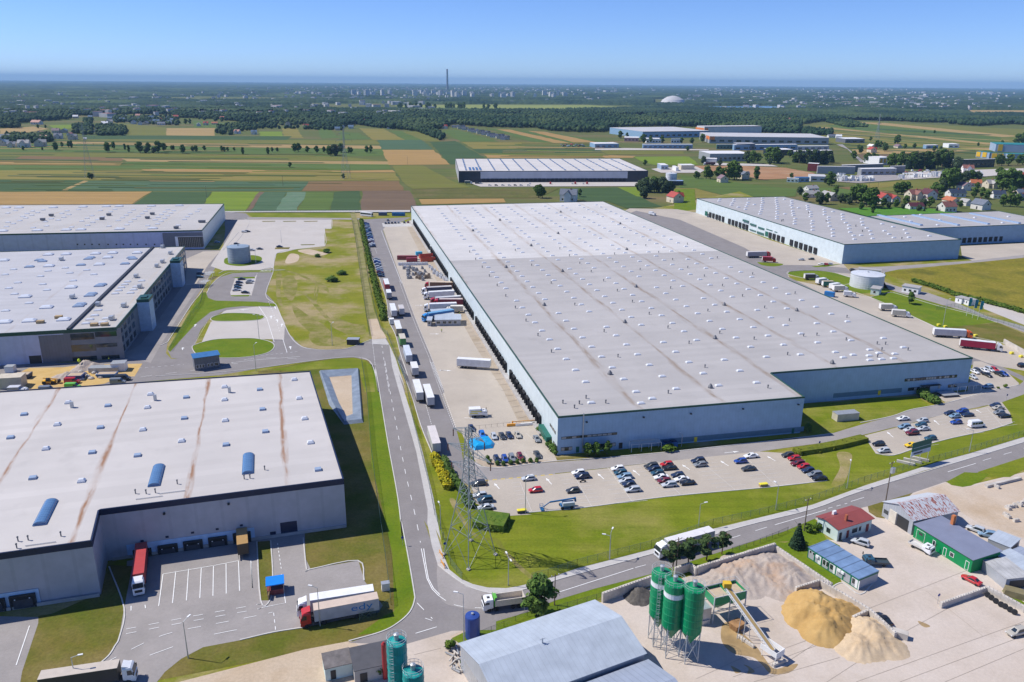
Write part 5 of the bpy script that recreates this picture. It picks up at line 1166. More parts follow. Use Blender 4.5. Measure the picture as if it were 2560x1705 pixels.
# ---------------------------------------------------------------- right hall with green doors and its annexe
hB = 12.8
A_ = g('A6',1125,358,hB); B_ = g('A6',1925,322,hB); H5 = math.atan2(B_.y-A_.y, B_.x-A_.x)
rgt = Hall('right_warehouse','grey roofed warehouse with pale blue dock wall and green doors on the right', A_, H5, [(0,0),(88.6,-.8),(88.5,211.7),(3.8,215.2)], hB, W_blue_shaded, W_blue_sunlit, R_steel, T_green, trim_h=.4)
sp = [rgt.loc('A6',*q) for q in ((275,48),(268,62),(372,48),(370,62),(358,76),(352,90),(400,104),(470,48),(468,72),(462,86),(455,100),(448,118),(566,42),(565,58),(568,72),(562,88),(560,102),(560,118),(553,134),(548,150),(510,86),(660,40),(660,56),(662,70),(665,84),(668,98),(668,114),(665,134),(668,148),(664,168),(665,182),(720,150),(716,50),(765,62),(767,76),(763,92),(770,108),(772,130),(775,146),(778,160),(790,182),(786,200),(785,218),(812,108),(872,92),(876,104),(876,120),(895,136),(898,152),(895,168),(908,198),(904,216),(910,238),(908,260),(988,120),(990,136),(990,155),(1018,172),(1015,190),(1022,210),(1026,234),(1045,256),(1048,280),(1048,302),(1048,134),(1112,152),(1115,170),(1115,188),(1135,210),(1158,228),(1160,250),(1165,275),(1190,298),(1195,322),(1245,182),(1247,205),(1252,226),(1278,246),(1303,266),(1310,290),(1320,318),(1240,296),(1385,218),(1400,266),(1432,288),(1465,312),(1460,238),(1540,258),(1553,282),(1568,310),(1708,300))]
rgt.items('skylight', sp, dome(2.7,1.6), m_dome); rgt.items('roof_vent', [rgt.loc('A6',*q) for q in ((880,145),(1000,200),(1203,235),(1248,270),(1518,320),(705,196),(695,200))], vent(.7,1.5), m_vent)
for k, (x, y0, y1) in enumerate([(200,140,178),(222,147,186),(245,153,193),(266,160,200),(290,168,208),(335,185,225),(360,192,233),(384,200,243),(410,208,250),(435,216,258),(458,223,265),(622,285,325),(650,293,333),(680,303,345),(712,315,355),(772,335,378),(805,345,390),(838,357,402),(872,368,415),(905,382,428),(940,393,440)]):
    A2_ = rgt.A+Vector((math.cos(H5)*2, math.sin(H5)*2, 0)); s0 = facing(A2_, H5+math.pi/2, 'A6', x, (y0+y1)/2)[0]
    MB().box(-.7+3.8*s0/215,-.05+3.8*s0/215,s0-1.7,s0+1.7,.6,4.7).build('dock_shelter', m_dock, rgt.root)
for q in ((432,185,470,212),(482,212,522,238),(538,236,578,262),(594,250,636,270),(650,268,695,290),(478,252,520,272),(530,268,575,298)): rgt.side('window','A6',*q,flat('window_green',(.03,.12,.11),.15), x=1.8, out=.4)
for q in ((175,130,188,165),(588,268,604,305),(965,400,992,445)): rgt.side('green_door','A6',*q,m_gdoor, x=1.9, out=.5)
rgt.front('base_band','A6',1180,490,1905,432,T_blue, out=.06)
for x in (1400,1480,1835,1880): rgt.front('door','A6',x-8,478,x+8,452,T_dark, out=.1)
ann = Hall('annexe_hall','grey roofed hall with long pale roof strips beside the right warehouse', rgt.A+Vector((math.cos(H5)*91-math.sin(H5)*41.5, math.sin(H5)*91+math.cos(H5)*41.5, 0)), H5, [(0,0),(125,-1),(125,58),(0,56)], hB, ribbed('cladding_mid_blue',(.25,.39,.54),1.1,depth=.1), W_blue_sunlit, R_steel, T_green, trim_h=.4)
ann.items('ridge_light', [(*ann.loc('A6',*q),0) for q in ((1500,192),(1745,192),(1945,185),(2150,180))], lambda mb: mb.box(-1.3,1.3,-24,24,0,.9,0,.2), m_pdome)
ann.items('skylight', [ann.loc('A6',*q) for q in ((1540,170),(1580,200),(1650,155),(1765,225),(1780,190),(1975,190),(2020,175),(2210,210),(2250,168))], dome(2.5,1.6), m_dome)
for q in ((1835,295,2045,265),(2225,278,2500,255)): ann.front('louvre','A6',*q,flat('louvre_brown',(.16,.15,.13),.6), out=.1)
ann.front('base_band','A6',1930,372,2900,310,T_navy, out=.06)
for k in range(26): MB().box(2+k*4.6,5+k*4.6,-.6,-.05,.8,4.4).build('dock_shelter', m_dock, ann.root)
# ---------------------------------------------------------------- black and white hall far behind
hG = 12.6
A_ = g('A2',812,760,hG); B_ = g('A2',2115,758,hG); H6 = math.atan2(B_.y-A_.y, B_.x-A_.x)
R_strip = roofmat('roof_pale_far', (.60,.57,.54), amount=.0, seam=8)
bw = Hall('black_white_hall','long hall with black end blocks and white middle standing among the fields', A_, H6, [(0,0),(221.7,0),(221.9,158),(-.6,155)], hG, W_dark, W_white2, R_strip, T_dark, trim_h=.3)
bw.front('white_panel','A2',962,812,1970,762,flat('panel_silver',(.50,.52,.57),.45,.1,.1), out=.15)
MB().box(25,197,-.3,-.16,hG*.28,hG*.31).build('panel_joint', T_navy, bw.root)
for k in range(13):
    x = 9+k*16.6
    for j in range(7): MB().box(x-.9,x+.9,8+j*21,22+j*21,hG-.2,hG+.25).build('roof_light', flat('far_roof_light',(.12,.15,.22),.2), bw.root)
for k in range(34): MB().box(27+k*5,30.4+k*5,-.8,-.1,.6,4).build('dock_shelter', m_dock, bw.root)
bw.items('solar_panel', [(14+4*(k%4), 14+12*(k//4)) for k in range(12)], lambda mb: mb.box(-1.3,1.3,-5,5,.1,.35), flat('solar_glass',(.02,.05,.14),.15))
lay('forecourt','A2 870,838 2040,830 2200,800 2130,800 2200,830 2190,840 2040,860 960,862',g_pavl,-8) if False else sheet('forecourt','A2 880,838 2110,830 2115,805 2200,828 2190,842 2040,862 960,866',g_pavl,z=-.12)
# ================================================================ TREES AND PLANTS
f_dec = foliage('broad_leaves', (.055,.115,.02), (.09,.16,.03), (.13,.19,.045), .5, 1.2)
f_pine = foliage('pine_needles', (.045,.085,.03), (.075,.12,.04), (.10,.145,.05), .5, 1.2)
f_wil = foliage('willow_leaves', (.06,.095,.045), (.09,.125,.06), (.05,.085,.035), .4, 1.0)
f_bush = foliage('hedge_leaves', (.06,.12,.015), (.10,.165,.02), (.14,.19,.03), .5, 1.6)
f_yel = foliage('golden_leaves', (.42,.36,.01), (.50,.42,.02), (.22,.26,.02), .5, 1.5)
f_dark = foliage('spruce_needles', (.018,.042,.022), (.03,.06,.03), (.04,.07,.032), .6, 1.5)
m_bark = flat('bark', (.10,.075,.055), .9, .3, 2); m_pbark = flat('pine_bark', (.20,.11,.06), .9, .3, 2)
def leaf_mesh(name, lumps, n, size, mat, seed):
    """leaf-sized faces spread through overlapping lumps (cx,cy,cz,rx,rz)"""
    r_ = np.random.default_rng(seed); V = []
    wts = np.array([l[3]**2*l[4] for l in lumps]); wts = wts/wts.sum()
    idx = r_.choice(len(lumps), n, p=wts); l = np.array(lumps)[idx]
    d = r_.normal(size=(n,3)); d /= np.linalg.norm(d,axis=1)[:,None]
    rad = r_.uniform(.45,1.03,n)**.6
    c = l[:,:3]+d*rad[:,None]*np.stack([l[:,3],l[:,3],l[:,4]],-1)
    nrm = d+r_.normal(size=(n,3))*.55+np.array([0,0,.35]); nrm /= np.linalg.norm(nrm,axis=1)[:,None]
    t = np.cross(nrm, r_.normal(size=(n,3))); t /= np.linalg.norm(t,axis=1)[:,None]; b = np.cross(nrm, t)
    s_ = (size*r_.uniform(.6,1.4,n))[:,None]
    V = np.stack([c-t*s_-b*s_*.7, c+t*s_*.9-b*s_*.5, c+t*s_+b*s_*.8, c-t*s_*.7+b*s_], 1).reshape(-1,3)
    o = mesh_np(name, V, np.arange(4*n).reshape(-1,4), [mat]); return o
def trunk_mesh(h, r, limbs, mat, seed):
    rr_ = random.Random(seed); mb = MB(); p = Vector((0,0,-.3)); k = 4
    for i in range(k):
        q = p+Vector((rr_.uniform(-.12,.12)*h*.2, rr_.uniform(-.12,.12)*h*.2, h/k)); mb.bar(p, q, r*(1-.2*i), 6, 0, r*(1-.2*(i+1))); 
        if i >= 1:
            for _ in range(limbs): 
                a = rr_.uniform(0,6.28); mb.bar(q, q+Vector((math.cos(a)*h*.22, math.sin(a)*h*.22, h*.16)), r*.35, 4, 0, r*.1)
        p = q
    return mb.build('trunk', mat)
TREE = {}
def tree_proto(key, name, lumps, n, size, mat, th, tr, bark, seed):
    root = empty(name); root['category'] = 'tree'
    leaf_mesh('crown', lumps, n, size, mat, seed).parent = root
    trunk_mesh(th, tr, 3, bark, seed).parent = root
    index_children(root); TREE[key] = (root, name)
def blob(seed, k, R, z0, z1, r0, r1, flatn=1.0):
    rr_ = random.Random(seed); out = []
    for i in range(k):
        z = z0+(z1-z0)*(i+.5)/k; a = rr_.uniform(0,6.28); f = math.sin(math.pi*min(.95,max(.12,(z-z0+.6)/(z1-z0+1.2)))); d = R*f*rr_.uniform(.25,.95)
        out.append((math.cos(a)*d, math.sin(a)*d, z, rr_.uniform(r0,r1), rr_.uniform(r0,r1)*flatn))
    return out
# unit heights: about 10 m trees
tree_proto('oak','broadleaf_tree', blob(1,19,3.2,2.2,9.2,.9,1.7), 1700, .36, f_dec, 7, .3, m_bark, 1)
tree_proto('ash','broadleaf_tree', blob(2,16,2.6,2.0,9.4,.8,1.5), 1400, .36, f_dec, 7.5, .28, m_bark, 2)
tree_proto('willow','willow_tree', blob(3,16,3.2,1.8,8.6,1.3,2.1,1.2), 1600, .42, f_wil, 6, .35, m_bark, 3)
tree_proto('pine','pine_tree', blob(4,12,2.5,3.4,9.4,.7,1.25,.6), 1100, .30, f_pine, 9, .22, m_pbark, 4)
tree_proto('pine2','pine_tree', blob(14,13,2.7,3.0,9.6,.7,1.3,.55), 1150, .30, f_pine, 9, .22, m_pbark, 14)
tree_proto('spruce','spruce_tree', [(0,0,.8+k*.9,2.5-k*.24,.75) for k in range(10)], 2600, .30, f_dark, 9, .2, m_bark, 5)
tree_proto('poplar','slender_tree', blob(6,12,1.2,1.2,9.4,.8,1.3,1.3), 1000, .42, f_dec, 8, .22, m_bark, 6)
tree_proto('bush','shrub', blob(7,6,.9,.5,1.5,.5,.8), 420, .17, f_bush, 1.0, .06, m_bark, 7)
tree_proto('dbush','shrub', blob(8,6,.8,.5,1.7,.5,.8), 420, .17, f_dec, 1.0, .06, m_bark, 8)
TUSED = set()
def plant(key, p, h, label=None, group=None, wide=1.0, z=0.0, cat=None):
    root, name = TREE[key]; o = copy_tree(root) if key in TUSED else root; TUSED.add(key)
    s_ = h/(10.0 if key not in ('bush','dbush') else 2.2); o.location = (p[0],p[1],z); o.scale = (s_*wide,s_*wide,s_); o.rotation_euler = (0,0,random.uniform(0,6.28))
    tag(o, label, cat or ('shrub' if key in ('bush','dbush') else 'tree'), group)
    if not group and 'group' in o: del o['group']
    return o
def hedge(label, line, w, h, mat, n, size=.3, name='hedge', clip=False):
    """a clipped or rough hedge: leaves spread along a polyline"""
    p = pts(line) if isinstance(line, str) else line; L_ = [(b-a).length for a, b in zip(p, p[1:])]; tot = sum(L_); lumps = []
    k = max(3, int(tot/(w*.55))); rr_ = random.Random(len(label))
    for i in range(k+1):
        t = tot*i/k; j = 0
        while j < len(L_)-1 and t > L_[j]: t -= L_[j]; j += 1
        q = p[j].lerp(p[j+1], min(1, t/max(L_[j],1e-6))); lumps.append((q.x+rr_.uniform(-.15,.15)*w, q.y+rr_.uniform(-.15,.15)*w, h*.5, w*.5*rr_.uniform(.85,1.15), h*.52*rr_.uniform(.85,1.2)))
    o = leaf_mesh(name, lumps, n, size, mat, len(label)); 
    c = MB(); 
    for a, b in zip(p, p[1:]):
        if clip: c.at((a.x,a.y,0), math.atan2((b-a).y,(b-a).x)).box(-w*.3,(b-a).length+w*.3,-w*.5,w*.5,0,h+c.v.__len__()*.002,0,.15)
        else: c.bar((a.x,a.y,h*.42),(b.x,b.y,h*.42), min(w,h)*.42, 6)
    c.build('inner_twigs', mat, o)
    return tag(o, label, 'hedge')
# ================================================================ CONCRETE PLANT (bottom right)
def ofs(a, ang, s, w): return Vector((a.x+math.cos(ang)*s-math.sin(ang)*w, a.y+math.sin(ang)*s+math.cos(ang)*w, 0))
def shed(name, label, A, ang, L_, Wd, eave, ridge, roofm, wallm, rp=.5, cat='shed', over=.35, seam=None, gable_open=None):
    """gabled (or, rp=0/1, lean-to) building: local x along L_, y along Wd"""
    r = empty(name, (A.x,A.y,0), ang, label, cat)
    yr = Wd*rp; w = MB()
    w.walls([(0,0),(L_,0),(L_,Wd),(0,Wd)], -.8, eave)
    if 0 < rp < 1:
        for x in (0, L_): w.add([(x,0,eave),(x,Wd,eave),(x,yr,ridge)], [(0,1,2)])
    else:
        yh = Wd if rp >= 1 else 0
        w.add([(0,yh,eave),(L_,yh,eave),(L_,yh,ridge),(0,yh,ridge)], [(0,1,2,3)])
        for x in (0, L_): w.add([(x,0,eave),(x,Wd,eave),(x,yh,ridge)], [(0,1,2)])
    w.build('wall', wallm, r)
    o = over; t = .12; rf = MB()
    def slope(y0, z0, y1, z1): rf.add([(-o,y0,z0),(L_+o,y0,z0),(L_+o,y1,z1),(-o,y1,z1),(-o,y0,z0+t),(L_+o,y0,z0+t),(L_+o,y1,z1+t),(-o,y1,z1+t)], [(3,2,1,0),(4,5,6,7),(0,1,5,4),(1,2,6,5),(2,3,7,6),(3,0,4,7)])
    if 0 < rp < 1:
        k0 = (ridge-eave)/yr; k1 = (ridge-eave)/(Wd-yr)
        slope(-o, eave-o*k0+.02, yr, ridge+.02); slope(Wd+o, eave-o*k1+.02, yr, ridge+.02)
    else:
        z0, z1 = (eave, ridge) if rp >= 1 else (ridge, eave); slope(-o, z0+.02, Wd+o, z1+.02)
    rf.build('roof', roofm, r); return r
def wallrect(r, face, s0, s1, z0, z1, m, name, Wd=0, L_=0, out=.05):
    q = {'front':(s0,s1,-out,-.01),'back':(s0,s1,Wd+.01,Wd+out),'left':(-out,-.01,s0,s1),'right':(L_+.01,L_+out,s0,s1)}[face]
    return MB().box(*q, z0, z1).build(name, m, r)
R_tin = ribbed('roof_tin_pale', (.42,.47,.53), 1.1, depth=.14, rough=.5, axis='X', metal=.0, var=.10)
R_tin2 = ribbed('roof_tin_blue_grey', (.30,.34,.42), 1.2, depth=.25, rough=.5, axis='X')
W_tin = ribbed('wall_tin_grey', (.38,.40,.43), .8, depth=.25, rough=.5, axis='Y')
# big grey shed
a, b = g('B4',245,1240,6), g('B4',1400,870,6); Hs = math.atan2((b-a).y,(b-a).x); Ls = (b-a).length
A = ofs(a, Hs, 0, -27.5); A2 = ofs(a, Hs, 0, -16)
q = g('B4',1935,1280,6)-a; wq = -q.x*math.sin(Hs)+q.y*math.cos(Hs)
big_shed = shed('storage_shed','large grey tin roofed shed at the bottom beside the silos', ofs(a,Hs,0,wq), Hs, Ls, -wq, 6, 8.4, R_tin, W_tin, .47)
wallrect(big_shed,'left',-wq*.05,-wq*.42,.1,4.6,T_dark,'doorway'); wallrect(big_shed,'left',-wq*.55,-wq*.9,.1,3.8,m_steel,'gate',out=.04)
o = MB().box(Ls*.42-.1,Ls*.42+.1,-wq*.47-.1,-wq*.47+.1,8.3,9.6).bar((Ls*.42-.6,-wq*.47,9.4),(Ls*.42+.6,-wq*.47,9.4),.05).build('cable_mast', m_steel, big_shed)
a2 = ofs(a, Hs, Ls*.47, wq-.6); shed('storage_shed','second grey tin shed at the bottom edge in front of the large one', ofs(a2,Hs,0,-16), Hs, Ls*.53, 15.5, 5.0, 6.8, R_tin2, W_tin, .5)
# silos
m_sg = flat('silo_green', (.005,.25,.095), .38, .12, .5); m_st = flat('silo_teal', (.01,.30,.28), .42, .15, .5); m_ss = flat('silo_steel_legs', (.50,.53,.54), .5, .12, 1)
def silo(label, c, r, zb, zt, m, band=True, ladder=True, legs=True):
    o = empty('cement_silo', (c.x,c.y,0), 0, label, 'silo', 'silos of the concrete plant')
    b_ = MB().lathe([(.25,zb-3.2),(.3,zb-3.0),(r,zb),(r,zt)], 24).lathe([(r,zt),(r*.96,zt+.12),(.5,zt+.5),(.02,zt+.5)], 24)
    for k in range(1,6): b_.lathe([(r,zb+(zt-zb)*k/6-.06),(r+.05,zb+(zt-zb)*k/6),(r,zb+(zt-zb)*k/6+.06)], 24, cap=False)
    b_.build('tank_body', m, o)
    if band: MB().lathe([(r+.012,zt-2.6),(r+.03,zt-2.6),(r+.03,zt-1.5),(r+.012,zt-1.5)], 24, cap=False).build('white_band', m_white, o)
    MB().lathe([(.42,zt+.3),(.42,zt+1.3),(.5,zt+1.32),(.5,zt+1.6),(.1,zt+1.75)], 10).build('dust_filter', m_steel if legs else m, o)
    rl = MB()
    for z in (zt+.65, zt+1.2):
        for k in range(16): rl.bar((r*math.cos(k*.3927),r*math.sin(k*.3927),z),(r*math.cos(k*.3927+.3927),r*math.sin(k*.3927+.3927),z),.03)
    for k in range(16): rl.bar((r*math.cos(k*.3927),r*math.sin(k*.3927),zt),(r*math.cos(k*.3927),r*math.sin(k*.3927),zt+1.2),.03)
    rl.build('guard_rail', m_ss if legs else m, o)
    if legs:
        for k in range(4):
            t = math.pi/4+k*math.pi/2+.2; x, y = r*.95*math.cos(t), r*.95*math.sin(t); MB().bar((x,y,.0),(x,y,zb+.8),.11).build('leg', m_ss, o)
        br = MB()
        for k in range(4):
            t = math.pi/4+k*math.pi/2+.2; t2 = t+math.pi/2; p, q = (r*.95*math.cos(t), r*.95*math.sin(t)), (r*.95*math.cos(t2), r*.95*math.sin(t2))
            br.bar((*p,.4),(*q,zb-.6),.06).bar((*q,.4),(*p,zb-.6),.06).bar((*p,zb-.5),(*q,zb-.5),.07)
        br.build('brace', m_ss, o)
    if ladder:
        ld = MB(); t = -1.9
        for dx in (-.28,.28): ld.bar(((r+.25)*math.cos(t)+dx,(r+.25)*math.sin(t),.2),((r+.25)*math.cos(t)+dx,(r+.25)*math.sin(t),zt+1.2),.04)
        for z in np.arange(.6, zt+1, .55): ld.bar(((r+.25)*math.cos(t)-.28,(r+.25)*math.sin(t),z),((r+.25)*math.cos(t)+.28,(r+.25)*math.sin(t),z),.03)
        for z in np.arange(2.6, zt+1, .9): ld.bar(((r+.25)*math.cos(t)-.34,(r+.25)*math.sin(t)-.5,z),((r+.25)*math.cos(t)+.34,(r+.25)*math.sin(t)-.5,z),.03)
        ld.build('ladder', m_ss, o)
    return o
silo('green silo with white band and a ladder, leftmost of three', g('B5',215,480,17.3), 2.05, 7.0, 16.6, m_sg)
silo('green silo with white band, middle of the three', g('B5',343,580,17.3), 2.05, 7.0, 16.6, m_sg, True, False)
silo('plain green silo without white band, rightmost of three', g('B5',533,628,17.3), 2.05, 7.0, 16.6, m_sg, False, False)
tl = silo('tall teal silo with railing at the bottom edge', g('B3',1440,1120,17.0), 1.75, 6.5, 17.0, m_st, False, True, True)
silo('shorter teal silo in front of the tall teal one', g('B3',1592,1395,13.0), 1.85, 5.5, 13.0, m_st, False, False, True)
c = g('B3',1328,1300,4); MB().lathe([(.45,0),(.45,8),(.2,8.4)],10).build('body', flat('red_enamel',(.38,.03,.03),.45), empty('dust_pipe',(c.x,c.y,0),0,'slim red upright pipe beside the tall teal silo','pipe'))
# batching hopper, mixer house, conveyor
def hopper():
    c = g('B5',800,905); r = empty('batching_hopper', (c.x,c.y,0), .35, 'green aggregate hopper bins on a steel frame beside the silos', 'hopper')
    h_ = MB(); 
    for s in (-1,1):
        x0, x1 = (-4.2,0) if s < 0 else (0.05,4.25); xm = (x0+x1)/2
        h_.add([(x0,-2.2,8),(x1,-2.2,8),(x1,2.2,8),(x0,2.2,8),(x0,-2.2,5.6),(x1,-2.2,5.6),(x1,2.2,5.6),(x0,2.2,5.6),(xm-.8,-.8,3.4),(xm+.8,-.8,3.4),(xm+.8,.8,3.4),(xm-.8,.8,3.4)],
          [(0,4,5,1),(1,5,6,2),(2,6,7,3),(3,7,4,0),(4,8,9,5),(5,9,10,6),(6,10,11,7),(7,11,8,4),(8,11,10,9)])
    h_.build('bin', m_sg, r)
    MB().poly([(-4.15,-2.15,7.2),(4.2,-2.15,7.2),(4.2,2.15,7.2),(-4.15,2.15,7.2)]).build('aggregate_fill', g_dust, r)
    f = MB()
    for x in (-4.2,0,4.2):
        for y in (-2.2,2.2): f.bar((x,y,0),(x,y,8.1),.14)
    for z in (3.8,8.1):
        for y in (-2.2,2.2): f.bar((-4.2,y,z),(4.2,y,z),.12)
    f.build('steel_frame', m_ss, r)
    rl = MB()
    for y in (-2.5,2.5): rl.bar((-4.4,y,9.1),(4.4,y,9.1),.04)
    for x in (-4.4,4.4): rl.bar((x,-2.5,9.1),(x,2.5,9.1),.04)
    for x in (-4.4,-2.2,0,2.2,4.4):
        for y in (-2.5,2.5): rl.bar((x,y,8),(x,y,9.1),.04)
    rl.build('guard_rail', m_ss, r)
    MB().box(-7.6,-4.6,-2,2,1.5,5).box(-7.2,-5,-2.3,-2,0,1.5).build('mixer_house', m_steel, r)
hopper(); bpy.data.objects['batching_hopper'].scale = (.95,.95,.78)
def conveyor():
    a, b = g('B5',838,640,9.6), g('B5',1290,1265,1.8); r = empty('belt_conveyor', (b.x,b.y,0), 0, 'long white inclined belt conveyor rising to the green hopper', 'conveyor')
    o = Vector((b.x,b.y,0)); A_, B_ = a-o, b-o; d = (A_-B_).normalized(); sd_ = Vector((-d.y,d.x,0)).normalized()
    f = MB(); belt = MB()
    for s in (-.55,.55): 
        f.bar(A_+sd_*s, B_+sd_*s, .14); f.bar(A_+sd_*s-Vector((0,0,.55)), B_+sd_*s-Vector((0,0,.55)), .08)
    for k in range(24):
        p = B_.lerp(A_, k/23); q = B_.lerp(A_, min(1,(k+1)/23)); f.bar(p-sd_*.55, p+sd_*.55, .05)
        for s in (-.55,.55): f.bar(p+sd_*s, q+sd_*s-Vector((0,0,.55)), .05)
    f.build('truss', m_white, r)
    belt.add([tuple(A_+sd_*.42+Vector((0,0,.12))), tuple(A_-sd_*.42+Vector((0,0,.12))), tuple(B_-sd_*.42+Vector((0,0,.12))), tuple(B_+sd_*.42+Vector((0,0,.12)))], [(0,1,2,3)]); belt.build('belt', g_sand, r)
    for t in (.52,.62):
        p = B_.lerp(A_, t)
        for s in (-.5,.5): MB().bar(p+sd_*s, (p.x+sd_.x*s*2.4, p.y+sd_.y*s*2.4, 0), .08).build('leg', m_ss, r)
    hp = MB(); hp.at(B_, math.atan2(d.y,d.x)); 
    hp.box(-1.6,2.2,-1.3,-1.18,-.2,1.0).box(-1.6,2.2,1.18,1.3,-.2,1.0).box(-1.7,-1.6,-1.3,1.3,-.4,1.0)
    for x in (-1.4,1.8):
        for y in (-1.1,1.1): hp.bar((x,y,-1.8),(x,y,0),.08)
    hp.build('loading_hopper', m_white, r); MB().at(A_).box(-.7,.9,-.6,.7,-.2,.9).build('drive_head', flat('machine_yellow2',(.7,.45,.03),.5), r)
conveyor()
c = g('B5',935,1050); t = MB(); t.box(-1.2,1.2,-.9,.9,.1,1.5,0,-.25); tag(t.build('dosing_skip', flat('rusty_steel',(.36,.2,.09),.7,.3,1), None, (c.x,c.y,.0), .6), 'small rusty steel skip on the wet sand under the conveyor', 'skip')
def block_wall(label, line, h, t=.6, bl=1.6, name='block_wall'):
    p = pts(line) if isinstance(line, str) else line; r = empty(name, (p[0].x,p[0].y,0), 0, label, 'wall'); mb = MB(); st = MB()
    for a, b in zip(p, p[1:]):
        d = b-a; n = max(1, round(d.length/bl)); ang = math.atan2(d.y,d.x); L_ = d.length/n; rows = max(1, round(h/.6))
        for k in range(n):
            for j in range(rows):
                sh = random.uniform(-.02,.02); mb.at((a.x-p[0].x, a.y-p[0].y, 0), ang).box(k*L_+.015,(k+1)*L_-.015,-t/2+sh,t/2+sh,j*h/rows+.01,(j+1)*h/rows)
            st.at((a.x-p[0].x, a.y-p[0].y, 0), ang)
            for q in (.25,.75): st.box(k*L_+L_*q-.2,k*L_+L_*q+.2,-.2,.2,h,h+.13,0,.06)
    mb.build('block_course', m_conc2, r); st.build('interlock_stud', m_conc2, r); return r
m_conc2 = flat('moulded_concrete_block', (.52,.48,.43), .85, .18, .5)
block_wall('long block wall behind the gravel heap parallel to the road','B5 548,535 1300,305',2.4)
block_wall('long block wall running down between the heaps and the office container','B5 1300,305 1850,680 B6 280,830 450,930 660,1055 860,1240',1.8)
block_wall('short spur wall between the gravel and the golden sand','B5 1500,715 1735,640',1.8); block_wall('short spur wall between the golden and the pale sand','B6 528,1105 655,1045',1.5)
block_wall('block wall beside the small dark heap behind the silos','B4 1465,880 1900,725',2.4); block_wall('short block wall end beside the silos by the road verge','B5 330,540 480,490 540,545',2.2)
block_wall('low free standing block wall near the red saloon','B6 1212,992 1560,870',1.4); block_wall('block wall with worn tyres leaning on it at right','B6 1565,868 1863,1030 1990,1090',1.6)
block_wall('low block kerb at the lower end of the conveyor','B5 1285,1420 1405,1375',.7); block_wall('row of concrete blocks on wet sand below the conveyor','B5 945,1130 1105,1240',.6)
def heap(label, cones, mat, res=.45, nz=.5, rough=.22, name='sand_heap', cat='heap', fall=1.0):
    C = [(g(*c[0]), c[1], c[2]) for c in cones]; x0 = min(p.x-r for p,r,h in C)-1; x1 = max(p.x+r for p,r,h in C)+1; y0 = min(p.y-r for p,r,h in C)-1; y1 = max(p.y+r for p,r,h in C)+1
    gx, gy = np.meshgrid(np.arange(x0,x1,res), np.arange(y0,y1,res), indexing='ij'); z = np.full(gx.shape, -.3)
    wx = gx+1.2*(fnoise(gx/3,gy/3,2,3)-.5); wy = gy+1.2*(fnoise(gx/3+9,gy/3,4,3)-.5)
    for p, r, h in C:
        d = np.hypot(wx-p.x, wy-p.y)/r; z = np.maximum(z, h*(1-d)-(.12*h*np.maximum(0,.25-d)*4)+.35*np.maximum(0,1-d)*np.sin(np.arctan2(wy-p.y,wx-p.x)*(9+int(h*10)%5)))
    z = z+nz*(fnoise(gx/1.5,gy/1.5,6,3)-.5)+rough*(fnoise(gx/.5,gy/.5,8,2)-.5)
    z = np.maximum(z, -.4); ni, nj = gx.shape; V = np.stack([gx-x0, gy-y0, z], -1).reshape(-1,3)
    I = (np.arange(ni-1)[:,None]*nj+np.arange(nj-1)[None,:]).ravel(); F = np.stack([I, I+nj, I+nj+1, I+1], -1); keep = (V[:,2][F] > -.15).any(1)
    o = mesh_np(name, V, F[keep], [mat], smooth_=True); o.location = (x0,y0,0); return tag(o, label, cat)
g_gravel = ground('grey_gravel', (.44,.37,.32), (.50,.43,.375), .2, c=(.52,.36,.25), cscale=.09, camt=(.55,.7), fine=.2, fscale=2.5)
g_psand = ground('pale_sand', (.60,.46,.30), (.66,.52,.36), .2, c=(.5,.36,.22), cscale=.1, fine=.15); g_gold = ground('gold_sand', (.49,.31,.115), (.56,.37,.15), .2, c=(.42,.26,.095), cscale=.12, fine=.12)
heap('big grey pink gravel heap spread against the block walls', [(('B5',790,570),6,2.0),(('B5',900,540),7,2.5),(('B5',1060,500),8,2.9),(('B5',1230,480),8.5,3.0),(('B5',1360,510),7.5,2.8),(('B5',1450,580),7,2.5),(('B5',710,610),5,1.4),(('B5',1250,420),6,2.2),(('B5',1100,450),6,2.3),(('B5',1000,580),6,2.0),(('B5',1200,570),7,2.0),(('B5',1350,640),6,1.4),(('B5',1050,640),5,0.9)], g_gravel, nz=.28, rough=.14, name='gravel_heap')
heap('large golden sand heap with steep faces beside the wall', [(('B6',240,985),6.5,4.4),(('B6',330,1030),6.2,3.9),(('B6',200,1060),6,3.9),(('B6',420,1040),6.2,2.8),(('B6',310,1170),5.6,3.9),(('B6',385,1130),5,3.3),(('B6',140,1040),4.6,2.2),(('B6',270,1090),5,4.2)], g_gold)
heap('pale sand heap right of the golden one', [(('B6',640,1180),6,2.8),(('B6',570,1290),5.5,2.4),(('B6',700,1260),5.5,2.4),(('B6',790,1290),4.6,1.6),(('B6',660,1330),4,1.2)], g_psand)
heap('small dark grey heap by the wall behind the silos', [(('B4',1780,830),3.6,2.0)], flat('dark_aggregate',(.10,.09,.08),.9,.3,1.5), name='gravel_heap')
heap('grey stone heap on the building site, taller one', [(('C5',1420,240),4.5,3.2),(('C5',1540,250),4,2.2),(('C5',1310,290),3.5,1.8)], g_gravel, name='gravel_heap'); heap('low grey gravel heap behind the yellow telehandler', [(('C5',1100,400),4.2,2.0),(('C5',1180,380),3.6,2.0),(('C5',980,410),3.2,1.2)], g_gravel, name='gravel_heap')
lay('sand_lot', 'C5 330,620 230,560 120,600 60,480 410,290 480,260 1040,250 1320,210 1750,200 2330,190 2200,400 2000,400 1700,520 1400,560 900,580', g_sand, 3)
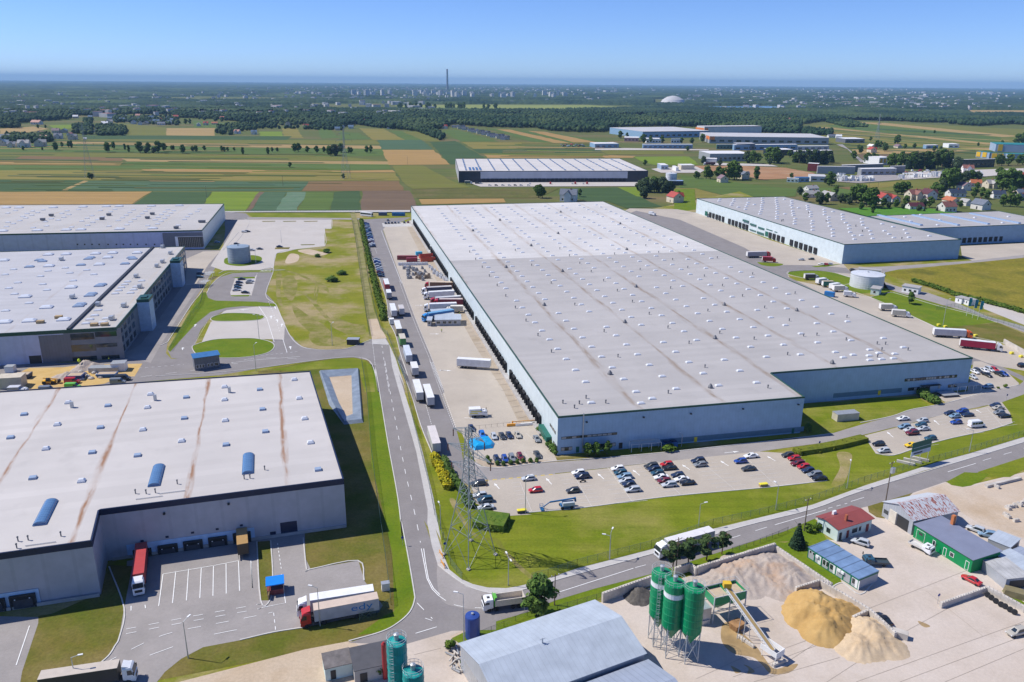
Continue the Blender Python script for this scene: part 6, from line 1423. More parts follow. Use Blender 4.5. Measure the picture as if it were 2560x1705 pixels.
# office container, red roofed house, garages
def cab_house(name, label, A, ang, L_, Wd, h, cat, roofm, wallm): return shed(name, label, A, ang, L_, Wd, h, h+.15, roofm, wallm, 1, cat, .12)
m_cgreen = flat('container_green', (.0,.16,.085), .5, .1); m_gpan = flat('container_grey', (.40,.41,.43), .6, .08)
R_cont = ribbed('container_roof_blue', (.16,.25,.40), 2.45, depth=.6, rough=.5, axis='X', var=.2)
a, b, c = g('B6',180,600), g('B6',570,852), g('B6',727,795); ang = math.atan2((b-a).y,(b-a).x); L_ = (b-a).length; Wd = (c-b).length
k = cab_house('office_container','long container office with blue roof and green frames', a, ang, L_, Wd, 2.75, 'container', R_cont, m_gpan); n = 7; w = L_/n
for i in range(n+1): wallrect(k,'front',max(0,i*w-.16),min(L_,i*w+.16),0,2.75,m_cgreen,'frame_post',out=.07)
wallrect(k,'front',0,L_,2.38,2.75,m_cgreen,'frame_rail',out=.06); wallrect(k,'front',0,L_,.0,.2,m_cgreen,'frame_rail',out=.06); wallrect(k,'right',0,Wd,2.4,2.75,m_cgreen,'frame_rail',L_=L_,out=.06)
for i, (s0,s1,z0,z1,door) in enumerate(((.5,1.1,1.7,2.3,0),(1.5,2.1,1.7,2.3,0),(w+1.2,w+2.1,.2,2.3,1),(2*w+.4,2*w+1.2,.9,2.2,0),(2*w+1.4,2*w+2.2,.9,2.2,0),(3*w+.4,3*w+1.3,.9,2.2,0),(3*w+1.5,3*w+2.4,.2,2.3,1),(6*w+.4,6*w+1.2,.9,2.2,0),(6*w+1.4,6*w+2.3,.2,2.3,1))):
    f = wallrect(k,'front',s0-.1,s1+.1,z0-.08,z1+.1,m_white,'door' if door else 'window',out=.05)
    if not door: MB().box(s0,s1,-.07,-.055,z0,z1).build('pane', m_win, f)
for s in (w+.5, 4*w+.6, 5*w-.8+.3): wallrect(k,'front',s,s+.8,1.7,2.3,m_white,'air_conditioner',out=.4)
R_red = ribbed('roof_red_sheet', (.27,.065,.055), .5, depth=.2, rough=.55, axis='X'); m_mint = flat('render_mint', (.56,.66,.62), .8, .1, .4); m_brick = flat('chimney_brick', (.40,.12,.06), .8, .2, 2)
a, b, c = g('B6',238,385), g('B6',408,478), g('B6',670,392); ang = math.atan2((c-b).y,(c-b).x); L_ = (c-b).length; Wd = (a-b).length
k = shed('red_roofed_house','single storey mint house with low red roof by the main road', b, ang, L_, Wd, 3.6, 4.2, R_red, m_mint, .6, 'house', .45)
for s0, s1, z0, z1, m, nm in ((.6,1.5,.1,2.3,T_dark,'door'),(3.2,4.1,.1,2.3,flat('door_maroon',(.2,.03,.03),.5),'door'),(5.2,7.0,1.0,2.3,m_win,'window'),(7.6,8.4,1.0,2.3,m_win,'window'),(10.2,11.2,.1,2.3,MATS['door_maroon'],'door')): wallrect(k,'front',s0,min(s1,L_-.2),z0,z1,m,nm)
for s0 in (Wd*.35, Wd*.75): wallrect(k,'left',s0,s0+1.2,1.0,2.3,m_win,'window')
MB().box(L_*.35,L_*.35+.6,1.5,2.1,3.4,5.6).build('chimney', m_brick, k); MB().box(L_*.3,L_*.3+1.0,Wd*.75,Wd*.75+.6,3.9,5.0).build('roof_box', m_white, k)
R_rusty = newmat('roof_rusty_sheet'); m_, nt_, b_ = R_rusty; v_ = coord(nt_,'obj',0,(1.6,.3,1)); nn = noise(nt_, v_, 1.6, 3, .7); sp_ = nd(nt_,'ShaderNodeSeparateXYZ'); nt_.links.new(coord(nt_,'obj'), sp_.inputs[0])
fx = mul(nt_, ramp(nt_, nn, .50, .56), ramp(nt_, sp_.outputs[1], 7.5, 6.0)); nt_.links.new(mixc(nt_, fx, (.50,.52,.55), (.30,.09,.06)), b_.inputs['Base Color']); b_.inputs['Roughness'].default_value = .6; R_rusty = m_
a, b, c = g('B6',775,170,4.2), g('B6',1005,315,4.2), g('B6',1355,240,4.2); a.z = b.z = c.z = 0; ang = math.atan2((c-b).y,(c-b).x); L2 = (c-b).length; Wd_ = (a-b).length
k = shed('garage_barn','old garage with rust streaked tin roof and open gate', b, ang, L2, Wd_, 4.2, 6.2, R_rusty, W_tin, .5, 'garage', .3)
wallrect(k,'left',Wd_*.12,Wd_*.5,.1,3.4,T_dark,'doorway'); wallrect(k,'left',Wd_*.52,Wd_*.75,.1,3.5,flat('gate_cream',(.62,.57,.48),.7),'gate',out=.25); wallrect(k,'left',Wd_*.8,Wd_*.95,1.3,2.4,m_win,'window')
m_vgreen = flat('wall_vivid_green', (.0,.23,.07), .55, .08); R_slate = flat('roof_slate_blue', (.20,.22,.30), .6, .08, .3)
a, b, c = g('B6',1000,442), g('B6',1445,722), g('B6',1680,660); ang = math.atan2((b-a).y,(b-a).x); L_ = (b-a).length; Wd = 9.0
k = shed('green_workshop','long bright green workshop with slate blue roof and orange chimney', a, ang, L_, Wd, 3.6, 4.0, R_slate, m_vgreen, 1, 'workshop', .3)
f = wallrect(k,'front',L_*.05,L_*.2,.2,2.9,m_white,'gate_frame',out=.03); MB().box(L_*.055,L_*.195,-.045,-.035,.25,2.8).build('gate', m_vgreen, f); MB().box(L_*.09,L_*.16,-.055,-.046,1.7,2.4).build('window', m_win, f)
for s0, s1, z0, z1, m in ((.34,.39,.2,2.6,m_win),(.53,.585,.2,2.4,m_vgreen),(.64,.71,1.1,2.3,m_win),(.9,.96,.2,2.5,m_vgreen)):
    f = wallrect(k,'front',L_*s0,L_*s1,z0,z1,m_white,'window' if z0 > 1 else 'door',out=.04); MB().box(L_*s0+.12,L_*s1-.12,-.055,-.045,z0+.1,z1-.12).build('panel', m, f)
MB().box(L_*.2,L_*.2+.8,Wd-1,Wd-.2,3.5,6.6).build('chimney', flat('chimney_orange',(.5,.17,.06),.8,.15,1), k)
R_rt = [R_tin, R_tin2, ribbed('roof_fibre_grey', (.42,.42,.42), 1.1, depth=.3, rough=.8, axis='Y', var=.2)]
for i, (q, lab, m) in enumerate((((1570,530,1740,600,1900,560),'grey tin shed right of the parked suvs, farthest',0),((1530,700,1710,850,1860,790),'pale container shed with brown stained roof beside the green workshop',2),((1620,650,1860,790,1960,740),'long pale tin shed behind the stained one at right edge',0),((1730,630,1900,720,2000,690),'blue tin shed at the right edge above the pale one',1))):
    a, b, c = g('B6',q[0],q[1]), g('B6',q[2],q[3]), g('B6',q[4],q[5]); ang = math.atan2((b-a).y,(b-a).x); k = cab_house('tin_shed', lab, a, ang, (b-a).length, min(6,(c-b).length), 2.7, 'shed', R_rt[m], W_tin)
    wallrect(k,'right',1,min(6,(c-b).length)-1,.1,2.2,T_dark,'door',L_=(b-a).length)
a, b, c = g('B3',775,1440,3), g('B3',880,1500,3), g('B3',1000,1375,3)
k = cab_house('small_shed','small shed with weathered grey boards roof at the bottom edge', g('B3',790,1485), .35, 5.2, 4.4, 2.8, 'shed', flat('roof_boards',(.15,.135,.13),.8,.3,.8), m_mint); wallrect(k,'front',1,2,.1,2.2,T_dark,'door')
k = cab_house('small_shed','larger shed with dark felt roof beside the teal silos', g('B3',1060,1512), .33, 7.6, 6.6, 3.0, 'shed', flat('roof_felt',(.085,.085,.095),.85,.12,.6), m_conc); wallrect(k,'front',1,2.4,.1,2.2,T_dark,'door')
# blue tank, tyres, loose blocks, sign
c = g('B3',2140,1075); o = empty('blue_tank',(c.x,c.y,0),0,'upright blue steel tank beside the junction','tank'); MB().lathe([(1.5,0.1),(1.55,.2),(1.55,5.2),(1.45,5.4),(.3,5.6)],20).build('tank_body', flat('tank_blue',(.03,.07,.28),.4,.12,.8), o); MB().lathe([(.3,5.5),(.3,5.9),(.05,5.95)],8).build('filler_cap', m_steel, o); MB().bar((-1.7,-.6,0),(-1.7,-.6,5.6),.05).bar((-1.7,.0,0),(-1.7,.0,5.6),.05).build('ladder', m_steel, o)
ty = None; TY = []
for x, y in ((1575,910),(1605,932),(1640,958),(1680,985),(1712,1000),(1750,1025),(1785,1045)):
    c = g('B6',x,y)
    if ty is None: mb = MB(); mb.wheel(0,0,.62,.5,0,18); ty = mb.build('tyre', m_tyre); o = ty
    else: o = ty.copy(); COL.objects.link(o)
    o.location = (c.x,c.y,0); o.rotation_euler = (-.25,0,math.radians(-33)); tag(o, None, 'tyre', 'worn tyres leaning on the block wall'); TY.append(o)
order_labels(TY, '{} worn tyre from left leaning on the block wall')
BL = []; bk = None
for x, y in ((1735,225),(1755,215),(1788,205),(1825,198),(1858,185),(1722,278),(1735,290),(1800,322),(1650,60),(1880,170)):
    c = g('B6',x,y)
    if bk is None: mb = MB().box(-.8,.8,-.4,.4,0,.8,0,.03).box(-.5,-.2,-.2,.2,.8,.9).box(.2,.5,-.2,.2,.8,.9); bk = mb.build('concrete_block', m_conc2); o = bk
    else: o = bk.copy(); COL.objects.link(o)
    o.location = (c.x,c.y,.02); o.rotation_euler = (0,0,x*.7); tag(o, None, 'block', 'loose concrete blocks on the pale dirt lot'); BL.append(o)
order_labels(BL, '{} loose concrete block from left on the dirt lot')
tag(MB().box(-7,7,-.5,.5,0,.8).build('concrete_beam', m_conc2, None, g('B6',1700,25), .38), 'long concrete beam lying on the dirt lot at upper right', 'beam')
tag(MB().box(-1.6,1.6,-.8,.8,0,1.4,0,.05).build('concrete_trough', m_conc2, None, g('B6',895,1215), -.55), 'tan concrete trough beside the end of the long block wall', 'trough')
c = g('B6',1800,900); o = MB(); o.box(-2.5,2.5,-1.4,1.4,0,1.5,0,.2); tag(o.build('covered_stack', flat('canvas_olive',(.20,.17,.09),.9,.2,1), None, c, -.5), 'olive canvas covered stack behind the tyre wall', 'stack')
# junk by the shed
rj = random.Random(3); jb = []
for i in range(16):
    c = g('B3',1930+rj.uniform(-40,90),1160+i*16+rj.uniform(-10,10)); q = MB(); q.box(-1.1,1.1,-.12,.12,0,.25); o = q.build('scrap_beam', m_conc2 if i%3 else m_steel, None, c, rj.uniform(0,3)); o.rotation_euler[1] = rj.uniform(-.3,.3); o.location.z = .2+.1*(i%3); tag(o, None, 'scrap', 'scrap concrete beams beside the grey shed'); jb.append(o)
order_labels(jb, '{} scrap beam from the top in the pile beside the shed', key=lambda o: -o.location.y)
# trees of the foreground
plant('oak', g('B4',925,1015), 10.0, 'big leafy roadside tree between the tipper lorry and the grey shed', wide=1.05)
for (x, y, h, w), lab in zip(((310,480,7.6,1.25),(470,440,7.6,1.3),(640,390,7.2,1.25),(790,330,6.2,1.2)), ('pine nearest the silos, leftmost of the roadside group','second pine from left in front of the white lorry','third pine from left behind the block wall','smallest pine at right end of the roadside group')): plant('pine' if x%20 else 'pine2', g('B5',x,y), h, lab, 'pines beside the main road', w)
plant('spruce', g('B5',1520,262), 7.0, 'dense dark spruce beside the office container', wide=1.15)
for x, y, h, lab in ((100,490,2.6,'low bush left of the dark spruce'),(185,400,2.4,'pale bush beside the utility pole near the spruce'),(265,385,2.4,'bush against the mint house wall')): plant('bush', g('B6',x,y), h, lab)
for x, y, h, lab in ((2120,1360,3.4,'bushy weed clump beside the grey shed wall'),(1940,1180,2.2,'yellow green weed by the scrap pile'),(1330,1420,3.0,'weedy bush between shed and teal silo')): plant('bush', g('B3',x,y), h, lab)
# ================================================================ SITE FURNITURE
# lattice pylon
def pylon(label, c, ang, H_, s, arms, r=.105, arm_len=None, cat='pylon'):
    o = empty('power_pylon', (c[0],c[1],0), ang, label, cat); wst = H_*.62
    def half(z): return s*(1-z/wst*.78) if z < wst else s*.22*(1-(z-wst)/(H_-wst)*.55)
    zs = [0]; 
    while zs[-1] < H_-1.5: zs.append(min(H_, zs[-1]+max(1.6, half(zs[-1])*1.75)))
    for sx in (-1,1):
        for sy in (-1,1):
            mb = MB()
            for z0, z1 in zip(zs, zs[1:]): mb.bar((sx*half(z0),sy*half(z0),z0),(sx*half(z1),sy*half(z1),z1), r)
            mb.build('leg', m_pyl, o)
    br = MB()
    for z0, z1 in zip(zs, zs[1:]):
        a, b = half(z0), half(z1)
        for s1 in (-1,1):
            for p, q in (((-a,s1*a,z0),(b,s1*b,z1)),((a,s1*a,z0),(-b,s1*b,z1)),((s1*a,-a,z0),(s1*b,b,z1)),((s1*a,a,z0),(s1*b,-b,z1))): br.bar(p, q, r*.55)
            br.bar((-b,s1*b,z1),(b,s1*b,z1), r*.55).bar((s1*b,-b,z1),(s1*b,b,z1), r*.55)
    br.build('lattice_brace', m_pyl, o)
    for z, al in arms:
        for sx in (-1,1):
            am = MB(); b = half(z)
            for sy in (-1,1):
                am.bar((sx*b,sy*b,z),(sx*al,0,z), r*.7).bar((sx*b,sy*b,z+1.7),(sx*al,0,z+.05), r*.7)
                for t in (.25,.5,.75): am.bar((sx*(b+(al-b)*t),sy*b*(1-t),z),(sx*(b+(al-b)*t),sy*b*(1-t),z+1.7*(1-t)), r*.4)
            for t in (.2,.4,.6,.8): am.bar((sx*(b+(al-b)*t),-b*(1-t),z),(sx*(b+(al-b)*(t+.1)),b*(1-t-.1),z), r*.4)
            am.build('cross_arm', m_pyl, o)
            MB().lathe([(.1,z-2.0),(.16,z-1.8),(.1,z-1.5),(.16,z-1.2),(.1,z-.9),(.16,z-.6),(.06,z)],6,0,(sx*al,0)).build('insulator', flat('insulator_brown',(.12,.05,.03),.3), o)
    for sx in (-1,1):
        for sy in (-1,1): MB().box(sx*s-.4,sx*s+.4,sy*s-.4,sy*s+.4,-.1,.35).build('footing', m_conc, o)
    return o
m_pyl = flat('pylon_galvanised', (.25,.29,.31), .5, .12, 1.0, metal=.2)
f0, f1, f2 = g('O',1033,1276), g('O',1090,1311), g('O',1127,1275); ctr = (f0+f2)/2; 
s_py = (f0-f1).length/2; a_py = math.atan2((f1-f0).y,(f1-f0).x)
tip = g('B7',835,835,27)-g('B7',935,790,27); ARM = math.atan2(tip.y,tip.x)
pylon('tall steel lattice pylon with three cross arms at the road junction', ctr, a_py, 35.2, s_py, [(23,6.2),(27.5,7.4),(32,5.4)])
pylon('faint lattice pylon among the far strip fields at left', g('A1',615,800), .6, 62, 5, [(38,9),(46,11),(54,8)], .085)
pylon('faint lattice pylon left of the brown ploughed field', g('A2',40,810), .6, 58, 4.5, [(36,9),(44,10),(51,8)], .1)
pylon('far lattice mast rising over the airfield strips at right', g('A3',1345,560), .6, 55, 4.5, [(36,8),(44,9)], .14)
# lamps
def lamp(label, p, h, ang, arms=1, group='street lamps of the site'):
    o = empty('street_lamp', (p.x,p.y,0), ang, label, 'street lamp', group)
    MB().bar((0,0,0),(0,0,h),.13,6,0,.07).build('pole', m_steel, o)
    for s in ((1,) if arms == 1 else (1,-1)):
        MB().bar((0,0,h-.05),(s*1.5,0,h+.25),.06).build('arm', m_steel, o); MB().box(s*1.6-.45,s*1.6+.45,-.17,.17,h+.2,h+.34).build('lamp_head', m_white, o)
LAMPS = [('B2',1622,1362,8.6,'tall slim street lamp at the lower edge of the docking yard'),('B3',738,975,9.5,'street lamp in front of the lettered trailer'),('B2',660,1600,6.5,'street lamp beside the lorry at the bottom left'),('B4',658,738,7.5,'double headed street lamp inside the bend of the road'),('B4',1530,512,7.5,'street lamp by the fence left of the white lorry'),('B8',612,1228,6.5,'street lamp at the pavement near the pylon shadow'),('B8',1222,1000,6.5,'street lamp behind the driving white lorry'),('B8',1750,890,7.5,'street lamp on the bank below the right end of the car park'),('B8',2237,742,8,'street lamp near the worn grass strip'),('C1',1528,1290,7.5,'street lamp below the white minibus'),('B7',1440,1335,11,'tall lamp post beside the boom lift'),('B7',703,1465,6.5,'lamp by the fence left of the pylon'),('A5',262,1395,11,'lamp post at the left end of the curved lawn'),('A5',288,1135,11,'lamp post between the pale bay and the road'),('A5',262,520,9,'lamp post beside the round grey tank'),('A5',470,350,9,'lamp post on the pale forecourt'),('A5',885,1190,10,'lamp post at the dry meadow edge'),('B4',275,1240,12,'tall grey mast beside the blue tank'),('C7',585,690,13,'tall lamp mast between the lawn and the orange cab lorry'),('B8',1105,455,4,'short sign post by the big warehouse front')]
for i, (r, x, y, h, lab) in enumerate(LAMPS): lamp(lab, g(r,x,y), h, (1.2,2.9,.3,1.9)[i%4], 2 if i in (3,13) else 1)
# utility poles with wires
m_wood = flat('pole_wood', (.16,.12,.09), .85, .2, 1)
def upole(label, p, h, tr=False):
    o = empty('utility_pole', (p.x,p.y,0), .5, label, 'utility pole', 'utility poles'); MB().bar((0,0,0),(0,0,h),.16,6,0,.11).build('pole', m_wood, o); MB().bar((-1.1,0,h-.5),(1.1,0,h-.5),.07).build('cross_bar', m_wood, o)
    for x in (-.9,0,.9): MB().lathe([(.06,h-.45),(.1,h-.3),(.04,h-.1)],6,0,(x,0)).build('insulator', m_white, o)
    if tr: MB().box(-.6,.6,-.9,-.2,h-3.2,h-1.6).build('transformer', m_steel, o)
upole('dark pole at the roadside behind the leafy tree', g('B4',1055,905), 8); upole('pole between the dark spruce and the mint house', g('B6',155,395), 9.5); upole('thick pole with transformer beside the rusty garage', g('B6',790,160), 12, True); upole('thin pole in front of the pines', g('B5',348,490), 9)
for i, (r, x, y) in enumerate((('A2',462,715),('A1',1938,865),('A1',1415,940),('A2',70,780),('A3',1290,900),('A3',1350,905))): upole('far pole standing alone in the strip fields' if i < 1 else ('far pole '+('in the dark green field','in the bright green field','beside the far pylon','left of two beyond the village fields','right of two beyond the village fields')[i-1]), g(r,x,y), 11)
# fences
m_mesh, nt_, b_ = newmat('wire_mesh_green'); b_.inputs['Base Color'].default_value = (.12,.22,.18,1); tr_ = nd(nt_,'ShaderNodeBsdfTransparent'); mx = nd(nt_,'ShaderNodeMixShader'); mx.inputs[0].default_value = .22
nt_.links.new(tr_.outputs[0], mx.inputs[1]); nt_.links.new(b_.outputs[0], mx.inputs[2]); nt_.links.new(mx.outputs[0], nt_.nodes['Material Output'].inputs[0])
m_post = flat('fence_post_green', (.10,.16,.13), .6, .15)
def fence(label, line, h=2.0, step=2.6, posts=m_post, mesh=True):
    p = pts(line); o = empty('wire_fence', (p[0].x,p[0].y,0), 0, label, 'fence'); pm = MB(); mm = MB(); org = p[0]
    for a, b in zip(p, p[1:]):
        n = max(1, int((b-a).length/step))
        for k in range(n+1): q = a.lerp(b, k/n)-org; pm.bar((q.x,q.y,0),(q.x,q.y,h), .05)
        a_, b_ = a-org, b-org; mm.add([(a_.x,a_.y,.05),(b_.x,b_.y,.05),(b_.x,b_.y,h-.05),(a_.x,a_.y,h-.05)], [(0,1,2,3)]); pm.bar((a_.x,a_.y,h-.08),(b_.x,b_.y,h-.08),.025)
    pm.build('post_row', posts, o)
    if mesh: mm.build('wire_mesh', m_mesh, o)
fence('green mesh fence between the long road pavement and the trailers','A5 1335,1100 1400,1280 1480,1480 B7 330,0 400,200 460,520 545,870 600,1080 650,1350 700,1480 720,1568 B4 100,330 160,560 260,690 ')
fence('green mesh fence along the main road pavement','B4 860,690 1000,655 1250,570 1600,480 1890,405 B8 1320,995 1700,910 2000,830 2355,700 C1 1100,1400 1530,1285 2290,1055 2700,930')
fence('mesh fence on the left side of the gravel track','A5 1045,165 1075,330 1115,620 1165,960 1190,1110'); fence('mesh fence on the right side of the gravel track','A5 1090,165 1130,350 1185,680 1230,890 1280,1060 1335,1110')
fence('thin fence along the foot of the corner warehouse lawn','B7 15,20 60,300 100,800 150,1200 200,1568 B3 1340,360 1390,780 1260,870 1100,925'); fence('post and wire fence along the plant verge','B4 400,1180 620,1090 820,1000 1080,950 1500,830 1890,690',1.4,2.2,m_dsteel); fence('post and wire fence right of the pines','B5 890,310 1100,245 1340,150 1430,110',1.4,2.2,m_dsteel)
fence('dark mesh fence around the east gate lane','C7 480,455 760,400 1320,600 1500,655 1809,760'); fence('fence along the lane below the far left fields','A5 -90,90 400,98 1100,92'); fence('mesh fence beside the oval car park lawn','A4 1660,760 1640,850 1560,950 1480,1080 1385,1235')
# chain fence in front of the dock ramp
fence('low dark chain fence between the small lot and the loading yard','B7 880,615 1300,570 1550,550',1.2,2.0,m_dsteel,False)
o = tag(MB().box(-2.4,2.4,-.3,.3,.1,.9,0,.06).build('barrier_block', flat('barrier_orange',(.75,.33,.03),.5), None, g('B7',1340,575), .2), 'orange barrier block by the chain fence', 'barrier'); tag(MB().box(-3.4,3.4,-.3,.3,.1,.9,0,.06).build('barrier_block', m_white, None, g('B7',1440,570), .2), 'white barrier block right of the orange one', 'barrier'); tag(MB().bar((-4.5,0,1.1),(4.5,0,1.1),.12).box(-4.6,-4.2,-.2,.2,0,1.3).build('boom_barrier', MATS['barrier_orange'], None, g('B7',1440,555), .2), 'orange boom barrier above the white block', 'barrier')
# hedges and plants
hedge('long green hedge between the gravel track and the parked cars','A5 1120,170 1150,330 1200,560 1250,760 1290,900 1305,985',3.4,2.2,f_bush,9000,.36)
hedge('yellow flowering hedge by the road bend','B7 655,855 700,970 745,1080 760,1110',3.0,2.2,f_yel,2200,.3); hedge('dark green hedge along the lot behind the yellow one','B7 720,880 780,1010 850,1080 900,1160 960,1280',2.6,2.0,f_dec,2600,.3)
hedge('clipped green hedge block behind the pylon','B7 1075,1415 1215,1435',7.0,1.8,f_bush,2600,.2,clip=True); hedge('clipped olive hedge at the right end of the front car park','B8 1905,500 2050,480 2200,450 2340,415',3.6,1.4,foliage('olive_hedge',(.13,.15,.015),(.17,.19,.02),(.09,.12,.015),.5,1.6),3600,.2,clip=True)
hedge('dark bush row in front of the set back office entrance','C1 835,440 900,520 980,570 1080,615',4.2,2.6,f_dec,2600,.3); hedge('dark scrub strip between the wild meadow and the east lane','A6 1600,615 1750,660 1900,715 2100,760 2355,830 2600,900',3.5,2.2,f_bush,5000,.4)
for i, (x, y) in enumerate(((1570,630),(1605,660),(1620,690),(1650,750),(1680,790),(1700,815))): plant('dbush', g('B7',x,y), 2.4, ('topmost','second','third','fourth','fifth','lowest')[i]+' bush along the warehouse corner wall', 'bushes at the warehouse corner', 1.4)
for i, (x, y) in enumerate(((460,525),(520,520),(595,510))): plant('ash', g('B8',x,y), 4.6, ('left','middle','right')[i]+' of three small trees before the office windows', None, 1.1)
plant('bush', g('B8',1015,485), 2.2, 'yellow green shrub beside the bicycle shelter', None, 2.0)
sb = [plant('dbush', g('B7',x,y), 1.5, None, 'low bushes in the gravel bed', 1.1) for x, y in ((1110,870),(1125,905),(1195,915),(1250,918),(1312,910),(1372,902),(1425,895),(1487,892),(1540,890))]; order_labels(sb, '{} low bush from left in the gravel bed')
plant('bush', g('C1',2035,385), 1.6, 'round shrub on the verge of the corner lot'); plant('bush', g('C1',1935,405), 1.1, 'tiny shrub left of the round one at the corner lot'); plant('dbush', g('B8',1965,355), 3.0, 'dark bush at the right end of the main front wall')
plant('ash', g('C7',85,360), 6.5, 'small round tree in a paved ring on the east lawn', wide=1.2)
for i, (x, y, s) in enumerate(((840,430,1),(765,465,.8),(880,665,1.2),(960,610,1))): plant('dbush', g('A5',x,y), 2.6*s, ('right bush by the rubble on the dry meadow','left bush by the rubble on the dry meadow','long dark bush in the middle of the dry meadow','bush beside the stones on the dry meadow')[i], None, 2.4)
# shelters, kiosks, tanks, gatehouses
def shelter(label, a, b, dep, h):
    d = b-a; o = empty('bicycle_shelter', (a.x,a.y,0), math.atan2(d.y,d.x), label, 'shelter'); L_ = d.length; f = MB()
    for k in range(4):
        x = L_*k/3; f.bar((x,0,0),(x,0,h),.07).bar((x,dep,0),(x,dep,h+.25),.07)
    for y, z in ((0,h),(dep,h+.25)): f.bar((0,y,z),(L_,y,z),.06)
    for k in range(9): f.bar((L_*k/8,0,h),(L_*k/8,dep,h+.25),.04)
    f.build('frame', m_white, o); MB().poly([(0,-.2,h+.06),(L_,-.2,h+.06),(L_,dep+.1,h+.32),(0,dep+.1,h+.32)]).build('roof_sheet', m_mesh2, o)
m_mesh2, nt_, b_ = newmat('clear_roof_sheet'); b_.inputs['Base Color'].default_value = (.5,.5,.48,1); tr_ = nd(nt_,'ShaderNodeBsdfTransparent'); mx = nd(nt_,'ShaderNodeMixShader'); mx.inputs[0].default_value = .5
nt_.links.new(tr_.outputs[0], mx.inputs[1]); nt_.links.new(b_.outputs[0], mx.inputs[2]); nt_.links.new(mx.outputs[0], nt_.nodes['Material Output'].inputs[0])
shelter('white framed glass shelter before the main front wall', g('B8',762,495), g('B8',965,480), 2.2, 2.6); shelter('white framed glass shelter beside the set back entrance', g('C1',1360,470), g('C1',1690,435), 2.4, 2.6)
for i, (x, y) in enumerate(((1700,720),(1735,650))): shelter(('lower','upper')[i]+' pale shelter roof beside the oval car park', g('A4',x-25,y), g('A4',x+20,y-30), 3, 2.6)
def tank(label, a, b, h, m, conical=False):
    c = (a+b)/2; r = (b-a).length/2; o = empty('round_tank', (c.x,c.y+r*.0,0), 0, label, 'tank'); n = 40
    mb = MB().lathe([(r,-.3),(r,h)], n, cap=False)
    for k in range(1,6): mb.lathe([(r,h*k/6-.08),(r+.07,h*k/6),(r,h*k/6+.08)], n, cap=False)
    mb.build('shell', m, o); MB().lathe([(r+.1,h-.15),(r+.1,h+.05),(r*.5,h+.5),(.3,h+.85 if conical else h+.6)], n).build('roof', m, o)
    MB().lathe([(.5,h+.6),(.5,h+1.3),(.1,h+1.4)],10).build('vent_cap', m_steel, o); MB().box(r,r+.5,-.4,.4,0,h+.8).build('ladder', m_steel, o)
m_tg = ribbed('tank_blue_grey', (.26,.33,.40), 1.4, depth=.15, rough=.45, axis='Z'); m_tw = ribbed('tank_white', (.62,.64,.67), 1.2, depth=.12, rough=.4, axis='Z')
tank('blue grey corrugated water tank on the left forecourt', g('A4',1868,505), g('A4',2045,505), 10, m_tg); tank('white round water tank on the east lawn', g('A6',1168,645), g('A6',1380,645), 7.4, m_tw, True)
tank('small silver tank beside the black and white hall', g('C3',770,740), g('C3',893,740), 11, m_tw); c = g('C3',865,762); o = cab_house('pump_house','dark pump house at the foot of the silver tank', g('C3',805,765), 0, 17, 8, 4.5, 'pump house', m_pdome, W_dark); wallrect(o,'front',2,5,.2,3,m_steel,'door')
def gate(label, P3, h, roofm, wallm, wins, name='gatehouse', cat='gatehouse', over=.4):
    a, b, c = P3; ang = math.atan2((b-a).y,(b-a).x); L_ = (b-a).length; Wd = (c-b).length; o = shed(name, label, a, ang, L_, Wd, h, h+.12, roofm, wallm, 1, cat, over)
    for s0, s1 in wins: f = wallrect(o,'front',L_*s0,L_*s1,.9,2.3,m_white,'window',out=.04); MB().box(L_*s0+.1,L_*s1-.1,-.06,-.045,1.0,2.2).build('pane', m_win, f)
    return o
o = gate('dark glazed gatehouse with blue roof at the left site entrance',(g('A4',1595,1395),g('A4',1800,1365),g('A4',1800,1330)),5.2,flat('roof_bright_blue',(.04,.15,.34),.45),W_slate,[(.05,.16),(.18,.27),(.29,.38),(.5,.58),(.62,.74),(.78,.95)])
gate('white low pump house behind the round white tank',(g('A6',1220,560),g('A6',1370,575),g('A6',1400,570)),3.2,R_steel,m_white,[(.2,.3),(.5,.6)],'pump_house','pump house')
gate('pale box shaped pump house with green doors by the tank',(g('A6',1302,700),g('A6',1360,708),g('A6',1432,702)),3.4,R_steel,m_mint,[(.3,.6)],'pump_house','pump house'); 
gate('white guard house with three dark windows on the east lane',(g('C7',-40,180),g('C7',205,220),g('C7',290,200)),3.6,R_steel,m_white,[(.12,.27),(.42,.6),(.72,.9)],'guard_house','guard house')
gate('left small white cabin behind the flags',(g('C7',765,335),g('C7',860,362),g('C7',900,340)),3.0,R_steel,m_white,[(.4,.6)],'cabin','cabin'); gate('right small white cabin behind the flags',(g('C7',885,360),g('C7',970,388),g('C7',1010,365)),3.0,R_steel,m_white,[(.5,.7)],'cabin','cabin')
gate('long grey site cabin with four windows on the loading yard',(g('C6',1090,1330),g('C6',1420,1325),g('C6',1400,1260)),2.9,R_tin,m_gpan,[(.04,.2),(.28,.44),(.5,.65),(.72,.85)],'site_cabin','cabin'); gate('pale grey site cabin behind the long one',(g('C6',1070,1270),g('C6',1330,1255),g('C6',1320,1180)),2.9,R_tin,m_gpan,[(.1,.3)],'site_cabin','cabin'); gate('small upright grey booth beside the blue cab lorry',(g('C6',985,1335),g('C6',1035,1335),g('C6',1035,1290)),2.8,R_tin,m_gpan,[(.2,.8)],'site_booth','booth')
c = g('C6',520,1310); tag(MB().box(-1.1,1.1,-1.3,1.3,.4,2.9,0,.05).build('cab_unit', m_white, None, (c.x,c.y,0), H1), 'small white cab unit left of the white trailer at the fence', 'cab')
